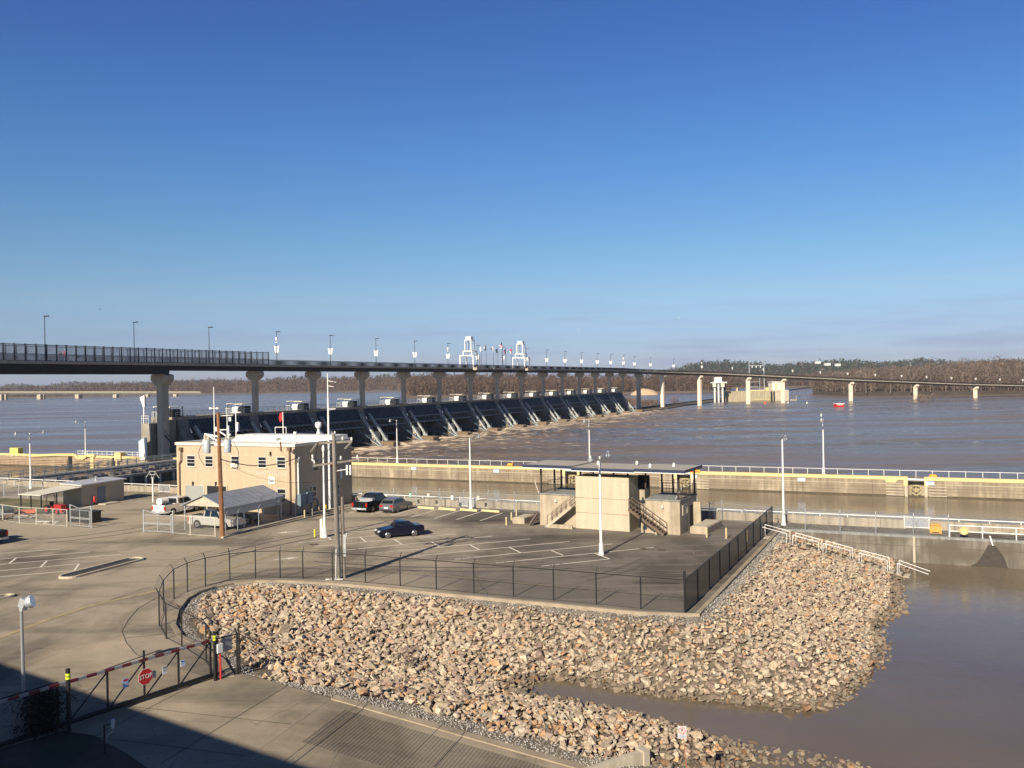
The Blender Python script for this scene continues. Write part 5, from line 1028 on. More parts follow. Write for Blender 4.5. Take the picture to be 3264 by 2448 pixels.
# distant white buildings
def farhouse(px0, px1, pyb, pyt, D, label, grp='white buildings on the wooded hill'):
    p = RD((px0+px1)/2, pyb, D); w_ = (px1-px0)/FPX*D; h_ = (pyb-pyt)/FPX*D; t = thing('distant_building', label, 'building', (p.x, p.y, p.z), 0.1, grp)
    b = MB(); b.box(-w_/2, w_/2, 0, w_*.5, -1.5, h_*.75); b.build('wall', white, t)
    b = MB(); b.prism([(-w_/2-.4, -.5), (w_/2+.4, -.5), (w_/2+.4, w_*.5+.5), (-w_/2-.4, w_*.5+.5)], h_*.75, h_); b.build('roof', M('pale_roof', (.55, .55, .56), .7), t)
    b = MB()
    for k in range(3): b.box(-w_*.35+k*w_*.28, -w_*.25+k*w_*.28, -.05, 0, h_*.25, h_*.5)
    b.build('windows', glass, t)
farhouse(2662, 2708, 1200, 1187, 1250, 'long white building at the foot of the pine hill above the bridge'); farhouse(2728, 2752, 1190, 1181, 1500, 'small white building right of the long white one'); farhouse(2600, 2616, 1157, 1151, 2260, 'leftmost white house near the crest of the pine hill'); farhouse(2630, 2648, 1163, 1157, 2240, 'middle white house near the crest of the pine hill'); farhouse(2664, 2680, 1165, 1159, 2230, 'rightmost white house near the crest of the pine hill')
farhouse(40, 66, 1246, 1240, 4200, 'white buildings cluster low on the far left shore', 'buildings on the far left shore'); farhouse(110, 142, 1244, 1239, 4200, 'reddish white buildings on the far left shore right of the first cluster', 'buildings on the far left shore')
t = thing('radio_mast', 'thin lattice mast rising above the bare thicket at the right', 'mast', (RD(2903, 1200, 1100).x, 1100, 0)); b = MB(); b.bar((0, 0, 0), (0, 0, CAMZ+(yh(2903)-1155)*1100/FPX), 0.5); b.build('mast', galv, t); b = MB(); b.bar((-1.5, 0, 26), (1.5, 0, 26), .5); b.bar((-1.5, 0, 29), (1.5, 0, 29), .5); b.build('antenna', galv, t)
# ================================================ OFFICE BUILDING
OC = G(943, 1641); off_ = thing('office_building', 'two storey tan brick lock office with flat roof, garage doors and dark shaded end wall', 'building', OC, ROT)
OL = 17.0; OD = 10.6; OH = 7.35
def FL(px, py): return HL(px, py, OC, ROT)
b = MB(); b.box(-OL, 0, 0, OD, 0, OH); b.build('wall', brick, off_)
zc1 = FL(608, 1452)[1]+.12; zc0 = FL(608, 1487)[1]-.32
b = MB(); b.box(-OL+1.2, -1.2, -0.03, 0, zc1-.04, zc1+.04); b.build('string_course', concrete_light, off_)
b = MB(); b.box(-OL+1.2, -1.2, -0.03, 0, zc0-.04, zc0+.04); b.build('string_course', concrete_light, off_)
b = MB(); b.box(0, 0.03, 0.8, OD-0.8, zc1-.04, zc1+.04); b.build('string_course', concrete_light, off_)
b = MB(); b.box(-OL-.12, 0.12, -.12, .25, OH, OH+.32); b.box(-OL-.12, 0.12, OD-.25, OD+.12, OH, OH+.32); b.box(-OL-.12, -OL+.25, .25, OD-.25, OH, OH+.32); b.box(-.25, .12, .25, OD-.25, OH, OH+.32); b.build('parapet', offwhite, off_)
b = MB(); b.box(-OL+.25, -.25, .25, OD-.25, OH-.02, OH+.05); b.build('roof', white, off_)
b = MB(); b.box(-OL+2.5, -0.3, OD-3.2, OD-.3, OH+.05, OH+.75); b.build('roof_upstand', white, off_)
def window(x0, x1, z0, z1, par=off_, nbar=3, fac='front', ac=False):
    def P(b_, a0, a1, c0, c1, e0, e1):      # a: along, c: out of wall, e: z
        if fac == 'front': b_.box(a0, a1, -c1, -c0, e0, e1)
        else: b_.box(c0, c1, a0, a1, e0, e1)
    b = MB(); P(b, x0, x1, 0.004, 0.02, z0, z1); f = b.build('window', glass, par)
    b = MB(); w_ = .04
    P(b, x0-w_, x0, 0.004, .05, z0-w_, z1+w_); P(b, x1, x1+w_, 0.004, .05, z0-w_, z1+w_); P(b, x0, x1, 0.004, .05, z1, z1+w_); P(b, x0, x1, 0.004, .05, z0-w_, z0)
    for k in range(1, nbar): z = z0+(z1-z0)*k/nbar; P(b, x0, x1, 0.02, .045, z-.022, z+.022)
    b.build('frame', white, f)
    b = MB(); P(b, x0-.12, x1+.12, 0.004, .1, z0-.16, z0-w_); b.build('sill', concrete_light, f)
    if ac: b = MB(); P(b, x0+.1, x1-.05, .05, .35, z0, z0+(z1-z0)*.32); b.build('air_conditioner', offwhite, f)
for i, (a, y0, c, y1) in enumerate([(597, 1453, 622, 1486), (655, 1454, 679, 1487), (738, 1455, 763, 1489), (824, 1457, 849, 1490), (884, 1457.5, 910, 1491)]):
    x0, z1 = FL(a, y0); x1, z0 = FL(c, y1); window(x0, x1, z0, z1, ac=(i == 2))
x0, z1 = FL(885, 1559); x1, z0 = FL(911, 1602); window(x0, x1, z0, z1)
for a, c, y0, mt_, nm in ((593, 649, 1547, M('roller_door_grey', (.30, .31, .28), .6, var=.08), 'garage_door'), (661, 722, 1548, dark, 'open_garage_door')):
    x0, z1 = FL(a, y0); x1, _ = FL(c, y0); b = MB(); b.box(x0, x1, -.02, -.004, 0, z1)
    if nm == 'garage_door':
        for k in range(7): b.box(x0+.03, x1-.03, -.035, -.021, .15+k*.38, .45+k*.38)
    d_ = b.build('garage_door', mt_, off_)
    b = MB(); b.box(x0-.14, x0, -.07, 0, 0, z1+.14); b.box(x1, x1+.14, -.07, 0, 0, z1+.14); b.box(x0, x1, -.07, 0, z1, z1+.14); b.build('frame', concrete_light, d_)
dsp = M('brown_downspout', (.17, .10, .06), .6, var=.1)
for px, top in ((580, 1426), (925, 1425)):
    x, z = FL(px, top); b = MB(); b.box(x-.2, x+.2, -.34, -.06, z-.4, z); b.tube((x, -.2, z-.4), (x, -.2, 5.6), .07); b.bar((x, -.2, 5.6), (x-.35 if px < 700 else x, -.12, 5.2), .12); b.tube((x-.35 if px < 700 else x, -.12, 5.2), (x-.35 if px < 700 else x, -.12, 0), .08); b.build('downspout', dsp, off_)
for px, py in ((617, 1541), (690, 1542), (864, 1446)):
    x, z = FL(px, py); b = MB(); b.box(x-.06, x+.06, -.2, 0, z-.22, z+.22); b.build('wall_lamp', black, off_)
x, z = FL(867, 1531); b = MB(); b.box(x-.42, x+.42, -.08, 0, z-.38, z+.38); e = b.build('emblem_plaque', white, off_)
b = MB(); b.box(x-.3, x-.16, -.1, -.08, z-.22, z+.22); b.box(x+.16, x+.3, -.1, -.08, z-.22, z+.22); b.box(x-.07, x+.07, -.1, -.08, z-.22, z+.1); b.box(x-.16, x-.07, -.095, -.08, z-.22, z-.02); b.box(x+.07, x+.16, -.095, -.08, z-.22, z-.02); b.build('castle_emblem', M('emblem_grey', (.25, .27, .27), .6), e)
x, z = FL(866, 1511); text_mesh('MURRAY LOCK & DAM', 0.42, offwhite, 'lettering', off_, (x, -.03, z), (math.pi/2, 0, 0))
# end wall fittings
lamp_o = M('dull_orange_blind', (.35, .12, .03), .7, var=.2)
window(3.1, 4.1, 4.45, 5.7, fac='end'); window(6.2, 7.2, 4.45, 5.7, fac='end'); window(2.4, 3.6, 1.6, 2.7, fac='end', nbar=2); window(6.6, 8.0, 1.3, 2.4, fac='end', nbar=2)
b = MB(); b.box(.03, .05, 6.25, 7.15, 4.5, 5.0); b.build('blind', lamp_o, off_)
b = MB(); b.tube((.14, .35, .6), (.14, .35, 5.9), .09); b.bar((.14, .35, 5.9), (.3, .35, 6.2), .2); b.build('service_conduit', white, off_)
b = MB(); b.tube((.12, .8, .6), (.12, .8, 5.5), .06); b.build('conduit', steel_pale, off_)
elb = M('blue_grey_cabinet', (.16, .21, .25), .5, var=.08)
b = MB(); b.box(.02, .5, .25, 1.25, .9, 2.2); b.box(.02, .5, 1.45, 2.4, 1.0, 2.3); b.build('electrical_cabinet', elb, off_)
b = MB(); b.lathe((.25, 2.75, 5.5), [(.24, 0), (.2, .2), (.1, .25), (.12, .8)], n=8); b.build('wall_lamp', white, off_)
b = MB(); b.tube((.15, 8.2, 3.0), (.15, 8.2, 4.3), .15); b.build('vent_pipe', white, off_)
b = MB(); pr = [(.12, 3.2+.62*math.cos(a), .75+.62*math.sin(a)) for a in [i/14*2*math.pi for i in range(15)]]; b.path(pr, .06); b.build('hose_reel', M('blue_hose', (.06, .16, .3), .5), off_)
# roof things
def onroof(px, py, z=OH+.06): return G(px, py, z)
def roofthing(name, label, cat, px, py, z=OH+.06, rot=ROT): return thing(name, label, cat, onroof(px, py, z), rot)
t = roofthing('flagpole', 'white roof flagpole flying a small red flag on the office', 'flagpole', 903, 1388); b = MB(); b.tube((0, 0, 0), (0, 0, 3.1), .08, .05); b.build('pole', white, t); b = MB(); b._add([(0, 0, 3.1), (-.15, .05, 2.0), (-.6, .15, 1.75), (-.75, .05, 2.3), (-.5, -.05, 2.9)], [(0, 1, 2, 3, 4)]); b._add([(-.3, -.1, 2.75), (-.1, 0, 2.1), (-.45, -.12, 1.95)], [(0, 1, 2)]); b.build('flag', M('bright_red_cloth', (.75, .03, .03), .7), t)
b = MB(); b.bar((-1.3, 0, 0), (-1.3, 0, 1.1), .08); b.bar((.5, 0, 0), (.5, 0, 1.1), .08); b.bar((-1.3, 0, 1.1), (.5, 0, 1.1), .08); b.bar((-1.3, 0, .1), (.5, 0, .1), .08); b.build('guard_frame', white, t)
t = roofthing('radome', 'white rounded antenna dome on a tapered stand on the office roof', 'antenna', 1016, 1393); b = MB(); b.lathe((0, 0, 0), [(.42, 0), (.34, .3), (.16, .9), (.2, 1.15)], n=14); b.build('stand', white, t, smooth=True); b = MB(); b.lathe((0, 0, 1.15), [(.3, 0), (.42, .2), (.44, .5), (.36, .72), (.05, .8)], n=16); b.build('dome', white, t, smooth=True)
t = roofthing('roof_vent', 'wide stepped white ventilator cone on the office roof', 'vent', 770, 1404); b = MB(); b.lathe((0, 0, 0), [(1.1, 0), (1.0, .15), (.92, .17), (.8, .32), (.72, .34), (.58, .5), (.5, .52), (.3, .7)], n=18); b.build('cowl', white, t)
def mast(px, py, h, heads, label, z=OH+.06):
    t = roofthing('antenna_mast', label, 'antenna', px, py, z); b = MB(); b.tube((0, 0, 0), (0, 0, h), .07, .04); b.build('pole', white, t)
    for (x, z_, k) in heads:
        b = MB()
        if k == 'cup': b.tube((0, 0, z_), (x, 0, z_), .04); b.lathe((x, 0, z_-.1), [(.2, 0), (.2, .22)], n=8)
        elif k == 'bar': b.bar((-x, 0, z_), (x, 0, z_+.1), .07)
        else: b.box(x-.15, x+.15, -.1, .1, z_, z_+.55)
        b.build('sensor', white, t)
mast(684, 1400, 6.6, [(-.55, 3.9, 'cup'), (.55, 3.9, 'cup'), (.3, 1.0, 'box')], 'tall thin roof mast with two white lamp cups, left of the brown pole'); mast(725, 1398, 4.0, [(1.0, 2.9, 'bar'), (.5, 2.2, 'box'), (.35, .5, 'cup')], 'roof mast with a white loop antenna just right of the brown pole'); mast(753, 1400, 4.2, [(.2, 2.0, 'cup'), (.8, 3.3, 'bar')], 'thin roof mast with a small dome beside the stepped ventilator')
t = roofthing('satellite_dish', 'grey mesh satellite dish tilted up at the front edge of the office roof', 'satellite dish', 896, 1421, OH+.3); b = MB(); b.bar((0, 0, -.6), (0, -.1, .4), .12); b.build('stand', rust, t); b = MB(); vs = []
for i in range(14): a = i/14*2*math.pi; vs.append((-.15+.36*math.cos(a), -.2+.1*math.cos(a), .6+.3*math.sin(a)))
b._add([(-.12, 0, .58)]+vs, [(0, i+1, (i+1) % 14+1) for i in range(14)]); b.build('dish', galv, t)
t = roofthing('roof_post', 'thick white capped pipe standing on the front right corner of the office roof', 'vent', 941, 1412, OH+.3); b = MB(); b.lathe((0, 0, -.1), [(.16, 0), (.16, 1.2), (.2, 1.2), (.18, 1.35)], n=10); b.build('pipe', white, t)
p = G(1051.6, 1624); t = thing('antenna_tower', 'very tall thin white mast standing against the dark end wall of the office', 'mast', p, ROT); b = MB(); b.tube((0, 0, 0), (0, 0, 12.5), .13, .1); b.tube((0, 0, 12.5), (0, 0, 15.3), .07, .05); b.build('mast', white, t); b = MB(); b.bar((0, 0, 14.5), (1.0, .2, 14.3), .05); b.bar((0, 0, 13.9), (.9, -.1, 13.8), .05); b.bar((.4, .3, 14.4), (.4, -.3, 14.4), .04); b.bar((.8, .3, 14.35), (.8, -.3, 14.35), .04); b.bar((0, 0, 11.2), (1.0, 0, 11.3), .04); b.bar((0, 0, 11.35), (.9, .2, 11.35), .04); b.build('aerial', white, t)
# ================================================ POLES
def utility_brown():
    t = thing('utility_pole', 'tall reddish brown wooden pole carrying grey transformers in front of the office', 'utility pole', G(709, 1713), ROT)
    b = MB(); b.tube((0, 0, -.2), (-.25, 0, 11.6), .24, .15, n=12); b.build('pole', wood_brown, t)
    tr = M('transformer_grey', (.45, .5, .52), .4, .1, var=.08)
    for x, y, z, r_ in ((-1.5, -.1, 7.9, .33), (-.95, -.55, 7.85, .33), (1.1, -.1, 7.9, .33)):
        b = MB(); b.lathe((x-.2, y, z), [(r_*.9, 0), (r_, .08), (r_, 1.1), (r_*.8, 1.22)], n=14); c = b.build('transformer', tr, t, smooth=True)
        b = MB(); b.lathe((x-.35, y, z+1.2), [(.07, 0), (.09, .12), (.06, .25), (.09, .3), (.03, .45)], n=8); b.lathe((x, y, z+1.2), [(.07, 0), (.09, .12), (.03, .4)], n=8); b.build('bushing', concrete_light, c)
    b = MB(); b.bar((-1.9, 0, 9.6), (-.2, -.1, 9.4), .14); b.bar((-1.9, 0, 9.6), (-.1, 0, 8.9), .1); b.bar((1.2, 0, 9.2), (-.2, 0, 9.9), .1); b.bar((-1.7, .1, 8.6), (1.2, .1, 8.6), .14); b.build('crossarm', white, t)
    b = MB(); b.bar((-.2, 0, 10.0), (1.0, 0, 10.05), .08); b.box(.85, 1.05, -.1, .1, 9.7, 10.4); b.box(1.9, 2.15, -.1, .1, 9.9, 10.6); b.build('cutout_fuses', white, t)
    b = MB()
    for s in ((-1.9, -2.6, 8.9), (1.6, 2.2, 8.9)):
        pr = [(s[0]+(s[1]-s[0])*math.sin(math.pi*k/8), -.1, s[2]-2.3*k/8) for k in range(9)]; b.path(pr, .025, n=5)
    b.build('loop_cables', black, t); return t
utility_brown()
def grey_pole():
    t = thing('utility_pole', 'weathered grey wooden pole with two crossarms standing inside the black fence', 'utility pole', G(1079, 1845), 0)
    b = MB(); b.tube((0, 0, -.2), (-.17, 0, 10.5), .19, .13, n=12); b.build('pole', wood_grey, t)
    b = MB(); b.bar((-1.35, .1, 9.8), (1.15, .1, 9.9), .13, .15); b.bar((-1.35, -.12, 9.8), (-1.75, -.5, 9.2), .1); b.bar((1.1, -.1, 9.85), (.7, -.4, 9.4), .1); b.build('crossarm', wood_grey, t)
    b = MB(); b.bar((-1.7, -.1, 8.2), (1.5, .25, 8.55), .12, .14); b.build('crossarm', wood_grey, t)
    b = MB(); 
    for x, z in ((-1.3, 9.9), (-.1, 10.4), (.45, 10.0), (1.1, 9.95), (-1.6, 8.3), (1.5, 8.65), (.3, 8.6)): b.lathe((x, 0.1, z), [(.05, 0), (.08, .1), (.05, .14), (.07, .2), (.02, .26)], n=8)
    b.build('insulator', white, t)
    b = MB(); b.bar((.0, 0, 7.8), (.75, 0, 7.9), .05); b.box(.7, .82, -.1, .1, 7.5, 8.2); b.box(.95, 1.05, -.1, .1, 7.5, 8.2); b.build('cutout_fuses', white, t)
    b = MB(); b.tube((.17, -.18, 0), (.05, -.16, 7.5), .05); b.build('conduit', steel_blue, t)
    b = MB(); b.tube((-.15, -.24, 0), (-.08, -.22, 2.2), .05); b.bar((-.85, -.35, .06), (.4, -.4, .06), .06); b.build('base_pipe', white, t)
    s = thing('pole_stub', 'short grey wooden post standing right beside the grey utility pole', 'post', G(1097, 1843), 0)
    b = MB(); b.tube((0, 0, 0), (-.05, 0, 5.9), .13, .12, n=10); b.build('post', wood_grey, s); b = MB(); b.bar((.12, -.12, 2.6), (.3, -.15, 3.3), .1); b.box(.02, .2, -.2, -.12, 1.6, 3.2); b.build('meter_box', steel_pale, s)
    return t
grey_pole()
def sag(p0, p1, d_, n=10): p0, p1 = Vector(p0), Vector(p1); return [p0.lerp(p1, k/n)-Vector((0, 0, 4*d_*(k/n)*(1-k/n))) for k in range(n+1)]
ub = G(709, 1713); gb = G(1079, 1845)
def wire(name, label, pts, r_): b = MB(); b.path(pts, r_, n=5); o = b.build(name, black, None); tag(o, label, 'cable')
wire('power_cable', 'thick black cable sagging from the brown pole across the office front to its corner', sag(ub+Vector((0, -.2, 7.3)), OC+UV(.2, .3, 6.2), 0.75), .045)
def cp_(dx, dy, dz): return gb+Vector((dx, dy, dz))
wire('power_cable', 'thin wire from the top of the brown pole slanting down right to the office roof', sag(ub+Vector((0, 0, 11.3)), OC+UV(-4, 2, OH+.4), .3), .016)
wire('power_cable', 'thin wire from the office corner to the upper arm of the grey pole', sag(OC+UV(.2, .3, 6.8), cp_(-.2, 0, 9.0), .5), .018)
wire('power_cable', 'thin wire from the office corner to the lower arm of the grey pole', sag(OC+UV(.2, .3, 6.2), cp_(-1.6, 0, 8.3), .4), .018)
wire('power_cable', 'looping lead between the two arms of the grey pole', sag(cp_(-1.3, 0, 9.9), cp_(-1.6, 0, 8.2), -.05), .02)
wire('power_cable', 'long sagging lead from the grey pole top down to its lower arm', sag(cp_(-.1, 0, 10.3), cp_(-1.5, 0, 8.2), .35), .02)
wire('power_cable', 'thin wire crossing in front of the office between the brown pole and the grey pole', sag(ub+Vector((.2, 0, 7.0)), cp_(-.1, 0, 7.2), .9), .012)
# street lamps --------------------------------------------------------
def street_lamp(px, py, arms, label, h=7.9, p=None, base=True):
    p = p or G(px, py); t = thing('street_lamp', label, 'street lamp', p, ROT, 'tall white lamp poles of the lock')
    b = MB(); b.tube((0, 0, .8), (0, 0, h), .12, .065, n=10); b.build('pole', white, t)
    b = MB(); b.lathe((0, 0, 0), [(.24, 0), (.24, .06), (.19, .25), (.17, .85), (.12, .95)], n=8); b.build('base', white, t)
    for s in arms:
        b = MB(); pr = [(0, 0, h-.35), (0, s*.5, h+.0), (0, s*1.3, h+.12), (0, s*2.1, h+.2)]; b.path(pr, .04); a = b.build('arm', galv, t)
        b = MB(); b.lathe((0, s*2.15, h-.15), [(.24, 0), (.24, .06), (.13, .18), (.08, .3), (.09, .42)], n=12); b.build('lamp_head', galv, a, smooth=True)
        b = MB(); b.lathe((0, s*2.15, h-.32), [(.12, .07), (.19, .17)], n=12); b.build('globe', lamp_glass, a)
    return t
street_lamp(98, 1557, (1, -1), 'white double-arm lamp pole at the left edge near the small shed')
street_lamp(273, 1454.6, (-1,), 'white single-arm lamp pole on the river wall left of the first bridge pier', 7.3)
street_lamp(1266.6, 1476, (-1,), 'white single-arm lamp pole on the river wall right of the office', 7.6)
street_lamp(1501, 1622, (1,), 'white lamp pole behind the yellow wheel stops')
street_lamp(1880, 1501, (-1,), 'white lamp pole on the river wall behind the shelter roof', 7.8)
street_lamp(1916.5, 1768.7, (1, -1), 'white double-arm lamp pole standing in the lot in front of the shelter')
street_lamp(2498, 1674, (1,), 'white lamp pole at the top of the stone bank by the black fence corner', 8.1)
street_lamp(2625.7, 1513, (-1,), 'rightmost white lamp pole on the river wall with a gull on it')
t = street_lamp(1035.3, 1713, (), 'white lamp pole without arms next to the grey utility pole', 7.9)
b = MB(); b.box(-.42, -.14, -.15, .25, 0, 1.7); b.build('control_box', offwhite, t); b = MB(); b.lathe((0, 0, 7.9), [(.1, 0), (.14, .2), (.1, .5), (.02, .6)], n=8); b.build('cap', white, t)
t = thing('floodlight_pole', 'short white pole with a grey bracket rack between the shed and the office', 'pole', G(488, 1601), ROT); b = MB(); b.tube((0, 0, 0), (0, 0, 3.0), .09); b.build('pole', white, t)
b = MB(); b.bar((-.5, 0, 3.8), (.5, 0, 3.8), .08); b.bar((-.5, 0, 3.4), (.5, 0, 3.4), .08); b.bar((-.3, 0, 3.0), (.3, 0, 3.0), .08); b.bar((-.5, 0, 3.8), (0, 0, 2.9), .06); b.bar((.5, 0, 3.8), (0, 0, 2.9), .06); b.bar((-.4, 0, 3.75), (-1.1, 0, 3.0), .08); b.bar((.4, 0, 3.75), (1.1, 0, 3.0), .08); b.build('bracket', M('green_grey_rack', (.28, .3, .29), .6), t)
# floodlight bottom left
t = thing('floodlight', 'large grey steel floodlight with a bowl reflector on a pole at the lower left', 'floodlight', G(76, 2225), R(-15)); 
b = MB(); b.tube((0, 0, 0), (-.05, 0, 4.25), .08, .07, n=10); b.tube((-.05, 0, 4.25), (-.05, 0, 4.32), .1); b.build('pole', M('dull_pole_steel', (.3, .31, .32), .5, .4), t)
b = MB(); b.bar((-.02, 0, 4.1), (.28, -.05, 4.3), .05); b.bar((.2, -.2, 4.2), (.35, -.2, 4.6), .25, .3); b.box(.18, .34, -.35, -.05, 4.05, 4.2); b.build('housing', galv, t)
b = MB(); prof = [(.10, 0), (.21, .1), (.28, .25), (.30, .38)]
ax = Vector((.84, .40, .30)).normalized(); s1 = ax.cross(Vector((0, 0, 1))).normalized(); s2 = ax.cross(s1); o_ = Vector((.30, -.2, 4.35)); vs = []; n = 18
for r_, l in prof: vs += [tuple(o_+ax*l+(s1*math.cos(2*math.pi*i/n)+s2*math.sin(2*math.pi*i/n))*r_) for i in range(n)]
b._add(vs, [(k*n+i, k*n+(i+1) % n, (k+1)*n+(i+1) % n, (k+1)*n+i) for k in range(3) for i in range(n)]); b._add(vs[-n:], [tuple(range(n))]); b.build('reflector', M('polished_reflector', (.7, .75, .8), .35, .6, var=.03), t, smooth=False)
# ================================================ SHED, TRACTOR, YARD
so_ = G(261.5, 1615); sh = thing('shed', 'small flat roofed yard shed with dark shaded side and blue-grey door', 'shed', so_, ROT)
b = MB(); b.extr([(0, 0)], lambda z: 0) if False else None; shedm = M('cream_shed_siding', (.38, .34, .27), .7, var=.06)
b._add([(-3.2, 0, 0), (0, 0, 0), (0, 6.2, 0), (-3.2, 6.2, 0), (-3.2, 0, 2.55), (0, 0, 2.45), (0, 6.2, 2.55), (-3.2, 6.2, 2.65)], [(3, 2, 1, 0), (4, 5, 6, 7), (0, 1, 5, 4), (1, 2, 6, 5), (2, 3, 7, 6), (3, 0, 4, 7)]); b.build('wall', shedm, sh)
b = MB(); b._add([(-3.5, -.25, 2.58), (.25, -.25, 2.48), (.25, 6.45, 2.58), (-3.5, 6.45, 2.68), (-3.5, -.25, 2.72), (.25, -.25, 2.62), (.25, 6.45, 2.72), (-3.5, 6.45, 2.82)], [(3, 2, 1, 0), (4, 5, 6, 7), (0, 1, 5, 4), (1, 2, 6, 5), (2, 3, 7, 6), (3, 0, 4, 7)]); b.build('roof', M('sheet_roof', (.6, .6, .6), .4, .3, var=.08), sh)
b = MB(); b.box(.004, .04, 2.2, 3.4, .05, 2.1); d_ = b.build('door', M('blue_grey_door', (.15, .18, .23), .5, var=.05), sh); b = MB(); b.box(.04, .1, 3.2, 3.28, .95, 1.1); b.build('handle', galv, d_)
b = MB(); b.lathe((-1.6, 3.4, 2.65), [(.3, 0), (.12, .2), (.12, .4), (.3, .45), (.1, .6)], n=10); b.build('vent', galv, sh)
b = MB(); b._add([(-3.6, -5.6, 1.98), (.15, -5.6, 1.98), (.15, -.01, 2.3), (-3.6, -.01, 2.3), (-3.6, -5.6, 2.06), (.15, -5.6, 2.06), (.15, -.01, 2.38), (-3.6, -.01, 2.38)], [(3, 2, 1, 0), (4, 5, 6, 7), (0, 1, 5, 4), (1, 2, 6, 5), (2, 3, 7, 6), (3, 0, 4, 7)]); b.build('awning', offwhite, sh)
for x, y in ((-3.4, -5.4), (-1.7, -5.4), (-3.4, -2.8), (0, -3.4)): b = MB(); b.bar((x, y, 0), (x, y, 2.05), .1); b.build('awning_post', black, sh)
b = MB(); b.box(.3, 1.6, 2.0, 4.2, 0, .12); b.build('door_step', concrete_light, sh)
t = thing('fire_extinguisher', 'red fire extinguisher cabinet standing by the shed door', 'fire extinguisher', so_+UV(.25, 1.55), ROT); b = MB(); b.lathe((0, 0, .35), [(.14, 0), (.15, .1), (.15, .6), (.06, .72)], n=12); b.build('cylinder', red, t, smooth=True); b = MB(); b.box(-.04, .04, -.04, .04, 0, .36); b.build('stand', black, t); b = MB(); b.bar((0, 0, 1.05), (.12, 0, 1.12), .05); b.build('nozzle', black, t)
def wheel(par, x, y, r_, w_, rimm=rim, n=18, spokes=0):
    s = 1 if y > 0 else -1; b = MB(); b.tube((x, y-w_/2, r_), (x, y+w_/2, r_), r_, n=n); o = b.build('wheel', rubber, par)
    b = MB(); ys = y+s*(w_/2-.002)
    if spokes:
        b.tube((x, ys, r_), (x, ys+s*.012, r_), r_*.2, n=10)
        for k in range(spokes): a = 2*math.pi*k/spokes; b.bar((x, ys+s*.008, r_), (x+r_*.66*math.cos(a), ys+s*.008, r_+r_*.66*math.sin(a)), .07, .02)
        pr = [(x+r_*.66*math.cos(i/14*6.283), ys+s*.006, r_+r_*.66*math.sin(i/14*6.283)) for i in range(15)]; b.path(pr, .025, n=5)
    else: b.tube((x, ys, r_), (x, ys+s*.012, r_), r_*.6, n=14)
    b.build('rim', rimm, o); return o
t = thing('tractor', 'small red tractor with a black roll bar parked under the shed awning', 'tractor', G(178, 1636), R(-30)); 
trd = M('tractor_red', (.36, .03, .03), .4, var=.1)
b = MB(); b.box(.1, 1.5, -.32, .32, .55, 1.05); b.box(-1.0, .1, -.5, .5, .5, .8); b.box(1.1, 1.9, -.5, .5, .25, .6); b.build('body', trd, t)
for y in (-.62, .62): wheel(t, -.65, y, .5, .28, trd); wheel(t, 1.1, y*.85, .33, .2, trd)
b = MB(); b.path([(-.9, -.5, .7), (-.9, -.5, 1.9), (-.9, -.3, 2.15), (-.9, .3, 2.15), (-.9, .5, 1.9), (-.9, .5, .7)], .05); b.build('roll_bar', black, t)
b = MB(); b.box(-.75, -.35, -.25, .25, .8, .95); b.box(-.8, -.7, -.25, .25, .95, 1.3); b.tube((.05, 0, 1.0), (-.12, 0, 1.25), .03); b.build('seat', black, t)
t = thing('front_loader_bucket', 'long orange-red implement lying on the yard ground left of the tractor', 'farm implement', G(62, 1640), R(20)); b = MB(); b.box(-1.7, 1.6, -.25, .25, .1, .32); b.box(-.2, 1.7, -.2, .3, .32, .5); b.build('frame', M('rust_orange', (.5, .12, .06), .6), t); b = MB(); b.box(-1.5, -1.3, -.3, .3, 0, .12); b.box(1.2, 1.4, -.3, .3, 0, .12); b.build('skids', black, t)
# lumber and scrap pile
def pile(name, label, c, n, L_, mats, seed):
    random.seed(seed); t = thing(name, label, 'scrap pile', c, 0); 
    for k in range(n):
        b = MB(); a = random.uniform(-.5, .5); l = L_*random.uniform(.5, 1); x, y, z = random.uniform(-1.5, 1.5), random.uniform(-.7, .7), .06+.1*(k//3)
        b.bar((x-l/2*math.cos(a), y-l/2*math.sin(a), z), (x+l/2*math.cos(a), y+l/2*math.sin(a), z+random.uniform(0, .1)), random.uniform(.12, .3), .06); b.build('board', mats[k % len(mats)], t)
pile('lumber_pile', 'heap of weathered boards and rusty scrap against the left chain-link fence', G(24, 1657), 16, 2.6, [rust, wood_grey, wood_brown, galv], 4); pile('pipe_pile', 'pale planks and pipes stacked inside the left fence near the orange implement', G(66, 1655), 12, 2.4, [offwhite, concrete_light, wood_grey, galv], 9)
pile('board_stack', 'low pale boards lying flat behind the left fence close to the sliding gate', G(152, 1666), 5, 1.8, [offwhite, galv], 12)
t = thing('rubble_skip', 'dark green covered trailer behind the scrap heap at the left edge', 'trailer', G(-4, 1650), R(-10)); b = MB(); b.extr([(-1.2, .35), (1.3, .35), (1.3, .9), (.6, 1.3), (-.6, 1.35), (-1.2, 1.1)], lambda z: .8); b.build('cover', M('tarp_green', (.10, .14, .12), .7, var=.2), t); wheel(t, 0, .82, .34, .2); wheel(t, 0, -.82, .34, .2)
gd = thing('dumpster', 'low black waste container behind the left sliding gate', 'dumpster', G(262, 1671)+Vector((.2, 1.3, 0)), ROT)
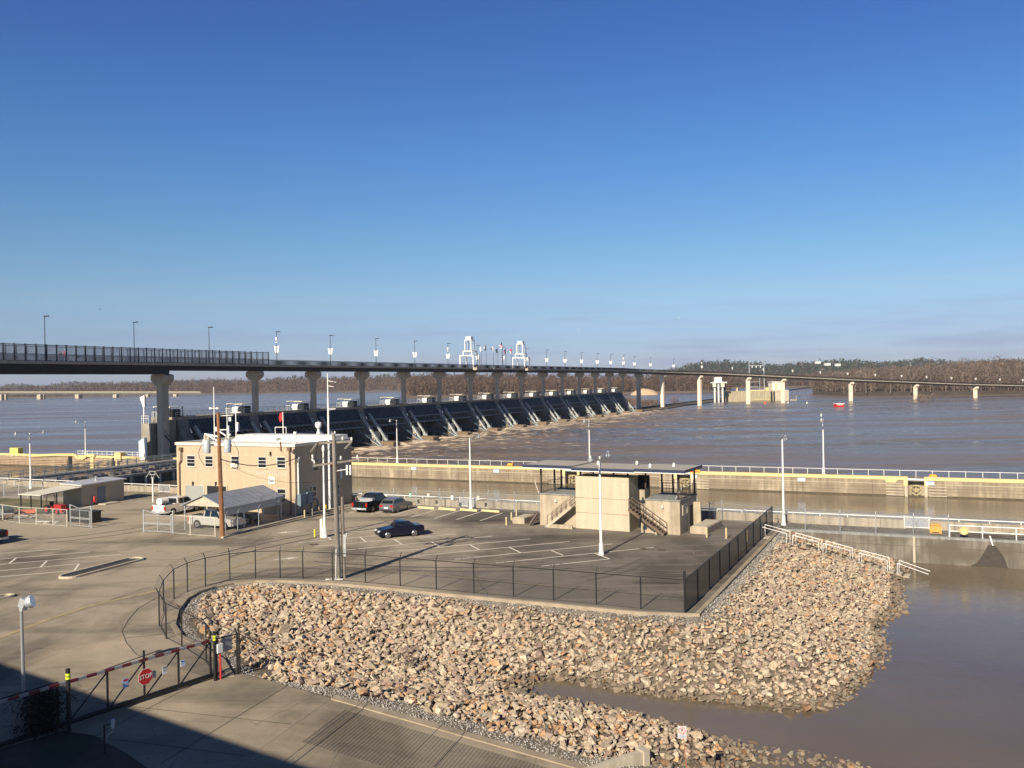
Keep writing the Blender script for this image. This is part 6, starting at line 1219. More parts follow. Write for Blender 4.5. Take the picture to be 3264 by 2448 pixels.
b = MB(); b._add([(-2.6, -.55, 0), (.9, -.55, 0), (.9, .55, 0), (-2.6, .55, 0), (-2.65, -.6, 1.15), (.95, -.6, 1.15), (.95, .6, 1.15), (-2.65, .6, 1.15)], [(3, 2, 1, 0), (4, 5, 6, 7), (0, 1, 5, 4), (1, 2, 6, 5), (2, 3, 7, 6), (3, 0, 4, 7)]); b.build('body', black, gd); b = MB(); b.box(-2.85, 1.15, -.7, .7, 1.15, 1.22); b.build('lid', M('lid_black', (.02, .022, .025), .5), gd)
# ------------------------------------------------ chain-link fences
blk = linkmat('black_chain_link', (0.03, 0.03, 0.03), 0.055, 0.06, 0.1)
def fence(name, label, pts, h, post_r, pm, fab, arm=0.35, armdir=1, cat='fence', mid=False, posts=None, wires=0):
    t = thing(name, label, cat, pts[0], 0); L_ = 0
    loc = [Vector((p[0], p[1], p[2] if len(p) > 2 else 0)) for p in pts]
    for i, p in enumerate(loc):
        q = (loc[min(i+1, len(loc)-1)]-loc[max(i-1, 0)]); q.z = 0; q.normalize(); nrm = Vector((-q.y, q.x, 0))*armdir
        b = MB(); b.tube(p+Vector((0, 0, -.1)), p+Vector((0, 0, h)), post_r, n=7)
        if arm: b.bar(p+Vector((0, 0, h-.02)), p+nrm*arm*.7+Vector((0, 0, h+arm)), post_r*1.1, .03)
        b.build('post', pm, t, world=True)
    b = MB(); b.path([p+Vector((0, 0, h-.03)) for p in loc], post_r*.65, n=6); b.build('top_rail', pm, t, world=True)
    b = MB(); b.path([p+Vector((0, 0, .06)) for p in loc], post_r*.35, n=5); b.build('bottom_rail', pm, t, world=True)
    if wires and arm:
        b = MB()
        for k in range(1, wires+1):
            pr = []
            for i, p in enumerate(loc):
                q = (loc[min(i+1, len(loc)-1)]-loc[max(i-1, 0)]); q.z = 0; q.normalize(); nrm = Vector((-q.y, q.x, 0))*armdir; pr.append(p+nrm*arm*.7*k/wires+Vector((0, 0, h+arm*k/wires)))
            b.path(pr, .008, n=4)
        b.build('barbed_wire', pm, t, world=True)
    b = MB()
    for a, c in zip(loc[:-1], loc[1:]):
        l = (c-a).length; b.quad_uv([tuple(a+Vector((0, 0, .05))), tuple(c+Vector((0, 0, .05))), tuple(c+Vector((0, 0, h-.05))), tuple(a+Vector((0, 0, h-.05)))], [(L_, 0), (L_+l, 0), (L_+l, h-.1), (L_, h-.1)]); L_ += l
    b.build('chain_link', fab, t, world=True); return t
bf_ = fence('chain_link_fence', 'black chain-link fence with barbed-wire arms curving along the lot kerb above the stones', FW[1:], 2.0, .042, black, blk, arm=.32, armdir=-1, wires=3)
n = 10; a, c = FW[1], FW[0]; rp_ = [a.lerp(c, (k/n)**1.0) for k in range(n+1)]
blk2 = linkmat('dense_black_chain_link', (0.008, 0.008, 0.01), 0.55, 0.06, 0.1)
fence('chain_link_fence', 'straight black chain-link fence running away along the right side of the parking lot', rp_, 2.0, .05, black, blk2, arm=0, cat='fence')
b = MB(); b.tube(a, a+Vector((0, 0, 2.5)), .075, n=10); b.path([a+Vector((-.3, .1, 1.75)), a+Vector((-1.6, .4, 1.72)), a+Vector((-3.0, .62, 1.7))], .02); o = b.build('corner_post', black, bf_, world=True)
gal_d = M('dull_galvanised', (.38, .41, .42), .5, .4, var=.1)
fence('chain_link_fence', 'galvanised chain-link fence in front of the scrap yard at the left edge', [G(-40, 1657), G(9, 1660), G(62, 1668.5), G(116, 1672), G(169.5, 1675), G(214, 1679)], 1.75, .04, offwhite, lk, arm=0)
fence('chain_link_fence', 'galvanised chain-link fence with angled arms beside the carport along the raised kerb', [G(720, 1703), G(758, 1694), G(825, 1677), G(886, 1660), G(943, 1647)], 1.85, .045, gal_d, lk, arm=.35, armdir=-1, wires=3)
fence('chain_link_fence', 'short galvanised fence between the right sliding gate and the brown utility pole', [G(546, 1699), G(606.7, 1706), G(686, 1711)], 1.8, .045, offwhite, lk, arm=0)
fence('chain_link_fence', 'galvanised fence around the paved yard behind the grass patch at the far left', [G(-30, 1588), G(13, 1585), G(60, 1586), G(88, 1588), G(137, 1589)], 1.7, .045, galv, lk, arm=0)
fence('chain_link_fence', 'chain-link fence along the lock edge behind the parked dark pickup and the wheel stops', [G(1146, 1615), G(1187, 1617), G(1255, 1620), G(1328, 1617), G(1401, 1619), G(1478, 1624), G(1556, 1627), G(1640, 1632), G(1718, 1636)], 1.9, .035, gal_d, lk, arm=.3, armdir=1, wires=2)
fence('chain_link_fence', 'chain-link fence on the lock esplanade from the shelter to the far right', [G(2262, 1661), G(2300, 1658)] + [HV(px, 1690, 84.45).xyz*0+UV(toUV(HV(px, 1690, 84.45))[0], 84.45) for px in (2567, 2678, 2792, 2912)] + [UV(toUV(HV(3024, 1715, 84.45))[0], 84.45)], 1.75, .04, gal_d, lk, arm=.2, armdir=1, wires=2)
def slide_gate(p0, p1, label, h=1.75, over=0):
    t = thing('sliding_gate', label, 'gate', p0, math.atan2((p1-p0).y, (p1-p0).x), 'galvanised sliding yard gates'); L_ = (p1-p0).length; b = MB()
    for z in (.15, h*.5, h*.56, h): b.tube((0, 0, z), (L_, 0, z), .035, n=6)
    for x in (0, L_*.5, L_): b.tube((x, 0, .15), (x, 0, h), .035, n=6)
    b.build('frame', galv, t); b = MB(); b.quad_uv([(0, 0, .15), (L_, 0, .15), (L_, 0, h), (0, 0, h)], [(0, 0), (L_, 0), (L_, h), (0, h)]); b.build('mesh_infill', lk, t)
    for x in (-.12, L_+.12): b = MB(); b.tube((x, .12, 0), (x, .12, h+.5), .07, n=8); b.build('gate_post', galv, t)
    b = MB(); b.bar((-.1, .12, h+.45), (L_*.5, .12, h+.1), .05); b.bar((L_+.1, .12, h+.45), (L_*.5, .12, h+.1), .05); b.build('brace', galv, t)
slide_gate(G(224, 1678), G(286, 1684), 'galvanised sliding gate on the left of the yard entrance, in front of the black container'); slide_gate(G(459, 1697), G(546, 1701), 'galvanised sliding gate on the right of the yard entrance, in front of the white pickup', 1.7)
# yard kerb beside the building
kp = [G(712, 1716), G(800, 1690), G(900, 1665), G(1000, 1640), G(1110, 1615), G(1150, 1607)]
b = MB(); b.sweep([Vector((p.x, p.y, 0)) for p in kp], -.25, 0, -.3, .14); o = b.build('kerb', concrete_light); o['kind'] = 'structure'
# ================================================ CARPORT
cpo = G(716, 1696.6); ca = thing('carport', 'ribbed grey metal gable carport on steel legs in the yard before the office', 'carport', cpo, ROT)
CW, CD, CE, CR = 5.0, 8.6, 2.5, 3.5
roofm = M('ribbed_grey_roof', (.52, .54, .58), .35, .4, var=.06); mt = roofm; nt = mt.node_tree; bs = nt.nodes['Principled BSDF']; tcx = node(nt, 'ShaderNodeTexCoord'); wv = node(nt, 'ShaderNodeTexWave'); wv.bands_direction = 'X'; wv.inputs['Scale'].default_value = 1.0; nt.links.new(tcx.outputs['Object'], wv.inputs['Vector']); bp = node(nt, 'ShaderNodeBump'); bp.inputs['Strength'].default_value = .7; bp.inputs['Distance'].default_value = .06; nt.links.new(wv.outputs[0], bp.inputs['Height']); nt.links.new(bp.outputs[0], bs.inputs['Normal'])
b = MB()
for x0, z0, x1, z1 in ((-CW/2, CR, .35, CE-.1), (-CW-.35, CE-.1, -CW/2, CR)):
    b._add([(x0, -.3, z0), (x1, -.3, z1), (x1, CD, z1), (x0, CD, z0), (x0, -.3, z0-.06), (x1, -.3, z1-.06), (x1, CD, z1-.06), (x0, CD, z0-.06)], [(0, 1, 2, 3), (7, 6, 5, 4), (0, 4, 5, 1), (1, 5, 6, 2), (2, 6, 7, 3), (3, 7, 4, 0)])
b.build('roof', roofm, ca)
ribm = M('roof_rib', (.44, .46, .5), .4, .4)
b = MB()
for k in range(12):
    fr = (k+.5)/12; x = -CW/2+(CW/2+.35)*fr; z = CR+(CE-.1-CR)*fr+.02; b.bar((x, -.3, z), (x, CD, z), .05, .05)
    x = -CW/2-(CW/2+.35)*fr; b.bar((x, -.3, z), (x, CD, z), .05, .05)
b.build('roof_ribs', ribm, ca)
b = MB(); b._add([(-CW, -.05, CE-.1), (0, -.05, CE-.1), (-CW/2, -.05, CR-.1), (-CW, 0.0, CE-.1), (0, 0.0, CE-.1), (-CW/2, 0.0, CR-.1)], [(0, 1, 2), (5, 4, 3), (0, 3, 4, 1), (1, 4, 5, 2), (2, 5, 3, 0)]); b.build('gable_panel', concrete_light, ca)
b = MB(); b.box(-.03, .0, 0, CD-.1, 1.55, CE-.12); b.build('side_panel', M('side_panel_grey', (.4, .41, .42), .5), ca)
for x in (-CW, -.06):
    for y in (0, 2.8, 5.6, CD-.2): b = MB(); b.box(x-.05, x+.05, y-.05, y+.05, 0, CE-.1); b.build('leg', galv, ca)
b = MB(); b.bar((-CW, 0, 1.9), (-CW+.7, 0, CE-.05), .07); b.bar((0, 0, 1.9), (-.7, 0, CE-.05), .07); b.build('brace', galv, ca)
# ================================================ VEHICLES
def lerpw(z, pts):
    return float(np.interp(z, [p[0] for p in pts], [p[1] for p in pts]))
def arch(cx, r, z0, n=7): return [(cx+r*math.cos(math.pi*k/n), z0+r*math.sin(math.pi*k/n)) for k in range(n+1)]
def car(name, label, p, rot, paint, L_=4.5, W_=1.75, kind='sedan', wr=.31, roofp=None, group='parked cars'):
    t = thing(name, label, 'car', p, rot, group); hl = L_/2; hw = W_/2; fa, ra = hl-.85, -hl+.95; zb = .22; bz = .9
    wf = lambda z: hw*lerpw(z, [(.2, .93), (.55, 1.0), (.8, .985), (1.0, .93), (1.45, .74)])
    pr = [(-hl+.05, .35), (-hl, .6)]
    if kind == 'sedan': pr += [(-hl+.05, .93), (-hl+.25, 1.0), (-hl+.95, 1.02), (hl-1.55, .98), (hl-1.3, .93), (hl-.25, .74), (hl-.05, .6), (hl, .4)]
    else: pr += [(-hl+.03, .9), (-hl+.2, 1.05), (hl-1.35, 1.03), (hl-1.1, 1.0), (hl-.3, .84), (hl-.05, .68), (hl, .42)]
    pr += [(hl-.1, zb)] + arch(fa, wr+.05, zb) + [(0, zb)] + arch(ra, wr+.05, zb) + [(-hl+.1, zb)]
    b = MB(); b.extr(pr, wf); b.build('body', paint, t, smooth=True)
    if kind == 'sedan': cab = [(-hl+.85, .99), (-hl+1.35, 1.38), (-hl+1.7, 1.42), (.1, 1.43), (.35, 1.38), (hl-1.45, .96)]
    else: cab = [(-hl+.12, 1.0), (-hl+.5, 1.38), (-hl+.85, 1.5), (-.1, 1.54), (.2, 1.49), (hl-1.15, .98)]
    wc = lambda z: (hw-.03)*lerpw(z, [(.95, .93), (1.0, .93), (1.6, .70 if kind == 'sedan' else .76)])
    b = MB(); b.extr(cab, wc); b.build('roof', roofp or paint, t, smooth=True)
    # glass: side panes and end panes, slightly proud
    zt = cab[2][1]-.1; zl = cab[0][1]+.05
    def sx(z, a, c): return a[0]+(c[0]-a[0])*(z-a[1])/(c[1]-a[1])
    xr0, xr1 = sx(zl, cab[0], cab[1])+.12, sx(zt, cab[0], cab[1])+.18; xf0, xf1 = sx(zl, cab[-1], cab[-2])-.16, sx(zt, cab[-1], cab[-2])-.12
    xm = (xr1+xf1)/2-.02
    for s in (-1, 1):
        for a0, a1, c0, c1 in ((xr0, xr1, xm-.05, xm-.05), (xm+.05, xm+.05, xf0, xf1)):
            b = MB(); y0, y1 = s*(wc(zl)+.012), s*(wc(zt)+.012); b._add([(a0, y0, zl), (c0, y0, zl), (c1, y1, zt), (a1, y1, zt)], [(0, 1, 2, 3)]); b.build('side_window', glass, t)
    for a, c, nm, sg in ((cab[-1], cab[-2], 'windscreen', 1), (cab[0], cab[1], 'rear_window', -1)):
        b = MB(); z0, z1 = a[1]+.05, c[1]-.03; x0, x1 = sx(z0, a, c)+sg*.014, sx(z1, a, c)+sg*.014; b._add([(x0, -wc(z0)*.9, z0), (x0, wc(z0)*.9, z0), (x1, wc(z1)*.9, z1), (x1, -wc(z1)*.9, z1)], [(0, 1, 2, 3)]); b.build(nm, glass, t)
    for x in (fa, ra):
        for y in (-hw+.1, hw-.1): wheel(t, x, y, wr, .2, rim, spokes=7)
    for s in (-1, 1):
        b = MB(); b.box(hl-.22, hl-.02, s*(hw-.3)-.2, s*(hw-.3)+.12, .56, .70); b.build('headlight', lamp_glass, t)
        b = MB(); b.box(-hl-.01, -hl+.2, s*(hw-.24)-.17, s*(hw-.24)+.15, .68, .9); b.build('tail_light', tail_red, t)
    b = MB(); b.box(-hl-.03, -hl+.03, -.26, .26, .52, .68); b.build('number_plate', white, t)
    b = MB(); b.box(hl-.06, hl+.015, -.5, .5, .3, .45); b.box(-hl-.02, -hl+.08, -hw*.8, hw*.8, .3, .42); b.build('bumper', black, t)
    return t
def pickup(name, label, p, rot, paint, L_=5.6, W_=1.95, crew=True, box=False, group='parked pickups', wr=.4, H_=1.9):
    t = thing(name, label, 'pickup truck', p, rot, group); hl = L_/2; hw = W_/2; fa, ra = hl-1.0, -hl+1.15; zb = .38; bed = -hl+1.85; 
    wf = lambda z: hw*lerpw(z, [(.3, .95), (.7, 1.0), (1.0, .99), (1.2, .95)])
    pr = [(-hl, .5), (-hl, 1.18), (bed, 1.18), (bed+.02, 1.16), (hl-1.45, 1.15), (hl-1.2, 1.16), (hl-.2, 1.06), (hl-.03, .95), (hl, .45), (hl-.1, zb)] + arch(fa, wr+.08, zb) + [(0, zb)] + arch(ra, wr+.08, zb) + [(-hl+.1, zb)]
    b = MB(); b.extr(pr, wf); b.build('body', paint, t, smooth=True)
    b = MB(); b.box(-hl+.08, bed-.04, -hw+.16, hw-.16, 1.181, 1.186); b.build('bed_floor', black if not box else galv, t)
    b = MB()
    for s in (-1, 1): b.box(-hl, bed, s*(hw-.1)-.06, s*(hw-.1)+.06, 1.18, 1.26)
    b.box(-hl, -hl+.1, -hw+.16, hw-.16, 1.18, 1.26); b.build('bed_rail', paint, t)
    b = MB(); b.box(-hl-.02, -hl, -hw+.2, hw-.2, .62, 1.15); b.build('tailgate', paint, t)
    cab = [(bed+.02, 1.15), (bed+.12, H_-.08), (bed+.3, H_), (hl-2.25, H_), (hl-2.05, H_-.05), (hl-1.35, 1.15)]
    wc = lambda z: (hw-.03)*lerpw(z, [(1.15, .95), (H_, .76)]); b = MB(); b.extr(cab, wc); b.build('cab', paint, t, smooth=True)
    zl, zt = 1.22, H_-.13
    def sx(z, a, c): return a[0]+(c[0]-a[0])*(z-a[1])/(c[1]-a[1])
    x0 = bed+.2; xf0, xf1 = sx(zl, cab[-1], cab[-2])-.14, sx(zt, cab[-1], cab[-2])-.1; xm = (x0+xf1)/2
    for s in (-1, 1):
        for a0, a1, c0, c1 in ((x0, x0+.05, xm-.05, xm-.05), (xm+.05, xm+.05, xf0, xf1)):
            b = MB(); y0, y1 = s*(wc(zl)+.012), s*(wc(zt)+.012); b._add([(a0, y0, zl), (c0, y0, zl), (c1, y1, zt), (a1, y1, zt)], [(0, 1, 2, 3)]); b.build('side_window', glass, t)
        b = MB(); b.box(hl-1.6, hl-1.45, s*(hw+.02), s*(hw+.2), 1.15, 1.33); b.build('mirror', black, t)
        b = MB(); b.box(hl-.14, hl+.01, s*(hw-.26)-.16, s*(hw-.26)+.16, .78, .98); b.build('headlight', lamp_glass, t)
        b = MB(); b.box(-hl-.03, -hl+.06, s*(hw-.1)-.1, s*(hw-.1)+.09, .72, 1.12); b.build('tail_light', tail_red, t)
    for a, c, nm, sg in ((cab[-1], cab[-2], 'windscreen', 1), (cab[0], cab[1], 'rear_window', -1)):
        b = MB(); z0, z1 = a[1]+.1, c[1]-.03; q0, q1 = sx(z0, a, c)+sg*.014, sx(z1, a, c)+sg*.014; b._add([(q0, -wc(z0)*.88, z0), (q0, wc(z0)*.88, z0), (q1, wc(z1)*.88, z1), (q1, -wc(z1)*.88, z1)], [(0, 1, 2, 3)]); b.build(nm, glass, t)
    for x in (fa, ra):
        for y in (-hw+.13, hw-.13): wheel(t, x, y, wr, .26)
    b = MB(); b.box(-hl-.14, -hl-.02, -hw+.05, hw-.05, .42, .6); b.box(hl, hl+.12, -hw+.05, hw-.05, .42, .62); b.build('bumper', galv, t)
    b = MB(); b.box(-hl-.15, -hl-.14, -.2, .2, .45, .58); b.build('number_plate', white, t)
    if box: b = MB(); b.box(bed-.62, bed-.08, -hw+.12, hw-.12, 1.19, 1.5); b.build('toolbox', M('silver_toolbox', (.6, .6, .6), .3, .6), t)
    return t
def paintm(name, c): return M(name, c, .18, .25, var=.03, spec=.6)
U_ = Vector((UX, UY, 0)); V_ = Vector((-UY, UX, 0))
# white pickup: rear right wheel at (548,1643), pointing away from the camera
VR = math.atan2(UX, -UY)
def place_v(px, py, L_, W_, back): q = G(px, py); return q+V_*(L_/2-back)-U_*(W_/2-.1)
pickup('pickup_truck', 'white crew-cab pickup seen from behind in the yard before the garage doors', place_v(549, 1644, 5.8, 2.0, 1.15), VR, paintm('white_car_paint', (.75, .75, .74)))
wt = place_v(549, 1644, 5.8, 2.0, 1.15)
t = thing('fuel_tank', 'rounded white tank in the bed of the white pickup', 'tank', wt+V_*-1.9-U_*.3+Vector((0, 0, 1.19)), VR); b = MB(); b.tube((-.5, 0, .35), (.5, 0, .35), .42, n=14); b.build('tank_body', white, t, smooth=True); b = MB(); b.box(-.45, -.3, -.4, .4, 0, .12); b.box(.3, .45, -.4, .4, 0, .12); b.build('cradle', black, t)
pickup('pickup_truck', 'dark green-black pickup with a silver toolbox seen from behind at the lock edge', place_v(1186, 1633, 5.5, 1.95, 1.1), VR, paintm('black_car_paint', (.012, .016, .018)), box=True, L_=5.5)
car('parked_car', 'grey-silver hatchback seen from behind beside the dark pickup', place_v(1264, 1634.5, 4.3, 1.8, .9), VR, paintm('grey_car_paint', (.17, .165, .18)), L_=4.15, W_=1.78, kind='hatch', wr=.33)
# silver pickup in the carport mouth, nose to the right
q = G(631, 1683.5); pickup('pickup_truck', 'silver-beige extended-cab pickup standing sideways under the front of the carport', q+U_*(5.6/2-1.15)+V_*(.85), ROT, paintm('silver_car_paint', (.48, .47, .43)))
# navy sedan, nose to the left
q0, q1 = G(1239.8, 1716), G(1321, 1709); dr = (q0-q1).normalized(); nrm = Vector((-dr.y, dr.x, 0)); nrm = nrm if nrm.y > 0 else -nrm
car('parked_car', 'dark navy sedan parked across the bays in the middle of the lot', (q0+q1)/2+nrm*.78-dr*.0, math.atan2(dr.y, dr.x), paintm('navy_car_paint', (.006, .007, .022)), L_=4.3, W_=1.7, wr=.31)
pickup('pickup_truck', 'dark pickup just entering the picture at the left edge of the lot', Vector((-49.5, 81.6, 0)), ROT+math.pi, paintm('dark_blue_car_paint', (.01, .014, .03)), L_=5.6)
t = thing('utility_cart', 'dark machine with large tyres standing in the shade inside the carport', 'machine', cpo+U_*-2.0+V_*5.2, ROT); b = MB(); b.box(-1.3, 1.2, -.55, .55, .45, 1.1); b.build('body', M('machine_grey', (.08, .085, .09), .5), t); b = MB(); b.bar((-.6, 0, 1.1), (-.6, 0, 1.9), .5, .8); b.build('cab', glass, t)
for x in (-.9, .9):
    for y in (-.6, .6): wheel(t, x, y, .42, .25)
# ================================================ SHELTER BUILDING
KO = G(1836.6, 1683); KR = R(-29); ks = thing('lock_control_shelter', 'pale concrete observation building with two raised railed decks under one long flat roof', 'building', KO, KR)
cream = M('cream_block_wall', (.53, .44, .31), .85, var=.07, scale=2.5, bump=.1, streak=.12); stain_c = M('stained_cream_concrete', (.46, .38, .27), .9, var=.14, scale=.8, streak=.3, bump=.15)
b = MB(); b.box(0, 5.4, 0, 2.6, 0, 4.95); b.box(1.2, 5.0, 2.602, 5.0, 0, 3.0); b.build('stair_tower', cream, ks)
b = MB(); b.box(-4.0, -.004, 0.3, 5.2, 0, 3.0); b.build('left_block', stain_c, ks)
b = MB(); b.box(6.5, 10.2, .1, 5.0, 0, 3.0); b.box(6.4, 6.9, .1, .35, 3.0, 3.9); b.build('right_block', stain_c, ks)
b = MB(); b.box(-4.08, -.004, 0.22, 5.28, 3.0, 3.12); b.build('deck_slab', concrete_grey, ks); b = MB(); b.box(6.9, 10.28, .02, 5.08, 3.0, 3.12); b.build('deck_slab', concrete_grey, ks)
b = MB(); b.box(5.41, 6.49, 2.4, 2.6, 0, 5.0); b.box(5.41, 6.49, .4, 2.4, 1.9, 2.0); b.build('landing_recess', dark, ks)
b = MB()
for z in (1.5, 2.9): b.box(.02, 5.38, -.006, 0, z, z+.03)
b.build('course_line', MATS['wall_joint'], ks)
roofs = M('tan_roof_membrane', (.38, .345, .29), .8, var=.08); fas = M('navy_fascia', (.02, .03, .07), .5)
for x0, x1, dz in ((-5.2, .0, .05), (.0, 6.3, -.08), (6.3, 11.0, .0)):
    b = MB(); b.box(x0, x1, -.9, 4.3, 5.78+dz, 5.92+dz); r_ = b.build('roof', roofs, ks)
    b = MB(); b.box(x0, x1, -.94, -.9, 5.66+dz, 5.93+dz); b.box(x0, x1, 4.3, 4.34, 5.66+dz, 5.93+dz)
    if x1 > 10: b.box(x1, x1+.04, -.94, 4.34, 5.66, 5.93)
    b.build('fascia', fas, r_); b = MB(); b.box(x0, x1, -.92, -.8, 5.58+dz, 5.66+dz); b.build('drip_edge', white, r_)
for x, y in ((1.5, 2.0), (7.2, .8), (5.0, 3.2), (9.0, 2.2)): b = MB(); b.lathe((x, y, 5.9), [(.12, 0), (.12, .3), (.04, .36)], n=8); b.build('roof_vent', white, ks)
stl = M('brown_black_steel', (.035, .025, .02), .6)
for i, (x, y, z0) in enumerate([(-3.9, .45, 3.1), (-3.3, 2.2, 3.1), (-3.9, 5.0, 3.1), (-.3, 4.9, 3.1), (.4, .3, 4.95), (2.4, .3, 4.95), (3.8, .3, 4.95), (5.2, .3, 4.95), (6.6, 1.2, 3.9), (6.9, 4.8, 3.1), (10.0, .3, 3.1), (10.1, 4.8, 3.1), (8.0, 4.8, 3.1)]): b = MB(); b.box(x-.07, x+.07, y-.07, y+.07, z0, 5.64); b.build('roof_post', stl, ks)
def rail(par, pts, h=1.0, name='railing', mat=None, step=.3, r_=.025):
    b = MB(); pts = [Vector(p) for p in pts]; b.path([p+Vector((0, 0, h)) for p in pts], r_, n=5); b.path([p+Vector((0, 0, .12)) for p in pts], r_*.8, n=5)
    for a, c in zip(pts[:-1], pts[1:]):
        n = max(1, int((c-a).length/step))
        for k in range(n+1): q = a.lerp(c, k/n); b.tube(q, q+Vector((0, 0, h)), r_*(1.3 if k in (0, n) else .7), n=4)
    return b.build(name, mat or stl, par)
rustrail = M('rusty_brown_rail', (.13, .092, .065), .7, var=.2)
rail(ks, [(-3.95, 5.1, 3.1), (-3.95, .4, 3.1)], mat=rustrail); rail(ks, [(-3.95, 5.15, 3.1), (-.1, 5.15, 3.1)]); rail(ks, [(6.95, 4.95, 3.1), (10.2, 4.95, 3.1), (10.2, .2, 3.1)], mat=rustrail)
# stairs: left flight climbs to the right, right flight climbs to the left
def stairs(x0, z0, x1, z1, y0, y1, n, nm='stairs'):
    b = MB()
    for k in range(n): fr = (k+.5)/n; x = x0+(x1-x0)*fr; z = z0+(z1-z0)*(k+1)/n; b.box(x-.18, x+.18, y0, y1, z-.06, z)
    for y in (y0-.04, y1+.04): b.bar((x0, y, z0+.02), (x1, y, z1), .05, .25)
    o = b.build(nm, rustrail if nm != 'concrete_stairs' else concrete_light, ks)
    b = MB()
    for y in (y0, y1):
        b.bar((x0, y, z0+1.0), (x1, y, z1+1.0), .05)
        b.bar((x0, y, z0+.55), (x1, y, z1+.55), .03)
        for k in range(6): fr = k/5; b.bar((x0+(x1-x0)*fr, y, z0+(z1-z0)*fr), (x0+(x1-x0)*fr, y, z0+(z1-z0)*fr+1.0), .04)
    b.build('handrail', rustrail, o)
stairs(-2.6, .1, -.1, 2.1, -.85, -.05, 11, 'concrete_stairs'); stairs(9.0, .05, 5.7, 2.2, -.9, -.05, 12)
b = MB(); b.box(-2.9, -.02, -.85, -.6, 0, .35); b.build('stair_base', stain_c, ks)
# end face with window, doorway and jamb
b = MB(); b.box(10.2, 10.24, .9, 2.0, 1.75, 2.5); f = b.build('window', glass, ks); b = MB(); b.box(10.2, 10.28, .78, .9, 1.65, 2.6); b.box(10.2, 10.28, 2.0, 2.12, 1.65, 2.6); b.box(10.2, 10.28, .9, 2.0, 2.5, 2.6); b.box(10.2, 10.28, .9, 2.0, 1.65, 1.75); b.build('frame', concrete_light, f)
b = MB(); b.box(10.2, 10.215, 3.0, 4.0, 0, 2.3); f = b.build('doorway', dark, ks); b = MB(); b.box(10.2, 10.9, 4.0, 4.25, 0, 2.5); b.build('open_door', stain_c, f)
for x, y in ((-2.2, .28), (8.6, .08)): b = MB(); b.box(x-.1, x+.1, y-.18, y, 2.35, 2.6); b.build('wall_lamp', offwhite, ks)
b = MB(); b.bar((-4.05, .2, 3.1), (-4.35, .0, 4.2), .35, .05); b.build('deck_ladder', offwhite, ks)
b = MB(); b.bar((9.7, .5, 3.15), (10.25, .6, 4.2), .45, .05); b.build('leaning_chair', galv, ks)
# bits beside the shelter
def lp(x, y, z=0): c, s = math.cos(KR), math.sin(KR); return Vector((KO.x+x*c-y*s, KO.y+x*s+y*c, z))
t = thing('debris_bag', 'heap of white plastic bags by the shelter doorway', 'bags', lp(10.9, 3.3), KR); 
for k, (x, y, r_) in enumerate(((0, 0, .38), (.45, -.3, .3), (.3, .35, .33))): b = MB(); b.lathe((x, y, 0), [(r_, 0), (r_*1.15, r_*.5), (r_*.7, r_*1.1), (r_*.15, r_*1.35)], n=7); b.build('bag', white, t)
def concrete_box(px, py, w_, d_, h_, label, rot=KR):
    t = thing('concrete_vault', label, 'concrete box', G(px, py), rot, 'concrete vaults by the shelter'); b = MB(); b.box(0, w_, 0, d_, 0, h_); b.build('wall', stain_c, t); b = MB(); b.box(.12, w_-.12, .12, d_-.12, h_, h_+.05); b.build('cover', concrete_light, t)
concrete_box(1633, 1668, 1.35, 2.6, .55, 'sloping-lidded concrete vault left of the shelter'); concrete_box(2200, 1700, 1.6, 4.6, .6, 'long low concrete vault right of the shelter', KR)
t = thing('leaning_board', 'dark brown board leaning against the left corner of the shelter', 'board', lp(-4.3, .3), KR); b = MB(); b.bar((-.5, -.6, 0), (0, .3, 1.15), .9, .06); b.build('panel', M('dark_board', (.06, .04, .03), .8), t); b = MB(); b.bar((-.5, -.9, 0), (0, 0, 1.15), .07); b.build('edge_batten', wood_grey, t)
def bollard(px, py, label, h=.75, r_=.075, mat=None):
    t = thing('bollard', label, 'bollard', G(px, py), 0, 'short steel guard posts'); b = MB(); b.lathe((0, 0, 0), [(r_, 0), (r_, h-.05), (r_*.6, h)], n=10); b.build('post', mat or yellow, t); b = MB(); b.lathe((0, 0, 0), [(r_*1.6, 0), (r_*1.5, .03)], n=10); b.build('footing', concrete_grey, t)
pale = M('faded_yellow_paint', (.58, .47, .26), .7, var=.12)
for px, py, h, lab in [(1614, 1674, .8, 'pale yellow bollard left of the left concrete vault, nearest the camera'), (1630.5, 1658, .8, 'middle pale yellow bollard beside the left concrete vault'), (1646, 1644, .75, 'pale yellow bollard at the far end of the left concrete vault'), (1750.5, 1682, .75, 'pale yellow bollard at the foot of the left shelter stairs'), (2091.5, 1704, .75, 'pale yellow bollard at the foot of the right shelter stairs'), (2253, 1713, .85, 'pale yellow bollard at the front corner of the right concrete vault'), (2315, 1717, .95, 'pale yellow bollard between the right concrete vault and the black fence'), (2381, 1725, .95, 'pale yellow bollard seen through the black fence')]: bollard(px, py, lab, h, .08, pale)
for px, py, h, lab in [(971, 1649.5, .8, 'yellow bollard at the kerb nearest the office corner'), (995.5, 1643, .8, 'second grey bollard along the office end wall'), (1017, 1638, .8, 'third bollard along the office end wall'), (1039, 1632, .8, 'bright yellow bollard by the tall white mast'), (1003.5, 1711, .72, 'lone bright yellow bollard left of the armless lamp pole')]: bollard(px, py, lab, h, .08, yellow_b if 'bright' in lab else (pale if 'second' not in lab else concrete_light))
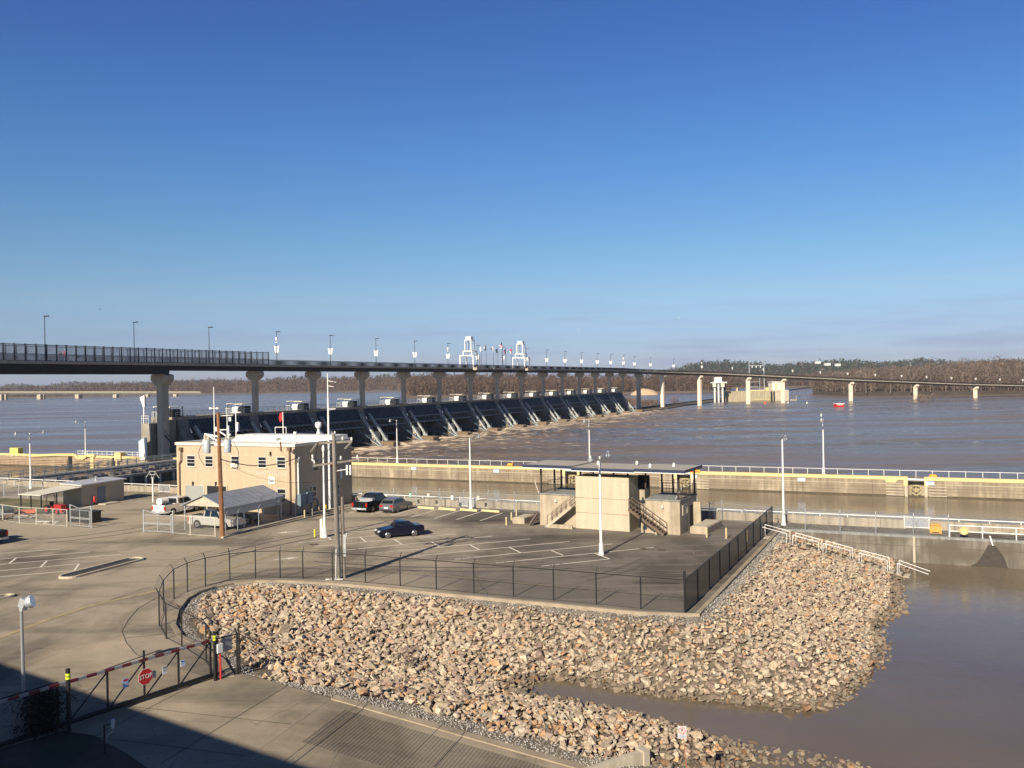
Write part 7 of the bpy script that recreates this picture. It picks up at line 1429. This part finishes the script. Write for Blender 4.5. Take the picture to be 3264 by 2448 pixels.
# wheel stops, cart, signs
for i, (a, c) in enumerate([((1333, 1619), (1385, 1623)), ((1399, 1622.5), (1454, 1627.5)), ((1468, 1626), (1522, 1630.5)), ((1536, 1629), (1592, 1633.5))]):
    p0, p1 = G(*a), G(*c); t = thing('wheel_stop', 'yellow concrete wheel stop, %s from the grey hatchback' % ('nearest', 'second', 'third', 'fourth and farthest')[i], 'wheel stop', (p0+p1)/2, math.atan2((p1-p0).y, (p1-p0).x), 'yellow wheel stops'); l = (p1-p0).length/2
    b = MB(); b._add([(-l, -.14, 0), (l, -.14, 0), (l, .14, 0), (-l, .14, 0), (-l+.04, -.08, .2), (l-.04, -.08, .2), (l-.04, .08, .2), (-l+.04, .08, .2)], [(3, 2, 1, 0), (4, 5, 6, 7), (0, 1, 5, 4), (1, 2, 6, 5), (2, 3, 7, 6), (3, 0, 4, 7)]); b.build('block', M('stop_yellow', (.66, .53, .26), .8, var=.12), t)
    b = MB()
    for x in (-l*.6, l*.6): b.tube((x, 0, .2), (x, 0, .215), .03)
    b.build('anchor_bolts', rust, t)
fl_v = toUV(G(1328, 1617))[1]
for px, py, mt_, mk, lab in [(1163, 1582, signw, signbl, 'leftmost small white and blue sign on the fence by the dark pickup'), (1227, 1584, signw, signb, 'small white sign with a blue mark above the hatchback roof'), (1307, 1578, M('sign_green', (.2, .55, .42), .5), signw, 'small green and white sign on the fence right of the hatchback'), (1365, 1579, M('sign_pink', (.7, .45, .38), .5), signw, 'small pinkish sign on the fence above the first wheel stop'), (1441, 1586, signw, signbl, 'small white and light blue sign above the second wheel stop'), (1524, 1587, M('sign_salmon', (.68, .5, .38), .5), signw, 'small salmon sign just right of the lamp pole')]:
    p = HV(px, py, fl_v-.1); t = thing('parking_sign', lab, 'sign', p, ROT, 'small signs on the lock fence'); b = MB(); b.box(-.15, .15, -.01, .01, -.22, .22); b.build('panel', mt_, t); b = MB(); b.box(-.08, .08, -.018, -.012, -.1, .08); b.build('marking', mk, t)
t = thing('valve_stand', 'rusty brown jumble of pipework by the parapet right of the lamp pole', 'pipework', G(1535, 1616), ROT); b = MB(); b.box(-.5, .5, 0, .7, 0, .55); b.build('housing', stain_c, t); b = MB(); b.tube((-.3, .2, .5), (.5, .3, 1.05), .09); b.tube((.5, .3, 1.05), (.75, 0, .2), .09); b.tube((-.4, 0, .3), (.6, -.2, .12), .08); b.build('pipe', rust, t)
t = thing('mooring_bitt', 'small yellow mooring post on the near lock wall at the right', 'mooring post', G(2843, 1678), ROT); b = MB(); b.lathe((0, 0, 0), [(.16, 0), (.1, .1), (.09, .55), (.2, .6), (.16, .75)], n=10); b.build('post', yellow, t); b = MB(); b.bar((-.25, 0, .4), (.25, 0, .4), .08); b.build('crosspin', yellow, t)
# manholes
mh = M('manhole_iron', (.11, .07, .05), .7, var=.25, scale=6)
for px, py, r_, lab in ((2056, 1750.5, .42, 'round manhole cover nearest the lamp pole in front of the shelter'), (2108, 1754, .42, 'middle manhole cover of the three in front of the shelter'), (2229, 1763, .42, 'reddish manhole cover nearest the black fence'), (1000, 1736, .42, 'manhole cover left of the grey utility pole'), (1085+190, 1690, .4, 'manhole cover behind the navy sedan')):
    t = thing('manhole_cover', lab, 'manhole', G(px, py, .004), 0, 'manhole covers in the lot'); b = MB(); b.lathe((0, 0, 0), [(r_, 0), (r_, .008)], n=20); b.build('cover', mh, t); b = MB(); b.lathe((0, 0, 0), [(r_*1.15, 0), (r_*1.15, .004)], n=20); b.build('rim', concrete_grey, t)
# ================================================ PAINTED LINES
lines = [((1000, 1725), (1205, 1707)), ((1000, 1742), (1452, 1702)), ((1092, 1753.5), (1567, 1709)), ((1194, 1763.5), (1690, 1717.5)), ((1317, 1773), (1815, 1726)), ((1450, 1782.5), (1951, 1734)), ((1580, 1794), (2084, 1744.5)), ((1726, 1804.5), (1943, 1781.5)), ((1092, 1696), (1202, 1691)), ((948, 1730), (1000, 1725.5)), ((960, 1747), (1000, 1742.5)),
 ((1148, 1712.5), (1166, 1727)), ((1258, 1720), (1281, 1734.5)), ((1377, 1728), (1401, 1742)), ((1498, 1736.5), (1527, 1752)), ((1624, 1744.5), (1659, 1761.5)), ((1757, 1754.5), (1795, 1770)), ((1896, 1763.5), (1943, 1781.5)), ((1043, 1710), (1055, 1720)),
 ((1179, 1641), (1215, 1631)), ((1243, 1644.5), (1325, 1620.5)), ((1311, 1648.5), (1391, 1624.5)), ((1383, 1652.5), (1468, 1626.5)), ((1455, 1656), (1534, 1630.5)), ((1530, 1660), (1602, 1635)), ((1112, 1636.5), (1128, 1632)),
 ((-60, 1768.5), (191, 1750)), ((-60, 1787), (285, 1759)), ((-60, 1804), (385, 1767)), ((-60, 1824.5), (252, 1797)), ((-60, 1843), (236, 1819)), ((28, 1797), (51, 1779)), ((130, 1807), (149, 1788)), ((236, 1819), (252, 1797))]
b = MB()
for p, q in lines:
    a, c = G(*p, .008), G(*q, .008); d = (c-a).normalized(); s = Vector((-d.y, d.x, 0))*.075; b.poly([a-s, c-s, c+s, a+s])
o = b.build('parking_lines', line_white); o['kind'] = 'structure'
yl = [(-40, 2048), (60, 2010), (160, 1972), (285, 1931), (400, 1905), (504, 1882), (590, 1858), (663, 1836), (760, 1803), (850, 1775), (905, 1760), (1000, 1742)]
b = MB(); ps = [G(x, y, .012) for x, y in yl]; b.sweep(ps, -.2, .2, -.001, .0); o = b.build('lane_line', line_faded); o['kind'] = 'structure'
yl2 = [(905, 1805), (1000, 1800), (1100, 1805), (1250, 1818), (1450, 1838), (1700, 1862), (1950, 1885), (2110, 1900)]
b = MB(); ps = [G(x, y, .012) for x, y in yl2]; b.sweep(ps, -.05, .05, -.001, .0); o = b.build('lane_line', line_faded); o['kind'] = 'structure'
def arrow(px, py, d, lab):
    c = G(px, py, .008); b = MB(); w_ = Vector((.93, .36, 0)).normalized()*d; s = Vector((-w_.y, w_.x, 0)); pts = [c-w_*1.0-s*.12, c+w_*.1-s*.16, c+w_*.1-s*.42, c+w_*1.1, c+w_*.1+s*.42, c+w_*.1+s*.16, c-w_*1.0+s*.12]
    b.poly(pts); o = b.build('arrow_marking', line_white); o['kind'] = 'structure'
arrow(918, 1696, -1, ''); arrow(912, 1780.5, 1, '')
# planter island
def island(p0, p1, w_, label):
    d = (p1-p0).normalized(); s = Vector((-d.y, d.x, 0)); n = 10; ring = []; inner = []
    for k in range(n+1): a = -math.pi/2+math.pi*k/n; ring.append(p1+d*math.cos(a)*w_+s*math.sin(a)*w_); inner.append(p1+d*math.cos(a)*(w_-.18)+s*math.sin(a)*(w_-.18))
    for k in range(n+1): a = math.pi/2+math.pi*k/n; ring.append(p0+d*math.cos(a)*w_+s*math.sin(a)*w_); inner.append(p0+d*math.cos(a)*(w_-.18)+s*math.sin(a)*(w_-.18))
    t = thing('kerb_island', label, 'kerb island', p0, 0); b = MB(); N_ = len(ring)
    for (A_, z0), (B_, z1) in (((ring, 0), (ring, .15)), ((ring, .15), (inner, .15)), ((inner, .15), (inner, .01))):
        b._add([(p.x, p.y, z0) for p in A_]+[(p.x, p.y, z1) for p in B_], [(i, (i+1) % N_, (i+1) % N_+N_, i+N_) for i in range(N_)])
    b.build('kerb', M('pale_kerb_concrete', (.52, .45, .33), .85, var=.12, scale=1.5), t, world=True); b = MB(); b.poly([(p.x, p.y, .03) for p in inner]); b.build('infill', M('dark_infill', (.045, .04, .035), .9, var=.3, scale=1.2), t, world=True)
island(G(225, 1838), G(425, 1786), .82, 'long narrow kerbed island with dark infill in the left part of the lot'); island(G(-60, 1920), G(20, 1903), .5, 'end of a pale kerbed island at the left edge')
# ================================================ ENTRANCE GATE
g0, g1 = G(218, 2316), G(672, 2165); gd_ = (g1-g0).normalized(); grot = math.atan2(gd_.y, gd_.x); gt = thing('sliding_gate', 'black steel sliding entrance gate with red and white top rail and diagonal braces', 'gate', g0, grot)
GL = (g1-g0).length; hh = 1.85
stripe = bpy.data.materials.new('red_white_stripes'); stripe.use_nodes = True; nt = stripe.node_tree; bs = nt.nodes['Principled BSDF']; bs.inputs['Roughness'].default_value = .5; tcx = node(nt, 'ShaderNodeTexCoord'); sp = node(nt, 'ShaderNodeSeparateXYZ'); nt.links.new(tcx.outputs['Object'], sp.inputs[0]); m1_ = node(nt, 'ShaderNodeMath', operation='MULTIPLY'); m1_.inputs[1].default_value = 1.25; nt.links.new(sp.outputs[0], m1_.inputs[0]); m2_ = node(nt, 'ShaderNodeMath', operation='FRACT'); nt.links.new(m1_.outputs[0], m2_.inputs[0]); m3_ = node(nt, 'ShaderNodeMath', operation='GREATER_THAN'); m3_.inputs[1].default_value = .55; nt.links.new(m2_.outputs[0], m3_.inputs[0]); mx = node(nt, 'ShaderNodeMixRGB'); mx.inputs[1].default_value = (.13, .018, .02, 1); mx.inputs[2].default_value = (.26, .26, .27, 1); nt.links.new(m3_.outputs[0], mx.inputs[0]); nt.links.new(mx.outputs[0], bs.inputs['Base Color'])
b = MB(); b.box(-3.2, GL+.1, -.05, .05, hh-.06, hh+.06); b.build('top_rail', stripe, gt)
b = MB(); b.box(-3.2, GL+.1, -.06, .06, .08, .2); b.box(-3.2, GL+.1, -.04, .04, .22, .27); b.build('bottom_rail', black, gt)
for k in range(5):
    x = GL*k/4; b = MB(); b.box(x-.035, x+.035, -.035, .035, .2, hh-.06 if k != 2 else hh+.42); b.build('upright', black, gt)
    if k < 4: b = MB(); b.bar((x+.1, 0, .25), (x+GL/4-.05, 0, hh-.1), .05); b.build('brace', black, gt)
b = MB(); b.quad_uv([(0, .045, .2), (GL, .045, .2), (GL, .045, hh-.06), (0, .045, hh-.06)], [(0, 0), (GL, 0), (GL, hh), (0, hh)]); b.build('chain_link', linkmat('gate_chain_link', (.05, .05, .05), .11, .07, .2), gt)
sg = thing('stop_sign', 'red octagonal STOP sign hung on the middle of the entrance gate', 'sign', g0+gd_*(GL/2)+Vector((gd_.y, -gd_.x, 0))*.1+Vector((0, 0, 1.12)), grot)
def octo(r_, y0, y1): 
    pl = [(r_*math.cos(R(22.5+45*i)), r_*math.sin(R(22.5+45*i))) for i in range(8)]; b = MB(); vs = [(x, y0, z) for x, z in pl]+[(x, y1, z) for x, z in pl]; return b._add(vs, [tuple(range(8)), tuple(range(15, 7, -1))]+[(i, (i+1) % 8, (i+1) % 8+8, i+8) for i in range(8)])
octo(.385, -.008, 0.0).build('panel_border', white, sg); octo(.365, -.014, -.009).build('panel', M('stop_red', (.55, .02, .025), .4, var=.04), sg); text_mesh('STOP', .29, white, 'lettering', sg, (0, -.02, 0), (math.pi/2, 0, 0), sx=.92)
def gsign(fr, z, w_, h_, cols, label):
    t = thing('gate_sign', label, 'sign', g0+gd_*(GL*fr)+Vector((gd_.y, -gd_.x, 0))*.07+Vector((0, 0, z)), grot, 'small signs on the entrance gate'); b = MB(); b.box(-w_/2, w_/2, -.01, 0, -h_/2, h_/2); b.build('panel', cols[0], t)
    b = MB(); b.box(-w_*.4, w_*.4, -.016, -.011, h_*.22, h_*.42); b.build('header', cols[1], t); b = MB()
    for k in range(3): b.box(-w_*.35, w_*.35, -.016, -.011, h_*(.08-.14*k), h_*(.12-.14*k))
    b.build('text_lines', cols[2], t)
gsign(.365, 1.1, .27, .40, (signbl, fr_, signw), 'blue and white notice with a red heading left of the stop sign'); gsign(.64, 1.15, .25, .35, (signw, concrete_grey, concrete_grey), 'small white notice right of the stop sign'); gsign(.775, 1.2, .25, .28, (signw, signb, signbl), 'small white and blue notice near the right end of the gate'); gsign(.56, 1.1, .24, .34, (gal_d, concrete_grey, concrete_grey), 'small grey plate immediately right of the stop sign')
def gpost(p, h, r_, label, band=True):
    t = thing('gate_post', label, 'post', p, 0, 'posts of the entrance gate'); b = MB(); b.tube((0, 0, 0), (0, 0, h), r_, n=10); b.build('post', black, t)
    if band:
        for z in (h-.42, h-.28): b = MB(); b.lathe((0, 0, z), [(r_+.006, 0), (r_+.006, .1)], n=12); b.build('reflective_band', M('fluorescent_yellow', (.65, .8, .05), .5, var=.02), t)
gpost(G(220, 2330), 2.55, .09, 'thick rusty black gate post with a yellow band at the left end of the gate'); gpost(G(686, 2170), 2.35, .07, 'gate post with a yellow band at the right end of the gate'); gpost(G(672, 2158), 2.2, .05, 'thin black post just left of the right gate post', False)
# left part of gate line: fence continuing in the shade
gl_ = [g0+gd_*(-x)-Vector((gd_.y, -gd_.x, 0))*.25 for x in (0.3, 3.3, 6.3, 9.3)]
fence('chain_link_fence', 'black chain-link fence left of the entrance gate lying in the bridge shadow', gl_, 1.9, .045, black, blk, arm=0)
fence('chain_link_fence', 'short black fence section right of the gate ending at the stone bank', [G(692, 2168), G(757, 2150), G(764, 2149)], 2.0, .05, black, blk, arm=.25, armdir=1)
t = thing('control_box', 'white control box on a red post at the right end of the gate', 'control box', G(700, 2166), grot); b = MB(); b.tube((.05, 0, 0), (.05, 0, 1.3), .05); b.build('post', M('bright_red_post', (.65, .04, .04), .45), t); b = MB(); b.box(-.15, .13, -.12, .12, 1.3, 1.72); b.build('box', white, t); b = MB(); b.box(.2, .78, .05, .09, 1.25, 2.0); b.build('back_panel', M('grey_back_panel', (.33, .33, .38), .5), t)
t = thing('keypad_stand', 'dark keypad post with a looped cable in the shade before the gate', 'keypad', G(334, 2406), R(20)); b = MB(); b.tube((0, 0, 0), (0, 0, 1.15), .035); b.tube((0, 0, 1.12), (.28, 0, 1.16), .03); b.build('post', black, t); b = MB(); b.box(.24, .36, -.1, .1, 1.0, 1.3); b.build('keypad', galv, t); b = MB(); b.path([(.34, 0, 1.0), (.3, 0, .85), (.12, 0, .75), (.05, 0, .6), (.08, 0, .4)], .008, n=5); b.build('cable', galv, t)
twig_cloud('dry_bush', 'dark dry bush in deep shade behind the left part of the gate', [G(150, 2340)+Vector((0, .2, .1)), G(100, 2350)+Vector((0, .3, .1))], .33, 1.6, 2200, .11, (.03, .028, .022), 'bush')
twig_cloud('dead_twigs', 'small leafless sapling growing between the stones', [Vector((G(1300, 2130, -1.7))+Vector((0, 0, 0)))], .25, 1.3, 60, .28, (.16, .13, .10), 'sapling')
# ================================================ STAIRS DOWN THE BANK
SE = (SB-SA); SE.z = 0; SL = SE.length; SE.normalize(); rs_ = thing('bank_stairs', 'concrete steps with white pipe handrails descending the stone bank into the water', 'stairs', SA, math.atan2(SE.y, SE.x))
slope = WZ/SL; nst = 22
for k in range(nst):
    x = .15+k*(SL+1.6)/nst; b = MB(); b.box(x, x+.44, -.62, .62, slope*x-.9, slope*x+.06); b.build('step', concrete_light, rs_)
whr = M('white_handrail', (.74, .74, .72), .4, var=.04); Ls = 2.15
for k, x0 in enumerate((.0, 2.65, 5.15, 8.0, 10.9)):
    for y in (-.62, .62):
        b = MB(); x1 = x0+(Ls if k < 4 else 2.3); z0, z1 = slope*x0, slope*x1
        b.tube((x0, y, z0), (x0, y, z0+1.0), .024, n=7); b.tube((x0, y, z0+1.0), (x1, y, z1+1.0 if k < 4 else z1+.78), .026, n=7)
        if k < 4: b.tube((x1, y, z1-.1), (x1, y, z1+1.0), .024, n=7)
        b.tube((x0, y, z0+.97), (x0+.25, y, z0+.97), .022, n=6); b.build('handrail', whr, rs_)
# no parking sign and retaining wall at the bottom
zp = -1.3; pb_ = G(2200, 2530, zp); t = thing('no_parking_sign', 'rusty sign post with a white no-parking sign on the near stone bank', 'sign', pb_, R(-6))
b = MB(); b.bar((0, 0, -.3), (-.25, 0, 2.5), .06, .03); b.build('post', M('rusty_red_post', (.35, .14, .08), .7, var=.2), t)
hz = 2.27; b = MB(); b.box(-.42, -.10, -.03, -.01, hz-.23, hz+.23); pn = b.build('panel', M('pinkish_sign_white', (.62, .52, .52), .5, var=.05), t)
b = MB(); pr = [(-.26+.12*math.cos(a), -.035, hz+.06+.12*math.sin(a)) for a in [i/16*6.283 for i in range(17)]]; b.path(pr, .013, n=5); b.bar((-.26-.085, -.036, hz+.06+.085), (-.26+.085, -.036, hz+.06-.085), .02, .01); b.build('red_ring', M('faded_sign_red', (.5, .12, .1), .5), t); text_mesh('P', .2, black, 'letter', t, (-.26, -.032, hz+.06), (math.pi/2, 0, 0), depth=.002)
b = MB(); b.box(-.36, -.13, -.034, -.03, hz-.2, hz-.1); b.build('caption_plate', M('sign_grey_blue', (.35, .37, .42), .5), t)
w0 = G(1880, 2446, -1.55); w1 = G(2036, 2366, -1.2); t = thing('retaining_wall', 'short pale concrete wall end at the lower edge between ramp and stones', 'wall', w0, math.atan2((w1-w0).y, (w1-w0).x)); l = (w1-w0).length; b = MB(); b.box(-1.5, l, -.25, .1, -1.5, .0); b.build('wall', concrete_light, t); b = MB(); b.box(l-.02, l+.3, -.32, .16, -1.5, .05); b.build('end_block', concrete_light, t)
# big distinct stone, floating stones
# ================================================ GULLS AND WALKERS
def gull(px, py, D, s, rot, label, tone=None):
    t = thing('gull', label, 'bird', RD(px, py, D), rot, 'gulls in the sky'); b = MB(); b.lathe((0, 0, -.06*s), [(.01, 0), (.05*s, .05*s), (.02*s, .11*s)], n=8); 
    b = MB(); n = 8; prof = [(-.24, .01), (-.1, .055), (.08, .06), (.17, .035), (.22, .03), (.27, .006)]; vs = []
    for x, r_ in prof: vs += [(x*s, r_*s*math.cos(6.283*i/n), r_*s*math.sin(6.283*i/n)) for i in range(n)]
    b._add(vs, [(k*n+i, k*n+(i+1) % n, (k+1)*n+(i+1) % n, (k+1)*n+i) for k in range(5) for i in range(n)]+[tuple(range(n)), tuple(range(5*n, 6*n))])
    for sg_ in (-1, 1): b._add([(.1*s, sg_*.04*s, .02*s), (.12*s, sg_*.28*s, .16*s), (.0, sg_*.62*s, .1*s), (-.03*s, sg_*.3*s, .14*s), (-.08*s, sg_*.04*s, .02*s)], [(0, 1, 2, 3, 4)])
    b.build('body', tone or white, t)
gg = M('grey_gull', (.3, .3, .32), .7)
gull(318, 986, 170, 1.0, .6, 'grey gull in the sky at the left above the bridge', gg); gull(2164, 1014, 260, 1.0, .1, 'white gull high in the sky right of the flag towers'); gull(1844, 1053, 260, .9, .2, 'tiny white gull in the sky above the row of bridge lamps'); gull(2611, 1114, 220, 1.1, 1.0, 'dark gull in the sky at the right above the bridge end', black)
lp8 = G(2625.7, 1513); gp_ = Vector((lp8.x, lp8.y, 8.35))+UV(0, -2.15); t = thing('gull', 'white gull perched on the rightmost lamp head', 'bird', gp_, 1.0, 'gulls perched on lamps'); b = MB(); b.lathe((0, 0, 0), [(.03, 0), (.11, .08), (.12, .2), (.06, .3), (.07, .38), (.03, .45)], n=10); b.build('body', white, t, smooth=True); b = MB(); b.box(-.02, .1, -.02, .02, .36, .39); b.build('beak', yellow_b, t)
skin = M('skin', (.45, .27, .19), .6)
def person(label, p, rot, top, legs, hood=None, lean=0.0, backpack=None):
    t = thing('person', label, 'person', p, rot, 'walkers on the footbridge')
    J = {}; V0 = []; E0 = []; Rr = []
    def v(n_, co, r_, par=None):
        J[n_] = len(V0); V0.append(co); Rr.append(r_)
        if par is not None: E0.append((J[par], J[n_]))
    v('pel', (0, 0, .95), .145); v('waist', (.02, 0, 1.12), .13, 'pel'); v('chest', (.03+lean, 0, 1.32), .155, 'waist'); v('neckb', (.04+lean, 0, 1.47), .075, 'chest'); v('neck', (.05+lean, 0, 1.53), .055, 'neckb'); v('head', (.07+lean, 0, 1.63), .10, 'neck'); v('crown', (.07+lean, 0, 1.70), .085, 'head')
    for s, st in ((-1, .18), (1, -.16)):
        k = 'l' if s > 0 else 'r'
        v(k+'hip', (0, s*.1, .88), .1, 'pel'); v(k+'knee', (st*.6+.04, s*.11, .48), .062, k+'hip'); v(k+'ank', (st, s*.11, .09), .042, k+'knee'); v(k+'toe', (st+.17, s*.12, .04), .035, k+'ank')
        v(k+'sh', (.03+lean, s*.19, 1.42), .065, 'chest'); v(k+'el', (-st*.5, s*.25, 1.14), .042, k+'sh'); v(k+'wr', (-st*.3+.14, s*.23, .93), .028, k+'el'); v(k+'palm', (-st*.3+.18, s*.22, .87), .03, k+'wr')
        for f in range(4): v(k+'f%d' % f, (-st*.3+.2+.012*f, s*(.2+.015*f), .815+.006*abs(f-1.5)), .009, k+'palm'); v(k+'g%d' % f, (-st*.3+.185+.012*f, s*(.2+.015*f), .78), .008, k+'f%d' % f)
        v(k+'th', (-st*.3+.215, s*.2, .86), .01, k+'palm')
    me = bpy.data.meshes.new('b'); me.from_pydata(V0, E0, []); o = bpy.data.objects.new('b', me); COL.objects.link(o); sk = o.modifiers.new('s', 'SKIN')
    for i, r_ in enumerate(Rr): me.skin_vertices[0].data[i].radius = (r_, r_); me.skin_vertices[0].data[i].use_root = (i == 0)
    o.modifiers.new('u', 'SUBSURF').levels = 1; bpy.context.view_layer.update(); m2 = bpy.data.meshes.new_from_object(o.evaluated_get(bpy.context.evaluated_depsgraph_get())); bpy.data.objects.remove(o)
    for mm in (top, legs, skin, black): m2.materials.append(mm)
    for f in m2.polygons:
        c = f.center; f.use_smooth = True
        f.material_index = 2 if (c.z > 1.5 or (.7 < c.z < .92 and abs(c.y) > .17)) else (3 if c.z < .1 else (1 if c.z < 1.0 and abs(c.y) < .2 else 0))
    bo = bpy.data.objects.new('body', m2); COL.objects.link(bo); bo.parent = t
    b = MB(); b.lathe((.05+lean, 0, 1.64), [(.115, 0), (.12, .06), (.095, .11), (.03, .15)], n=12); b.build('hair', hood or M('dark_hair', (.03, .02, .015), .8), t, smooth=True)
    if backpack: b = MB(); b.box(-.28+lean, -.12+lean, -.14, .14, 1.1, 1.45); b.build('backpack', backpack, t)
q, rt = at_px(180); person('person in a bright red hooded jacket walking on the bridge behind the mesh', q+rt*1.9+Vector((0, 0, .01)), ROT+R(-90), M('bright_red_jacket', (.6, .02, .03), .7), M('dark_trousers', (.02, .02, .03), .8), M('red_hood', (.55, .02, .03), .7))
q, rt = at_px(169); person('person in dark clothes with a dark red pack walking beside the one in red', q+rt*1.7+Vector((0, 0, .01)), ROT+R(-80), M('dark_maroon_jacket', (.10, .02, .03), .7), M('black_trousers', (.015, .015, .02), .8), None, .06, M('maroon_pack', (.25, .03, .04), .7))
q, rt = at_px(221.5); t = thing('bridge_plaque', 'small black board hanging on the mesh screen right of the walkers', 'board', q+rt*2.3+Vector((0, 0, .75)), math.atan2(rt.y, rt.x)); b = MB(); b.box(0, .05, -.35, .35, -.2, .3); b.build('panel', black, t); b = MB(); b.box(.05, .06, -.28, .28, -.12, .22); b.build('face', dark, t)
# single bare trees standing out of the right-hand thicket
def bare_tree(seed):
    rg = random.Random(seed); b = MB()
    def br(p, d, l, r_, lev):
        q = p+d*l; b.tube(p, q, r_, r_*.62, n=5 if lev < 2 else 3, cap=False)
        if lev >= 4: return
        for k in range(rg.choice((2, 3, 3))):
            a = rg.uniform(0, 6.283); sp2 = rg.uniform(.3, .75); nd = (d+Vector((math.cos(a)*sp2, math.sin(a)*sp2, rg.uniform(.0, .35)))).normalized(); br(p+d*l*rg.uniform(.55, 1.0), nd, l*rg.uniform(.55, .78), r_*.55, lev+1)
    b.tube((0, 0, -.5), (0, 0, 4.0), .32, .26, n=6); tr_ = b; b2 = b; b = MB(); 
    def go(): br(Vector((0, 0, 3.8)), Vector((rg.uniform(-.1, .1), rg.uniform(-.1, .1), 1)).normalized(), 5.2, .22, 0)
    go(); return b2, b
barkm = M('bare_bark', (.17, .13, .105), .95, var=.2)
protos = []
for sd_ in (1, 2, 3):
    t = thing('bare_tree', 'x', 'tree', (0, 0, 0), 0, 'bare trees standing above the right-hand thicket'); a, c = bare_tree(sd_); a.build('trunk', barkm, t); c.build('crown', barkm, t); protos.append(t)
tree_x = [(2690, 1176), (2760, 1160), (2838, 1158), (2905, 1152), (2965, 1155), (3015, 1146), (3068, 1136), (3095, 1140), (3150, 1142), (3190, 1134), (3221, 1126), (3250, 1138)]
words = ['leftmost', 'second', 'third', 'fourth', 'fifth', 'sixth', 'seventh', 'eighth', 'ninth', 'tenth', 'eleventh', 'twelfth and rightmost']
for i, (px, pt) in enumerate(tree_x):
    D_ = 700; p = RD(px, 1240, D_); ztop = CAMZ+(yh(px)-pt)*D_/FPX; lab = 'bare tree rising above the right thicket, %s of the row' % words[i]; sc = ztop/19.5
    o = protos[i] if i < 3 else dup(protos[i % 3], (0, 0, 0)); o['label'] = lab; o.location = (p.x, D_, .8); o.rotation_euler = (0, 0, i*1.3); o.scale = (sc, sc, sc)

# ================================================ HAZE
def haze(dens):
    hm = bpy.data.materials.new('haze_air'); hm.use_nodes = True; nt = hm.node_tree; nt.nodes.clear(); o_ = nt.nodes.new('ShaderNodeOutputMaterial'); v_ = nt.nodes.new('ShaderNodeVolumePrincipled')
    v_.inputs['Color'].default_value = (.80, .86, 1.0, 1); v_.inputs['Density'].default_value = dens; v_.inputs['Anisotropy'].default_value = 0.0; nt.links.new(v_.outputs[0], o_.inputs['Volume'])
    b = MB(); b.box(-6200, 6200, -1200, 7600, -9, 150); o = b.build('haze', hm); o['kind'] = 'stuff'
haze(6.0e-5)
